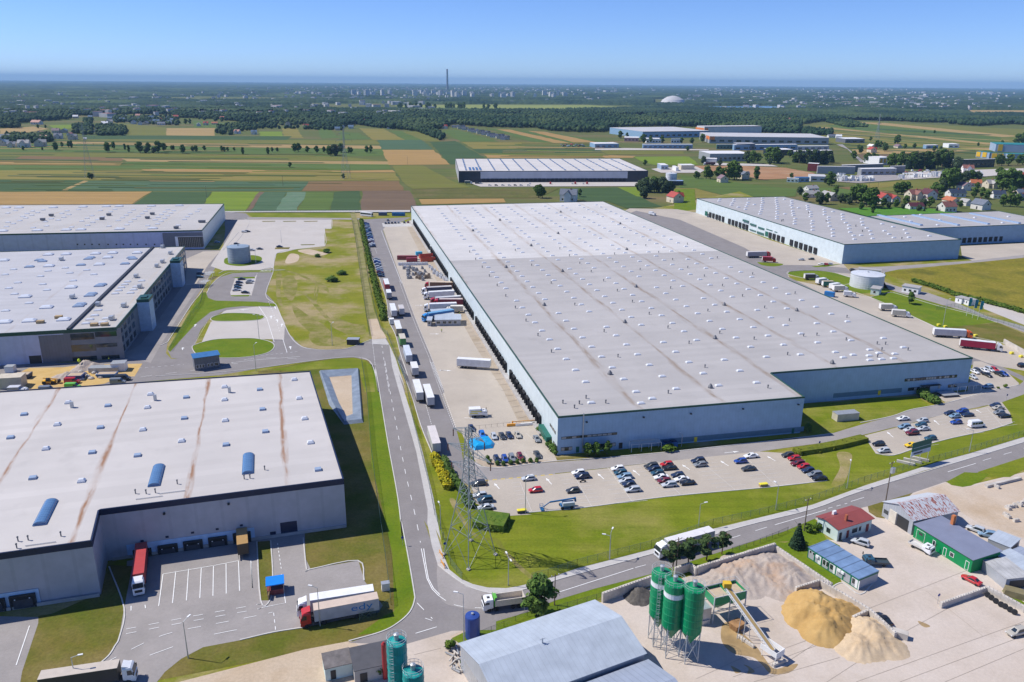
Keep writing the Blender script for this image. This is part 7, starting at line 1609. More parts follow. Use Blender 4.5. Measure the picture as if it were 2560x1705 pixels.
# containers
m_corr = tint('container_paint', .5, 0, .15, scale=.6)
def container(label, a, b, col, w=2.5, h=2.6, open_=False):
    d = b-a; o = empty('container', (a.x,a.y,0), math.atan2(d.y,d.x), label, 'container', 'containers on the loading yard'); L_ = d.length; mb = MB()
    if open_:
        for y in (0,w): mb.box(0,L_,y-.05,y+.05,.1,h)
        mb.box(0,L_,.05,w-.05,.1,.25).box(-.05,.05,0,w,.1,h).box(L_-.05,L_+.05,0,w,.1,h)
    else: mb.box(0,L_,0,w,.1,h)
    for k in range(int(L_/.6)): mb.box(.2+k*.6,.45+k*.6,-.07 if open_ else -.04,-.01,.25,h-.15)
    mb.build('body', m_corr, o, color=col); MB().box(L_+.051,L_+.1,.15,w-.15,.25,h-.1).build('end_door', m_corr, o, color=sc(col,.8))
container('long dark red container at the back of the loading yard', g('C6',590,470), g('C6',850,470), (.22,.03,.03)); container('short crimson container in front of the long one', g('C6',715,500), g('C6',855,495), (.25,.02,.03))
container('upper red open skip against the docks', g('C6',890,455), g('C6',1060,440), (.42,.05,.03), open_=True); container('lower orange red open skip against the docks', g('C6',905,500), g('C6',1090,490), (.45,.07,.03), open_=True); container('turquoise covered skip between the red containers', g('C6',840,420), g('C6',920,415), (.03,.35,.55))
container('blue container on the verge at the end of the yard', g('A5',1372,130), g('A5',1475,132), (.02,.16,.42)); container('dark blue container left of the bright blue one', g('A5',1262,128), g('A5',1330,128), (.08,.11,.2)); container('blue container roof edge beside the east truck row', g('A6',985,712), g('A6',1050,722), (.03,.2,.5))
# wrapped pallets and scrap on the loading yard
rp_ = random.Random(5); PAL = []; m_wrap = [flat('pallet_wrap_white',(.62,.63,.66),.35,.2,1.5), flat('pallet_grey_scrap',(.26,.27,.29),.5,.3,1.5), flat('pallet_brown_scrap',(.20,.15,.11),.7,.3,1.5)]
pr = []
for j, m in enumerate(m_wrap):
    mb = MB().box(-.9,.9,-.7,.7,.0,.14)
    for k in range(6): x, y = rp_.uniform(-.55,.55), rp_.uniform(-.4,.4); mb.at((x,y,0),rp_.uniform(0,3)).box(-.38,.38,-.33,.33,.14,rp_.uniform(.7,1.9),0,.05)
    pr.append(mb.build('wrapped_pallet', m))
spots = [(620+k*30,540-k*.5,0) for k in range(13)]+[(rp_.uniform(720,960),rp_.uniform(575,680),1) for k in range(24)]+[(rp_.uniform(820,1010),rp_.uniform(640,725),2) for k in range(14)]+[(1010+k*22+rp_.uniform(-25,25),570+k*17,0) for k in range(11)]+[(1070+k*20+rp_.uniform(-20,20),640+k*14,0) for k in range(10)]+[(680,590,1),(700,575,0),(735,715,1),(770,712,1),(930,740,1),(925,715,1)]
for i, (x, y, j) in enumerate(spots):
    c = g('C6',x,y)
    if pr[j].get('category') is None: o = pr[j]
    else: o = pr[j].copy(); COL.objects.link(o)
    o.location = (c.x,c.y,.03); o.rotation_euler = (0,0,H1+rp_.uniform(-.3,.3)); tag(o, None, 'pallet', 'goods and scrap piled on the loading yard'); PAL.append(o)
order_labels(PAL, '{} from left of the piled pallets on the loading yard')
# blue tarpaulin
tp = [g('B7',*q) for q in ((935,700),(1130,680),(1175,730),(1160,770),(1000,790),(960,770))]; cx = sum((p for p in tp), Vector())/len(tp); mb = MB(); V = [(p.x-cx.x,p.y-cx.y,.1) for p in tp]; n = len(V)
ring2 = [(v[0]*.8,v[1]*.8,1.0+.3*math.sin(i*2.1)) for i, v in enumerate(V)]; ring3 = [(v[0]*.4,v[1]*.4,1.3+.3*math.cos(i*1.7)) for i, v in enumerate(V)]
mb.loft([V, ring2, ring3]); tag(mb.build('tarpaulin', flat('tarp_blue',(.01,.33,.66),.4,.2,.9), None, (cx.x,cx.y,0)), 'bright blue tarpaulin spread over goods in the small lot', 'tarpaulin')
# kiosk canopy on the docking yard, bin, generator, sign board, flags, people
c = g('B3',330,650); o = empty('smoking_kiosk', (c.x,c.y,0), H2, 'small kiosk with bright blue roof and red brick base', 'kiosk'); MB().box(-2.0,2.0,-1.8,1.8,2.6,2.8).build('roof', flat('kiosk_blue',(.01,.22,.72),.45,.08), o); MB().box(-1.8,1.8,-1.6,1.6,0,1.3).build('brick_base', flat('kiosk_brick',(.22,.05,.05),.7,.2,2), o)
for x in (-1.8,1.8):
    for y in (-1.6,1.6): MB().bar((x,y,0),(x,y,2.7),.06).build('post', m_steel, o)
c = g('B3',305,655); o = empty('wheelie_bin', (c.x-.2,c.y-1.1,0), .3, 'green wheelie bin beside the blue kiosk', 'bin'); MB().box(-.3,.3,-.35,.35,.1,1.05,0,-.04).build('body', m_sg, o); MB().box(-.36,.36,-.42,.4,1.05,1.12).build('lid', m_sg, o)
o = empty('timber_fence', g('B3',265,740), H2+1.45, 'brown timber screen beside the blue kiosk', 'screen'); MB().box(0,7,-.06,.06,.1,1.3).build('board', m_ply, o)
for k in range(4): MB().box(k*2.3,k*2.3+.1,.06,.16,0,1.4).build('post', m_ply, o)
for lab, r, x, y, sx, sy, sz, m, a_ in (('white electric cabinet on the lawn by the trailers','B3',1340,640,.9,.6,1.8,m_white,H2),('beige generator on a pad on the right lawn','B8',2225,268,4.2,1.6,2.6,flat('generator_beige',(.50,.46,.36),.6),H1),('dark transformer box at the meadow corner','A5',1058,1175,2.6,1.6,2.4,W_dark,0),('white site container by the half built hall','C5',1960,290,2.6,2.2,3.2,m_white,.2),('cream site container at the left frame edge','C5',210,560,4.2,2.6,4.2,flat('cabin_cream',(.56,.50,.40),.6),.2),('dark blue skip on the sand near the cream container','C5',385,420,2.6,1.6,1.8,flat('skip_navy',(.03,.05,.10),.6),.1),('blue skip with debris behind the red van','C5',1250,440,2.6,1.8,1.9,flat('skip_blue',(.02,.06,.2),.6),.1),('blue boat shaped skip right of the stacked boards','C5',1760,400,3.4,1.4,1.4,flat('skip_blue2',(.02,.10,.28),.6),.1),('silver roofed rack on the building site','C5',1720,310,5.6,1.8,1.8,m_steel,.1),('white wagon shaped cabin in the site corner','C5',180,320,1.6,1.4,2.4,m_white,.1),('dark wreath of pallets by the orange truck','C1',1230,495,3.2,2,.8,m_dsteel,.2)):
    c = g(r,x,y); o = empty(('cabinet','generator','transformer_box','site_container','site_container','skip','skip','skip','storage_rack','site_cabin','pallet_stack')[0] if 'cabinet' in lab else 'generator' if 'generator' in lab else 'transformer_box' if 'transformer' in lab else 'skip' if 'skip' in lab else 'rack' if 'rack' in lab or 'pallets' in lab else 'site_container', (c.x,c.y,0), a_, lab if 'wreath' not in lab else 'dark bicycle rack on the paving before the entrance', 'box')
    skp = 'skip' in lab; MB().box(-sx,sx,-sy,sy,.0 if not skp else .1,sz,0,-.25 if skp else .02).build('body', m, o)
    if skp: MB().box(-sx+.1,sx-.1,-sy+.1,sy-.1,sz+.005,sz+.05).build('debris', g_dust, o)
    else: MB().box(-sx-.06,sx+.06,-sy-.06,sy+.06,sz,sz+.12).build('lid', m_steel if 'cream' not in lab else m, o)
RUB = [tag(MB().lathe([(.5,0),(.55,.3),(.3,.6),(.05,.7)],6).build('stone', m_conc2, None, g('C5',1330+(k*53)%370,330+(k*37)%130), k), None, 'rubble', 'loose rubble and boards on the building site') for k in range(16)]
for o in RUB: o.scale = (2.2,1.5,1.4)
order_labels(RUB, '{} rubble piece from left near the stone heap')
c, d = g('C1',700,1480), g('C1',905,1420); ang = math.atan2((d-c).y,(d-c).x); o = empty('sign_board', (c.x,c.y,0), ang, 'large green and white sign board on posts above the main road', 'sign'); L_ = (d-c).length*1.25
m_sgn = flat('sign_green', (.01,.10,.075), .5, .08); MB().box(-.4,L_,-.06,.06,4.6,7.6).build('upper_panel', m_sgn, o); MB().box(-.4,L_,-.06,.06,3.2,4.6).build('lower_panel', flat('sign_pale',(.5,.56,.62),.5), o)
for x in (0,L_*.5,L_-.4): MB().bar((x,.15,0),(x,.15,7.5),.09).build('post', m_steel, o)
MB().box(.6,L_*.55,-.075,-.064,3.6,4.1).build('lettering_bar', T_navy, o); MB().box(.2,L_-.4,-.075,-.064,5.6,5.8).build('pale_stripe', flat('sign_stripe',(.3,.42,.42),.5), o)
for k in range(3): q = g('C1',640+k*95,1450-k*28); tag(MB().box(-2.6,2.6,-.4,.4,0,.7,0,.04).build('foundation_block', m_conc2, None, (q.x,q.y,0), ang-1.0), ('left','middle','right')[k]+' concrete foundation slab at the foot of the sign board', 'block')
m_flag = [flat('flag_teal',(.02,.26,.30),.6,.2,.6), flat('flag_teal_dark',(.02,.2,.26),.6,.2,.6)]
for k, (x, y) in enumerate(((938,545),(1027,575),(1108,597))):
    q = g('C7',x,y); o = empty('flag_pole', (q.x,q.y,0), 0, ('left','middle','right')[k]+' teal banner flag on a white pole at the east gate', 'flag', 'banner flags at the east gate'); MB().bar((0,0,0),(0,0,10),.08,6,0,.04).build('pole', m_white, o)
    fl = MB(); fl.loft([[(0.05,.0,5.2+i*.6),(1.6-.1*(i%2),.25*math.sin(i),5.2+i*.6),(1.6-.1*(i%2),.25*math.sin(i)+.03,5.2+i*.6),(0.05,.03,5.2+i*.6)] for i in range(8)]); fl.build('banner', m_flag[k%2], o)
for k, (x, y) in enumerate(((520,690),(620,715),(1620,1115),(1760,1165),(1075,850))): q = g('C7',x,y); o = empty('salt_bin',(q.x,q.y,0),.3,('left yellow bin behind the orange cab trailer','right yellow bin behind the orange cab trailer','left yellow bin at the retaining wall','right yellow bin at the retaining wall','yellow bin in front of the orange cab')[k],'bin','yellow bins in the east yard'); MB().box(-.7,.7,-.5,.5,.05,.8,0,-.06).build('body', m_yel, o); MB().box(-.8,.8,-.6,.6,.8,1.0,0,.15).build('lid', m_yel, o)
block_wall('pale retaining wall at the far right behind the crimson trailer','C7 1500,960 1809,1130 2100,1290',2.2)
# low walls of the pond basin
ba = pts('O 737,856 823,851 832,969 792,973 764,928'); bi = pts('O 757,867 808,863 811,952 797,957 779,925'); bs = MB()
lay('basin_floor', bi, g_dust, 5)
for i in range(5):
    j = (i+1)%5; bs.add([(ba[i].x,ba[i].y,.9),(ba[j].x,ba[j].y,.9),(bi[j].x,bi[j].y,.05),(bi[i].x,bi[i].y,.05)], [(0,1,2,3)]); o_ = [ba[k]+(ba[k]-bi[k]).normalized()*1.2 for k in (i,j)]; bs.add([(ba[i].x,ba[i].y,.9),(ba[j].x,ba[j].y,.9),(o_[1].x,o_[1].y,.0),(o_[0].x,o_[0].y,.0)], [(3,2,1,0)])
tag(bs.build('retention_basin', flat('basin_liner_grey',(.20,.24,.29),.45,.25,.35)), 'empty rain basin with grey sloped liner beside the corner warehouse', 'basin')
# people
m_skin = flat('skin', (.5,.32,.23), .6); m_hv = flat('hivis_yellow', (.75,.85,.02), .6); m_tr = flat('work_trousers', (.05,.07,.12), .8)
def person(label, c, vest, ang=0):
    me = bpy.data.meshes.new('person'); J = [(0,0,.95,.15),(0,0,1.2,.16),(0,0,1.42,.15),(0,0,1.52,.065),(0,.01,1.66,.105),(0,.01,1.76,.08),(.1,0,.88,.10),(.11,.02,.48,.075),(.12,-.02,.08,.055),(.12,.12,.03,.045),(-.1,0,.88,.10),(-.11,-.06,.48,.075),(-.12,-.12,.08,.055),(-.12,.0,.03,.045),(.2,0,1.4,.065),(.27,.02,1.12,.05),(.27,.14,.88,.04),(.27,.19,.80,.035),(-.2,0,1.4,.065),(-.28,-.02,1.12,.05),(-.28,.05,.86,.04),(-.28,.08,.78,.035)]
    E_ = [(0,1),(1,2),(2,3),(3,4),(4,5),(0,6),(6,7),(7,8),(8,9),(0,10),(10,11),(11,12),(12,13),(2,14),(14,15),(15,16),(16,17),(2,18),(18,19),(19,20),(20,21)]
    me.from_pydata([j[:3] for j in J], E_, []); o = bpy.data.objects.new('person', me); COL.objects.link(o)
    o.modifiers.new('skin','SKIN'); sk_ = me.skin_vertices[0].data
    for i, j in enumerate(J): sk_[i].radius = (j[3], j[3]); sk_[i].use_root = (i == 0)
    o.modifiers.new('sub','SUBSURF').levels = 1; o.modifiers['sub'].render_levels = 1; me.materials.append(m_tr)
    o.location = (c.x,c.y,.03); o.rotation_euler = (0,0,ang); tag(o, label, 'person')
    MB().lathe([(.17,.92),(.19,1.1),(.2,1.35),(.12,1.47)],12).build('safety_vest', vest, o); MB().lathe([(.125,1.68),(.125,1.74),(.08,1.82),(.02,1.84)],10).build('hard_hat', vest, o)
person('worker in yellow vest standing alone on the loading yard', g('C6',1172,1415), m_hv); person('worker in yellow vest near the docks behind the site cabin', g('C6',1405,1200), m_hv, 1)
person('worker in yellow vest in the shade of the unfinished hall', g('C5',1785,150), m_hv, .5)
o = tag(MB().lathe([(.1,0),(.1,3.6),(.12,3.6)],6).lathe([(.02,2.6),(.5,2.9),(.6,3.3),(.3,3.8),(.02,3.9)],10).build('balloon_light', flat('lime_ball',(.6,.8,.02),.5), None, g('C5',1310,260)), 'bright lime round site light by the gravel heap', 'site light')
# planters, signs
def road_sign(label, c, h, m): 
    o = empty('road_sign',(c.x,c.y,0),.4,label,'sign'); MB().bar((0,0,0),(0,0,h),.04,6).build('post', m_steel, o); mb = MB(); n = 12; mb.add([(.38*math.cos(6.283*k/n),-.05,h-.3+.38*math.sin(6.283*k/n)) for k in range(n)]+[(.38*math.cos(6.283*k/n),-.02,h-.3+.38*math.sin(6.283*k/n)) for k in range(n)], [tuple(range(n)),tuple(range(2*n-1,n-1,-1))]+[(k,n+k,n+(k+1)%n,(k+1)%n) for k in range(n)]); mb.build('sign_plate', m, o)
m_sb = flat('sign_blue',(.02,.05,.3),.4)
for r, x, y, lab in (('B3',1885,290,'round blue sign at the left bend beside the pylon'),('B3',1497,235,'dark sign on the verge left of the road'),('B6',1190,960,'round sign on a post by the free standing wall'),('B4',795,965,'thin sign post between tipper and tree'),('C1',2045,570,'sign at the far right lot entrance'),('B8',2045,470,'blue sign beside the clipped olive hedge')): road_sign(lab, g(r,x,y), 2.6, m_sb)
for r, x, y, lab, h in (('B3',1865,420,'orange work barrier, lower one by the pylon',.35),('B3',1850,330,'orange work barrier, upper one by the pylon',.25)):
    q = g(r,x,y); o = empty('work_barrier',(q.x,q.y,0),2.0,lab,'barrier'); f = MB()
    for x_ in (-1.3,1.3): f.bar((x_,0,0),(x_,0,1.1),.05).bar((x_,-.3,.05),(x_,.3,.05),.04)
    f.build('frame', MATS['barrier_orange'], o); MB().box(-1.4,1.4,-.03,.03,.75,1.05).box(-1.4,1.4,-.03,.03,.35,.5).build('board', MATS['barrier_orange'], o)
for r, x, y, lab in (('B7',1410,1330,'yellow topped salt box beside the tall lamp post'),('B8',1665,728,'orange salt box on the car park edge')): q = g(r,x,y); o = empty('salt_box',(q.x,q.y,0),H1,lab,'box'); MB().box(-1.2,1.2,-.5,.5,.05,.9,0,.03).build('body', m_dsteel if r == 'B7' else m_ply, o); MB().box(-1.3,1.3,-.6,.6,.9,1.0,0,.1).build('lid', m_yel, o)
q = g('B8',430,700); o = empty('motorcycle',(q.x,q.y,0),.3,'dark motorcycle parked below the navy estate','motorcycle'); MB().wheel(-.7,0,.3,.14).build('wheel', m_tyre, o); MB().wheel(.7,0,.3,.14).build('wheel', m_tyre, o); MB().box(-.5,.45,-.14,.14,.45,.85,0,.08).bar((.7,0,.3),(.45,0,1.05),.04).bar((.42,-.35,1.05),(.42,.35,1.05),.03).build('body', m_black, o)
for k, x in enumerate((690,730,1150)):
    q = facing(big.A, H1, 'B8', (990,1040,0)[k] if k < 2 else 990, 445) if k < 2 else None
    if q: p_ = ofs(big.A, H1, q[0], -1.2); MB_ = MB(); o = empty('waste_compactor',(p_.x,p_.y,0),H1,('left','right')[k]+' blue bin against the main front wall','bin'); MB().box(-1.1,1.1,-.9,.9,0,1.7,0,.06).build('body', flat('bin_blue',(.02,.12,.32),.5), o); MB().box(-1.0,1.0,-.8,.8,1.7,2.0,0,.3).build('lid', T_navy, o)
# ================================================================ FAR BUILDINGS, HOUSES, TREES
m_hwall = tint('house_render', .8, 0, .08, scale=.4); m_hroof = tint('house_roof_tiles', .7, 0, .15, scale=.8)
def house_proto(name, L_, Wd, eave, ridge, ext=False):
    r = shed(name, None, Vector((0,0,0)), 0, L_, Wd, eave, ridge, m_hroof, m_hwall, .5, 'house', .5)
    for k in range(3): wallrect(r,'front',L_*(.12+.3*k),L_*(.12+.3*k)+1.3,.9,2.3,m_win,'window',out=.05)
    wallrect(r,'left',Wd*.3,Wd*.3+1.3,eave-.6,eave+.7,m_win,'window'); wallrect(r,'right',Wd*.3,Wd*.3+1.3,eave-.6,eave+.7,m_win,'window',L_=L_); wallrect(r,'back',L_*.4,L_*.4+1.2,.1,2.3,T_dark,'door',Wd=Wd)
    MB().box(L_*.6,L_*.6+.7,Wd*.42,Wd*.42+.7,ridge-1,ridge+.9).build('chimney', m_brick, r)
    if ext:
        e = MB().walls([(L_*.3,-3),(L_*.7,-3),(L_*.7,.1),(L_*.3,.1)],-.8,eave); e.add([(L_*.3,-3,eave),(L_*.7,-3,eave),(L_*.5,-3,ridge-.6)],[(0,1,2)]); e.build('porch_wall', m_hwall, r)
        q = MB()
        for s in (.24,.76): q.add([(L_*s,-3.5,eave-.3),(L_*.5,-3.5,ridge-.5),(L_*.5,Wd*.5,ridge-.5),(L_*s,Wd*.4,eave-.3)],[(0,1,2,3)])
        q.build('porch_roof', m_hroof, r)
    for ch in r.children: ch.location.x -= L_/2; ch.location.y -= Wd/2
    index_children(r); r['category'] = 'house'; return r
HP = [house_proto('house',11,9,4.2,7.6), house_proto('house',13,10,5.4,9.2,True), house_proto('house',15,9,3.4,6.4)]
RC = dict(red=(.36,.05,.035), orange=(.42,.13,.05), salmon=(.42,.20,.15), maroon=(.09,.02,.03), mauve=(.20,.13,.15), brown=(.22,.09,.07), grey=(.34,.33,.32), slate=(.13,.15,.19), navy=(.03,.045,.08), blue=(.09,.16,.25), white=(.7,.7,.7), pale=(.5,.5,.5))
WC = [(.66,.63,.58),(.72,.70,.68),(.62,.55,.42),(.70,.68,.62)]
HC = {}; HUSED = [0,0,0]
def houses(zone, group, s, scale=1.0):
    r = 'O'
    for t in s.split():
        if ',' not in t: r = t; continue
        x, y, c, *rest = t.split(','); p = g(r, float(x), float(y), -.3); k = (int(float(x))+int(float(y))) % 3
        o = copy_tree(HP[k]) if HUSED[k] else HP[k]; HUSED[k] = 1
        o.location = (p.x,p.y,-.3); o.rotation_euler = (0,0,(.25,.4,1.7,.1,1.9,-.2)[int(float(x)*7)%6]); sc_ = scale*(float(rest[0]) if rest else 1)*random.uniform(.92,1.1); o.scale = (sc_,)*3
        repaint(o, roof=RC[c], porch_roof=RC[c], wall=WC[int(float(x))%4], porch_wall=WC[int(float(x))%4]); o['group'] = group; HC.setdefault((zone,c),[]).append(o)
houses('right village','houses of the right village','C2 680,500,red 800,480,red 1050,460,brown,1.1 1220,455,maroon 1065,575,maroon 1225,500,salmon,.7 1545,425,navy,1.1 1490,510,orange 1640,350,mauve 1775,310,orange 1950,325,grey 2045,445,navy 2310,410,slate 2310,470,navy 1660,530,grey,.8 1840,575,slate,1.2 1440,600,brown,1.25 70,470,grey,1.1 2325,225,red 1685,140,brown 1800,195,white A3 290,835,mauve 430,810,slate 895,895,grey 900,935,grey 1010,945,grey,1.1 1310,632,red A2 1565,962,slate,1.2 2290,972,red,1.1')
houses('left village','houses of the left village','C8 455,150,salmon,1.6 860,285,salmon 300,430,grey,1.3 490,420,grey,1.3 50,410,blue,1.2 150,430,slate 60,335,slate,1.6 190,310,white,.8 545,350,salmon 490,285,salmon 690,255,mauve,1.2 790,250,blue,1.2 1180,245,mauve 1290,165,white,1.2 1330,150,grey,1.3 1320,200,blue 1360,275,blue 1500,255,grey 890,335,slate,1.2 720,325,slate 930,75,white,1.2 1110,75,blue 1260,60,red 1350,90,blue 1045,335,white,.5')
houses('white estate at the wood edge','houses of the white estate','C8 1450,85,slate 1520,60,slate 1500,115,blue 1570,118,blue 1630,95,slate 1700,90,blue 1640,145,blue 1720,155,slate 1790,150,slate 1695,60,salmon 1840,90,blue 1900,85,blue 1850,135,slate 1920,145,blue 1970,105,red 1980,158,slate 2050,130,blue 2100,150,blue 2060,85,slate 2160,75,red 1790,100,slate 2130,110,blue',1.15)
houses('hamlets along the wood','houses in hamlets along the wood','A1 100,322,red,1.3 45,302,red 690,302,red,1.2 800,306,white,1.2 980,306,red,1.2 1100,318,red,1.4 1205,318,red,1.3 1270,322,red 1340,332,red,1.3 1535,408,red,1.3 1725,402,red 1665,392,orange 1410,445,red 1470,440,orange 1360,452,white 1620,452,red 1720,475,red 1625,503,salmon 1740,508,blue 1970,448,navy,1.2 2060,408,red 2095,465,red 2300,455,red 2310,480,blue 2250,408,mauve A2 20,466,blue 75,468,blue 145,424,red,1.2 385,414,orange 345,470,brown 595,460,white,1.2 665,462,white 715,468,red 250,320,red A3 745,425,salmon,1.6 940,402,white 985,407,mauve 1050,412,red,1.3 1490,600,mauve 1035,530,slate 1085,535,white 1310,600,white')
tr_ = ' '.join('%.0f,%.0f,navy,%.2f' % (785+k*16.5+(k%2)*6, 462+k*4.1+(k%2)*-5, .9) for k in range(22))
houses('long terrace row by the wood','terraced houses in the long row','A2 '+tr_)
for (z, c), l in HC.items(): order_labels(l, c+' roofed house, {} such from left in the '+z)
def farhall(label, r, a, b, back, h, roofm, wallm, cat='hall', name='industrial_hall', wins=0, band=None):
    A, B = g(r,*a), g(r,*b); ang = math.atan2((B-A).y,(B-A).x); P_ = g(r,*back,h); d = abs(-(P_-A).x*math.sin(ang)+(P_-A).y*math.cos(ang)); L_ = (B-A).length
    o = shed(name, label, A, ang, L_, d, h-.4, h, roofm, wallm, 1, cat, .1)
    if band: wallrect(o,'front',0,L_,h-1.6,h-.5,band,'fascia',out=.2)
    for k in range(wins): wallrect(o,'front',L_*(k+.2)/wins,L_*(k+.75)/wins,h*.2,h*.48,m_win,'window',out=.15)
    return o, L_, d
W_b = MATS['cladding_mid_blue']; R_w = flat('roof_white_far', (.72,.71,.70), .6, .06, .05); R_g = flat('roof_grey_far', (.50,.49,.49), .7, .08, .05); W_pale = flat('wall_pale_far', (.60,.60,.60), .7, .08, .1)
R_teal = flat('roof_teal', (.02,.20,.20), .6, .1, .1); W_lb = flat('wall_light_blue', (.32,.40,.52), .6, .06, .1); W_mar = flat('wall_maroon', (.14,.02,.025), .6); W_glassd = ribbed('curtain_wall_dark', (.02,.035,.05), 3.0, depth=.4, rough=.2)
for q in (('large grey blue hall with dark eaves, farthest left of the estate','C3',(500,210),(1290,197),(650,82),13,R_g,W_b,12,T_navy),('tall hall with navy fascia behind the orange cornered hall','C3',(1225,160),(1900,152),(1500,84),16,R_g,W_pale,0,T_navy),('huge pale roofed hall with an orange corner panel','A3',(200,568),(1015,578),(500,500),13,R_g,W_grey,14,None),
 ('white roofed grey hall in front of the estate','C3',(1290,482),(1765,480),(1400,362),11,R_w,W_grey,9,None),('long low blue hall with white roof','C3',(505,332),(1090,332),(700,282),7,R_w,W_b,10,None),('grey blue hall at the left end of the parked cars','C3',(-60,325),(220,322),(60,262),7,R_w,W_b,4,None),('blue hall behind the dark office block','A3',(370,616),(800,612),(600,576),9,R_w,W_b,8,None),('dark office cube with white roof edge','A3',(620,652),(772,650),(700,604),9,R_w,W_glassd,4,None),
 ('low hall right of the dark office cube','A3',(768,650),(1040,642),(900,617),6,R_w,W_grey,6,None),('low hall behind the right low hall','A3',(800,612),(1020,610),(900,589),6,R_w,W_pale,5,None),('round cornered green glass office','A3',(250,608),(362,608),(300,577),8,R_g,flat('glass_green_office',(.10,.22,.20),.2),5,None),('dark grey office block in the middle of the estate','A3',(385,615),(510,615),(450,576),11,R_g,W_slate,5,None),
 ('grey hall with pale roof in the right works','C4',(180,432),(575,438),(300,362),9,R_g,W_grey,0,None),('dark hall with white roof behind the grey works hall','C4',(440,420),(870,402),(650,342),9,R_w,W_slate,0,None),('grey hall with white roof at the works centre','C4',(640,452),(1010,446),(800,376),8,R_w,W_grey,6,None),('dark cube hall at the right end of the works','C4',(940,432),(1100,426),(1020,356),9,R_w,W_slate,0,None),('white roofed hall with maroon wall at the works left end','C4',(75,405),(185,412),(240,330),10,R_w,W_mar,0,None),('pale low shed in front of the works','C4',(110,515),(280,520),(210,445),6,R_g,W_pale,2,None),
 ('wide dark glass office among trees at right','C4',(1600,375),(2040,362),(1800,285),11,R_g,W_glassd,9,None),('tall light blue hall with teal roof at the right edge','C4',(2050,205),(2700,225),(2250,150),13,R_teal,W_lb,0,None),('left stepped light blue hall with teal roof','C4',(1845,262),(1985,275),(1930,205),9,R_teal,W_lb,0,None),('middle stepped light blue hall with teal roof','C4',(2005,280),(2150,286),(2080,222),9,R_teal,W_lb,0,None),('right stepped light blue hall with teal roof','C4',(2175,290),(2700,300),(2280,238),9,R_teal,W_lb,0,None),
 ('white farm hall with curved roof by the airfield strips','A3',(1130,567),(1262,567),(1190,530),8,R_w,W_slate,3,None),('white office with yellow window panels','A3',(1360,715),(1440,712),(1400,682),10,R_w,m_white,3,None),('blue roofed works building','A3',(790,832),(885,832),(840,800),5,MATS['roof_bright_blue'],W_b,3,None),('mint low building left of the blue roofed one','A3',(730,832),(810,836),(770,808),4.5,R_w,m_mint,3,None),('small white and blue box building beside the black hall','C3',(720,582),(802,582),(760,548),6,R_w,W_lb,2,None),('cream container building on the pale lot','C3',(955,583),(1110,582),(1030,542),6,R_w,flat('wall_cream_far',(.62,.55,.42),.7),0,None),('tiny white box on the pale lot','C3',(893,600),(925,600),(910,572),5,R_w,m_white,0,None),
 ('pink rendered hall with white roof','C3',(285,247),(455,250),(370,195),7,R_w,flat('wall_pink',(.55,.36,.33),.8),4,None),('white villa left of the trees in the estate','C3',(545,268),(720,270),(630,228),8,R_w,m_white,5,None),('white block with blue doors in the estate','C3',(835,272),(965,270),(900,215),9,R_w,m_white,4,None),('white roofed farm sheds beyond the red roofed house','C4',(1325,172),(1450,170),(1390,140),6,R_w,W_b,2,None),('small white farm block with a dark truck bay','C4',(1560,165),(1670,165),(1610,132),7,R_w,m_white,2,None),('white tent roofed workshop beside the earth field','C3',(1225,500),(1370,505),(1290,445),6,R_w,W_pale,0,None)):
    o, L_, d = farhall(q[0],q[1],q[2],q[3],q[4],q[5],q[6],q[7],wins=q[8],band=q[9])
    if 'orange corner' in q[0]: wallrect(o,'left',2,40,6,12.4,flat('panel_orange',(.75,.22,.05),.6),'corner_panel'); wallrect(o,'front',.5,10,6,12.4,MATS['panel_orange'],'corner_panel',out=.2)
    if 'teal' in q[0]:
        for x in (.04,.5): wallrect(o,'front',L_*x,L_*x+7,1,q[5]-.5,flat('panel_yellow_far',(.75,.45,.02),.6),'yellow_column',out=.6)
    if 'yellow window' in q[0]:
        for x in (.1,.4,.7): wallrect(o,'front',L_*x,L_*x+4,2,8,MATS['panel_yellow_far'],'yellow_panel',out=.2)
# pale lots, estate road and stored white elements
for q in ('C3 600,575 720,560 1130,545 1230,590 1180,620 720,620','C4 380,520 600,450 1000,450 1100,470 1050,500 620,535','C4 1040,455 1560,430 1580,470 1080,500','C3 -60,335 300,330 1280,345 1280,355 -60,352','C3 1280,500 2000,520 2100,545 1300,530','C4 1100,420 1700,400 2355,380 2355,430 1900,470 1600,470 1100,440','C4 380,130 450,130 560,220 680,310 640,320 500,180'): sheet('industrial_lot', q, g_pavl if 'C4 3' not in q[:4] else g_asph2, z=-.1+.004*len(q)%.03)
wl = []
for k in range(26):
    x, y = (400+(k%13)*30, 510-(k//13)*28) if k < 16 else (1060+(k-16)*50, 485-(k-16)*3); p = g('C4',x,y); mb = MB()
    for j in range(3): mb.box(-4+j*3.2,-3.6+j*3.2,-2,2,0,3+(k%3)*1.5)
    mb.box(-4.2,4.4,-2,-1.7,2.4+(k%3),3+(k%3)*1.5); o = mb.build('precast_element', m_white, None, (p.x,p.y,-.1), k*.9); tag(o, None, 'precast', 'stored white precast elements at the works'); wl.append(o)
order_labels(wl, '{} white precast element from left in the works yard')
pk = []
for k in range(34):
    x, y = ((1515+k*9, 580+((k*7)%4)*4),)[0] if k < 18 else (1120+(k-18)*28, 425-(k%3)*6)
    o = put(('hatch','sedan','van')[k%3], g('A2' if k < 18 else 'C4',x,y,-.1), k*.7, None, 'cars on the far industrial lots', z=-.08, body=CC[('white','silver','navy','red','dark')[k%5]]); pk.append(o)
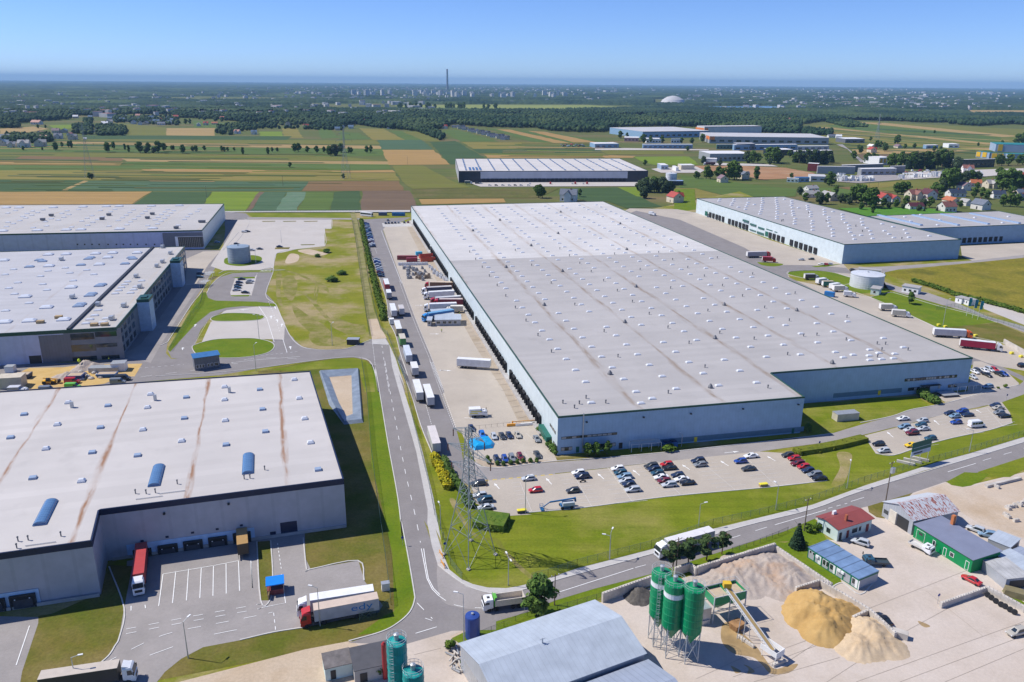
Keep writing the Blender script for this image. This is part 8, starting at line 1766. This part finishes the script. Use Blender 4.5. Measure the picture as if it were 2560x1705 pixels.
for k, x in enumerate((880,940,965,1025,1070,1115,1160,1200,1240,1290)): pk.append(put(('boxtruck','van','hatch')[k%3] if k < 3 else 'hatch', g('A2',x,860-(k<3)*12,-.1), HU*.4, None, 'cars on the far industrial lots', z=-.1, body=CC[('white','dark','silver')[k%3]], cab=CC['white'], trailer_box=(.1,.15,.12), trailer_roof=W_))
for k, x in enumerate((1300,1440,1590,1610,1665,1690)): pk.append(put('van' if k%2 else 'hatch', g('A2',x,848,-.1), 1.6, None, 'cars on the far industrial lots', z=-.1, body=CC[('white','red')[k%2]]))
order_labels(pk, '{} vehicle from left on the far lots')
between('lorry',('C3',1360,530),('C3',1215,530),'far lorry with dark brown trailer on the estate road',None,cab=CC['white'],trailer_box=(.12,.05,.05),trailer_roof=(.2,.1,.1)); COL.objects
# chimney, dome, towers and the far town
p = g('A2',736,207); o = empty('power_plant_chimney', (p.x,p.y,-.6), 0, 'very tall slim concrete chimney on the horizon', 'chimney'); hh = next(h for h in range(50,500,2) if pix((p.x,p.y,h))[1] < 150+62*.36518)
m_cc = flat('chimney_concrete', (.16,.16,.18), .8, .1, .02); MB().lathe([(17,0),(12.5,hh*.45),(10.5,hh)],20).build('shaft', m_cc, o); MB().lathe([(11.2,hh*.9),(11.2,hh*.93)],20).lathe([(10.9,hh*.97),(10.9,hh*1.0)],20).build('ring_band', flat('chimney_red_band',(.30,.12,.12),.7), o)
a, b = g('A2',2203,300), g('A2',2350,300); R_ = (b-a).length/2; c = (a+b)/2; o = empty('domed_arena', (c.x,c.y,-.6), 0, 'white domed arena roof among far woods', 'arena'); MB().lathe([(R_,0),(R_,10),(R_*.85,24),(R_*.5,38),(R_*.15,44),(.5,45)],32).build('roof', R_g, o); MB().lathe([(R_*1.02,0),(R_*1.02,8)],32,cap=False).build('wall', W_pale, o)
tw = []; m_tw2 = ribbed('tower_render', (.66,.64,.60), 9.0, depth=.35, axis='Z', rough=.8)
for i, x in enumerate((78,96,130,180,200,228,290,342,500,515,558,575,602,640,672,688,722,742,770,800,832,852,905,1040,1095,1118,1150,1182,1335,1400,1440,1462,1490,1540)):
    p = g('A2',x,240+(i*37)%16-(0 if x < 900 else -14)); w = 22+(i*13)%26; h = 26+(i*17)%26; o = empty('apartment_tower', (p.x,p.y,-.6), (i*.37)%1.5, None, 'apartment block', 'apartment blocks of the far town'); MB().box(-w/2,w/2,-9,9,0,h).build('wall', m_tw2, o); MB().box(-w/2-.3,w/2+.3,-9.3,9.3,h,h+1.2).box(-4,4,-4,4,h+1.2,h+4).build('roof', R_g, o); tw.append(o)
order_labels(tw, '{} pale apartment block from left in the far town')
mb = MB(); r_ = random.Random(9)
CL = [(r_.uniform(0,2355), 200+abs(r_.gauss(0,45))) for _ in range(38)]
for i in range(500,1500):
    if i < 700: q = CL[r_.randrange(38)]; x, y, R_ = q[0]+r_.gauss(0,55), q[1]+r_.gauss(0,5), 'A3'
    elif i < 1050: x, y, R_ = r_.gauss(700,700), 192+abs(r_.gauss(0,40)), 'A2'
    elif i < 1250: x, y, R_ = r_.gauss(1350,500), r_.uniform(260,345), 'A3'
    else: x, y, R_ = r_.uniform(-400,3000), r_.uniform(225,392), 'A1'
    if y > (395 if R_ == 'A1' else 345): continue
    p = g(R_,x,y,-.6); d = p.length; w = r_.uniform(8,20)*(1+d/9000)*(1.8 if r_.random() < .12 else 1); mb.at((p.x,p.y,-.6), r_.uniform(0,3)); h = r_.uniform(9,15)*(1+d/16000); k = r_.choice((0,0,1,2,2,3)); mb.prism([(-w/2,-w/3),(w/2,-w/3),(w/2,w/3),(-w/2,w/3)],0,h,0,k,False)
tag(mb.build('distant_town', [R_g, W_pale, flat('far_red_roofs',(.33,.12,.09),.8), R_g]), kind='stuff')
# ---------------------------------------------------------------- trees that stand by themselves
def grove(zone, group, s):
    r = 'O'; l = []
    for t in s.split():
        if ',' not in t: r = t; continue
        x, y, h, k = t.split(','); l.append(plant({'o':'oak','a':'ash','w':'willow','p':'poplar','s':'spruce','n':'pine'}[k], g(r,float(x),float(y),-.3), float(h), None, group, 1.15, -.4))
    order_labels(l, '{} tree from left '+zone)
grove('in the tree line across the strip fields','trees across the strip fields','A1 740,630,15,o 780,610,12,a 855,615,10,p 882,630,11,p 960,635,17,o 1000,637,9,w 1015,630,15,a 1050,637,9,w 1085,635,18,o 1125,625,13,a 1180,618,8,o 1190,617,8,a 1250,638,13,o 1320,628,9,a 1345,628,10,o 1400,620,8,o 1520,628,10,a 1535,628,8,o 1560,625,7,o 1605,622,6,o 1663,645,11,p 1835,645,11,p 1865,630,8,a 1898,628,7,o 2015,628,13,o 2045,628,14,a 2105,633,10,o 2168,635,11,o 2220,635,10,a 2260,655,15,o 2295,655,17,w 2335,632,14,o A2 10,630,14,o 60,638,10,a 75,638,9,o 185,635,11,o 210,635,12,a')
grove('around the left village fields','trees around the left village','A1 380,620,13,o 425,598,9,a 470,600,11,a 490,600,12,p 1985,735,7,o 615,812,7,o 630,812,6,w 290,618,5,o 2350,812,6,o C8 290,470,7,o 470,200,9,o 560,200,8,a 1480,220,10,o 1280,280,12,o 1070,150,14,p 2280,150,14,o 2330,150,14,a')
grove('along the far pale field','trees along the far pale field','A2 '+' '.join('%d,%d,%d,%s' % (x, 337+(i%3), 22+(i*5)%9, 'oap'[i%3]) for i, x in enumerate((405,415,450,485,497,520,550,600,615,648,725,738,760,780,812,830,850,985,1015,1065))))
grove('beside the silver tank and the earth field','trees beside the earth field','C3 460,830,11,w 500,848,14,w 545,840,15,o 590,850,14,w 640,845,16,o 690,842,14,w 740,852,16,w 780,855,13,w 830,855,12,w 1130,690,9,o 1160,690,8,a 1250,690,15,o 1300,692,10,a 1390,690,15,a 1430,695,13,o 1520,700,20,o 1580,700,22,o 1610,705,18,a 1840,700,16,p 2255,690,7,o A2 1360,942,13,o 1385,942,11,a 2085,945,12,w C3 530,535,8,o')
grove('within the industrial estate','trees within the industrial estate','C3 240,215,15,o 320,215,12,a 510,275,17,o 590,270,13,a 730,270,13,o 960,272,11,o 1080,285,12,a 1210,260,16,o 1270,255,13,s 1030,368,9,o 1210,505,10,w 1410,535,8,w 1740,505,17,w 1800,512,18,o 1860,505,14,a 1980,500,22,o 2050,510,23,o 2090,500,18,w 2000,525,10,w 2230,440,12,a 2300,500,15,o')
grove('in the evergreen belt left of the works','evergreen belt of the works','A3 790,700,18,s 815,705,20,n 840,705,19,s 865,710,22,n 890,712,20,s 915,712,22,n 940,712,21,s 965,710,20,n 990,710,21,s 1015,705,19,n 1035,700,17,s 1190,680,12,o 1280,705,15,o 1320,705,15,a 1345,705,13,o')
grove('in the tall belt before the dark glass office','tall belt before the glass office','C4 940,360,17,a 975,368,19,o 1010,372,20,n 1050,378,20,a 1090,380,21,n 1130,385,22,s 1170,385,23,o 1210,388,23,n 1250,388,23,s 1290,388,24,n 1330,385,24,a 1370,382,24,s 1410,378,24,n 1450,375,25,o 1490,368,26,n 1530,362,24,s 1570,360,22,a 1640,395,17,w 1070,300,14,a 1230,270,12,s 2080,350,16,o 2120,352,14,a 2190,350,16,o 2290,345,15,a 2340,340,15,o')
grove('among the houses of the right village','trees of the right village','C2 60,300,16,p 90,300,14,o 20,270,8,w 330,500,16,o 380,505,18,a 440,515,18,o 500,540,17,a 550,565,19,o 430,585,7,o 570,625,8,p 200,500,9,w 140,420,11,a 250,505,9,o 300,520,8,w 860,400,12,o 910,400,13,o 970,400,13,a 1300,430,15,a 1360,440,13,o 1430,335,21,o 1480,340,23,o 1530,335,22,a 1410,360,12,w 1650,265,14,w 1720,265,15,o 1790,265,13,w 1170,565,9,w 1240,555,10,o 700,555,9,a 970,540,10,o 840,560,8,o 760,565,6,w 1800,345,8,o 1770,440,10,o 1850,445,11,a 1920,460,9,o 2100,355,22,o 2180,365,24,o 2250,365,22,a 2300,360,16,o 2060,205,13,o 2110,540,11,o 2190,545,12,a 2270,550,12,o 2210,450,12,o 1330,600,5,s 1180,605,4,s 930,575,5,w 1110,600,6,w 1600,560,7,o A2 1345,915,9,o 1640,935,8,a 2320,935,6,o A3 860,970,9,o 960,985,11,w 1000,985,11,a 940,955,8,o 820,920,8,w')
grove('near the airfield strips','trees near the airfield strips','C4 1000,122,14,p 1025,122,17,o 800,168,14,o 840,170,13,a 890,205,14,o 880,170,11,a 630,225,13,o 620,180,8,w 720,325,13,o 780,325,13,a 690,325,11,o 1410,205,10,o 560,275,12,a 740,95,9,o 1100,175,9,o 1200,175,10,a 1410,15,8,o 1305,12,7,o 1870,148,7,o 2280,140,22,o 2330,135,24,a 2380,130,24,o 2120,135,9,o 1480,200,9,o')
P = scatter([pts(q) for q in ('C8 60,290 620,290 640,365 560,372 60,395','C8 890,180 1140,170 1130,280 900,280','C8 1180,180 1540,190 1560,285 1200,290','A2 540,480 700,500 725,545 690,548 560,500','A3 830,470 1040,490 1040,525 850,520','A3 1000,425 1150,420 1280,460 1150,462','C8 1030,90 1130,100 1120,160 1040,150')], 10, .36, 8)
tag(crowns('wood', P, 6, 12, 7, 12, f_wood, 1, True, seed=9), kind='stuff')
P = np.concatenate([scatter([pts(q)], 17, .45, 12+i) for i, q in enumerate(('C8 1400,60 2200,60 2200,165 1400,130','A1 1330,400 2330,440 2340,480 1900,470 1480,500 1480,460 1600,440','A1 1480,470 1590,470 1590,512 1480,512'))])
tag(crowns('wood', P, 6, 11, 7, 11, f_wood, 1, True, seed=10), kind='stuff')
for k in list(TREE):
    if k not in TUSED:
        for ch in TREE[k][0].children: bpy.data.objects.remove(ch)
        bpy.data.objects.remove(TREE[k][0])
for i in range(3):
    if not HUSED[i]: print('unused house', i)
# kerbs and road paint
ZG[0] = .06
K_ = ['A5 -40,165 200,165 110,330 40,372','A5 300,570 405,560 340,770 420,850 470,960 540,1110 640,1200 800,1225 1000,1215 1200,1140','A5 -560,1440 60,1400 600,1330 880,1295 1060,1285 1180,1310 1230,1400 1260,1568 B7 130,60 150,150 240,700 330,1200 370,1568 B3 1480,0 1540,300 1600,650 1605,740 1560,850 1450,950 1300,1030 1000,1115','B4 50,560 150,640 300,740 480,800 620,800 740,785 900,740 1000,712 1250,640 B8 905,1190 1500,1010 2000,885 2355,755 C1 1700,1330 2296,1150',
 'A4 1785,600 1850,575 2000,575 2330,570','A4 1370,1160 1560,860 1640,760 1700,640','A4 1820,410 1950,260','B2 940,575 1070,930 1030,1180 990,1260 930,1350 800,1450 620,1540 520,1575','B3 0,1105 300,1035 580,990','B3 582,165 612,450 645,455 1085,375 1142,560','B3 155,200 190,740 275,740 302,520 282,190','B7 1000,905 1080,935 1240,940 1500,905 1720,880 2091,855 B8 430,548 700,522 1080,487 1850,402 2140,367','B8 0,912 430,875 1000,800 1700,735 2100,690','C1 220,1310 470,1335 850,1210 1300,1090 1800,985 2135,880','C1 0,880 440,790 700,700 1030,640 1260,590 1800,440 2230,350','A6 -10,150 110,140','A6 735,560 760,545 900,538 1040,550 1180,590','A6 1000,640 1300,720 1750,925 1850,960 2220,1035','A5 1135,175 1200,440 1270,640 1330,830 1345,980 1400,1100 1440,1250 1500,1440 B7 330,0 440,280 530,570 640,840','B6 370,832 455,802 590,890 700,790','A5 885,165 877,234 822,236 822,378 600,402 430,437 405,555','A4 1500,690 1640,690','A4 1310,1190 1370,1160','A6 1300,720 1430,690 1500,700 1750,775 2000,838 2170,893']
strips('kerb', [smooth(pts(q), 4) for q in K_], .28, g_kerb, .12, .03)
for q in ('A4 1720,970 1760,945 1850,925 2000,925 2120,935 2160,955 2110,980 1950,990 1760,990','A4 1570,1210 1600,1180 1750,1140 1950,1130 2091,1132 2210,1160 2240,1200 2180,1250 2000,1285 1750,1290 1620,1270','A4 1690,760 1730,690 1810,620 1900,590 2090,590 2330,570','A6 735,560 760,545 900,538 1040,550 1180,590 1200,610 1100,640 960,612 800,580'): 
    p = smooth(pts(q), 5, q[:8] != 'A4 1690,'); strips('kerb', [p+[p[0]]] if q[:8] != 'A4 1690,' else [p], .3, g_kerb, .12, .03)
D, SOL = [], []
def dash(q, a, b): D.extend(dashed(smooth(pts(q),3), a, b))
dash('A5 1290,1190 1310,1330 1350,1568 B7 215,0 260,260 330,640 400,1000 460,1260 B3 1635,70 1660,210',3,5); dash('A5 1215,1180 1235,1350',1,1); dash('B3 1630,765 1770,910',3,3)
SOL += [pts('B3 1668,265 1690,380 1720,540 1770,640 1830,700'), pts('B3 1690,265 1705,380 1733,540 1780,630 1840,690')]; dash('B3 1830,700 1950,775 2100,805 2230,812',2.4,2.4)
dash('B4 0,1040 -60,1020',3,4); SOL += [pts('B4 1080,800 1735,590'), pts('B8 1745,993 2095,890'), pts('C1 1230,1568 1620,1450')]; dash('B4 1750,585 1920,540',3,4); dash('B8 1425,1090 1720,1000',4,5); dash('B8 2110,880 2240,845',1.5,1.5); dash('B8 2265,833 2355,805',6,5); dash('C1 1720,1410 2296,1240 2700,1110',4,6)
SOL += [pts('B3 1615,1045 1810,985')]
for x, y, x2, y2 in ((1405,640,1368,915),(1515,615,1487,890),(1625,595,1607,868),(1735,580,1722,848),(1840,565,1835,828),(1948,545,1950,808),(2055,525,2065,785),(2160,545,2176,765),(1250,905,1255,935),(1130,915,1130,955)): SOL.append([g('B2',x,y), g('B2',x2,y2)])
SOL += [pts('B3 100,370 115,630'), pts('B3 380,500 420,765 200,808'), pts('B2 1405,640 1850,565 2055,525'), pts('B2 255,1085 140,1425')]
dash('B2 1085,1115 1650,1005 2206,905 B3 150,780',2,2.4); dash('B2 1085,1155 1650,1045 2206,945 B3 160,820',2,2.4); dash('B2 890,1415 1090,1310 1340,1190 1560,1125 1900,1060 2206,1000 B3 160,880 300,850',2.6,3); dash('B2 1290,1340 1640,1215 1860,1155 2206,1090 B3 110,985',4.5,8); dash('B3 310,855 330,1030',1.2,1.2); dash('B3 345,215 380,450',.9,.9)
dash('A5 1450,660 1560,960 1700,1300 1800,1568 B7 630,20 740,320 840,605',.9,.9); dash('A5 1430,660 1540,960 1680,1300 1790,1568 B7 605,0 715,310 825,605',.9,.9); SOL.append(pts('A5 1285,250 1450,680')); dash('B7 575,395 625,570',.8,.8)
SOL += [pts('A5 480,1135 515,1245'), pts('A5 285,870 350,965 410,1160')]; dash('A5 260,1275 600,1240',1,1); dash('A5 270,600 205,790',1.2,1.2); dash('A5 365,830 460,1080',1.5,3); dash('A4 1590,1175 1690,1000',.8,.8)
dash('A4 1130,1375 1500,1345',1.2,1.2); dash('A4 1150,1445 1900,1350 A5 60,1330 300,1290 640,1300',4,5); dash('A4 1740,600 1700,740',.7,1.2)
SOL += [pts('A5 1180,1168 1345,1185'), pts('A5 60,1330 280,1305 620,1280')]
# pedestrian crossing bars, arrows
for k in range(8): SOL.append(pts('A5 %d,572 %d,585' % (305+k*11, 303+k*11)))
for k in range(8): SOL.append(pts('A4 %d,398 %d,402' % (1785+k*9, 1783+k*9))); SOL.append(pts('A4 %d,588 %d,596' % (1680+k*10, 1676+k*10))); SOL.append(pts('A4 %d,660 %d,668' % (1635+k*9, 1632+k*9)))
strips('road_marking', D, .15, g_mark, 0, .075); strips('road_marking', SOL, .18, g_mark, 0, .078)
AR = MB()
def arrow(r, x, y, x2, y2, w=1.0):
    a, b = g(r,x,y), g(r,x2,y2); d = b-a; L_ = d.length; AR.at((a.x,a.y,.08), math.atan2(d.y,d.x)); AR.add([(0,-.12*w,0),(L_*.62,-.12*w,0),(L_*.62,-.5*w,0),(L_,0,0),(L_*.62,.5*w,0),(L_*.62,.12*w,0),(0,.12*w,0)], [tuple(range(7))])
for q in ((1215,1125,1170,1075),(1670,1085,1620,1030)): arrow('B7',*q)
for q in ((575,680,530,640),(820,655,770,615),(1162,615,1108,580),(1428,590,1370,553),(1748,555,1690,522)): arrow('B8',*q)
for q in ((465,1085,375,1005),(1110,910,1030,840),(1700,745,1620,695)): arrow('C1',*q)
for q in ((1680,1095,1760,1095),(1560,862,1630,860),(1810,1392,1750,1392)): arrow('A5',*q,1.4)
for q in ((470,1035,475,1010),(440,1000,432,975),(422,890,415,870),(385,970,385,945),(545,1220,540,1195),(200,895,140,900)): arrow('A5',*q,1.6)
for q in ((1590,1035,1600,1015),(1490,1225,1495,1205),(1960,895,2030,897)): arrow('A4',*q,1.6)
arrow('B8',1400,500,1500,490); arrow('B7',690,90,800,95,1.2); arrow('B7',910,505,1000,510,1.2)
tag(AR.build('road_marking', g_mark), kind='structure')
# parking bay lines (thin, pale) and yellow dashes
BY = []
for k in range(9): x = 1150+k*27; BY.append(pts('B7 %d,%d %d,%d' % (1145+k*29, 124+k*48, 1225+k*28, 118+k*47)))
for k in range(13): BY.append(pts('A5 %d,%d %d,%d' % (1502+k*13, 235+k*16, 1545+k*14, 232+k*16)))
for k in range(9): BY.append(pts('A5 %d,%d %d,%d' % (1940+k*17, 985+k*32, 1990+k*18, 982+k*32)))
strips('bay_line', BY, .22, flat('bay_line_dark', (.20,.17,.14), .9, .1), 0, .07)
PL = []
def bays(r, a, b, c, n):
    """row of bay lines: from the line a-b, each of direction c"""
    a, b = g(r,*a), g(r,*b); d = g(r,*c)-a
    for k in range(n+1): p = a.lerp(b, k/n); PL.append([p, p+d])
    if (a-b).length and not any((q[0]-a).length < .1 and (q[1]-b).length < .1 for q in PL): PL.append([a, b])
for q in (((0,700),(80,900),(-60,8),7),((370,655),(490,865),(-100,8),8),((370,655),(490,865),(80,-8),8)): bays('B8', q[0], q[1], (q[0][0]+q[2][0],q[0][1]+q[2][1]), q[3])
for a, b in (((600,600),(770,835)),((860,570),(1100,785)),((1230,550),(1475,755)),((1540,525),(1755,725))):
    for s in (-95,95): bays('B8', a, b, (a[0]+s,a[1]-s*.09), 8)
bays('B8',(1810,505),(2010,695),(1900,498),7)
for a, b in (((70,1060),(230,1310)),((715,890),(900,1210)),((1190,770),(1530,1040)),((1780,680),(2000,930))):
    for s in (-190,190): 
        if not (a[0] < 100 and s < 0): bays('C1', a, b, (a[0]+s,a[1]-s*.13), 7)
bays('B7',(1090,690),(1450,640),(1140,745),6); bays('B7',(1150,830),(1500,800),(1190,890),5)
bays('A5',(1150,180),(1250,440),(1210,178),22); bays('A5',(1230,470),(1300,640),(1290,468),12)
strips('bay_line', PL, .13, flat('bay_line_pale', (.58,.56,.53), .8, .05), 0, .072)
YL = dashed(pts('B7 1085,1052 1690,997'),1.2,1.2); strips('yellow_marking', YL, .35, g_ymark, 0, .076)
# thin dark lines across the plant yard
JT = [pts('B6 '+q) for q in ('0,1430 640,1005 1450,690','130,1700 900,1200 1540,850','560,1568 1863,1100','900,1568 1863,1210','1250,1568 1863,1310','650,1010 900,1240','1100,860 1540,1210')]+[pts('B5 '+q) for q in ('370,1390 560,1310','540,1540 760,1440 1000,1330','900,1520 1936,1130','1300,1280 1936,1050','1100,1568 1936,1330')]+[pts('B3 1600,1240 1850,1180')]
strips('yard_line', JT, .07, flat('yard_line_dark', (.33,.28,.23), .9, .2, 1), 0, .05)
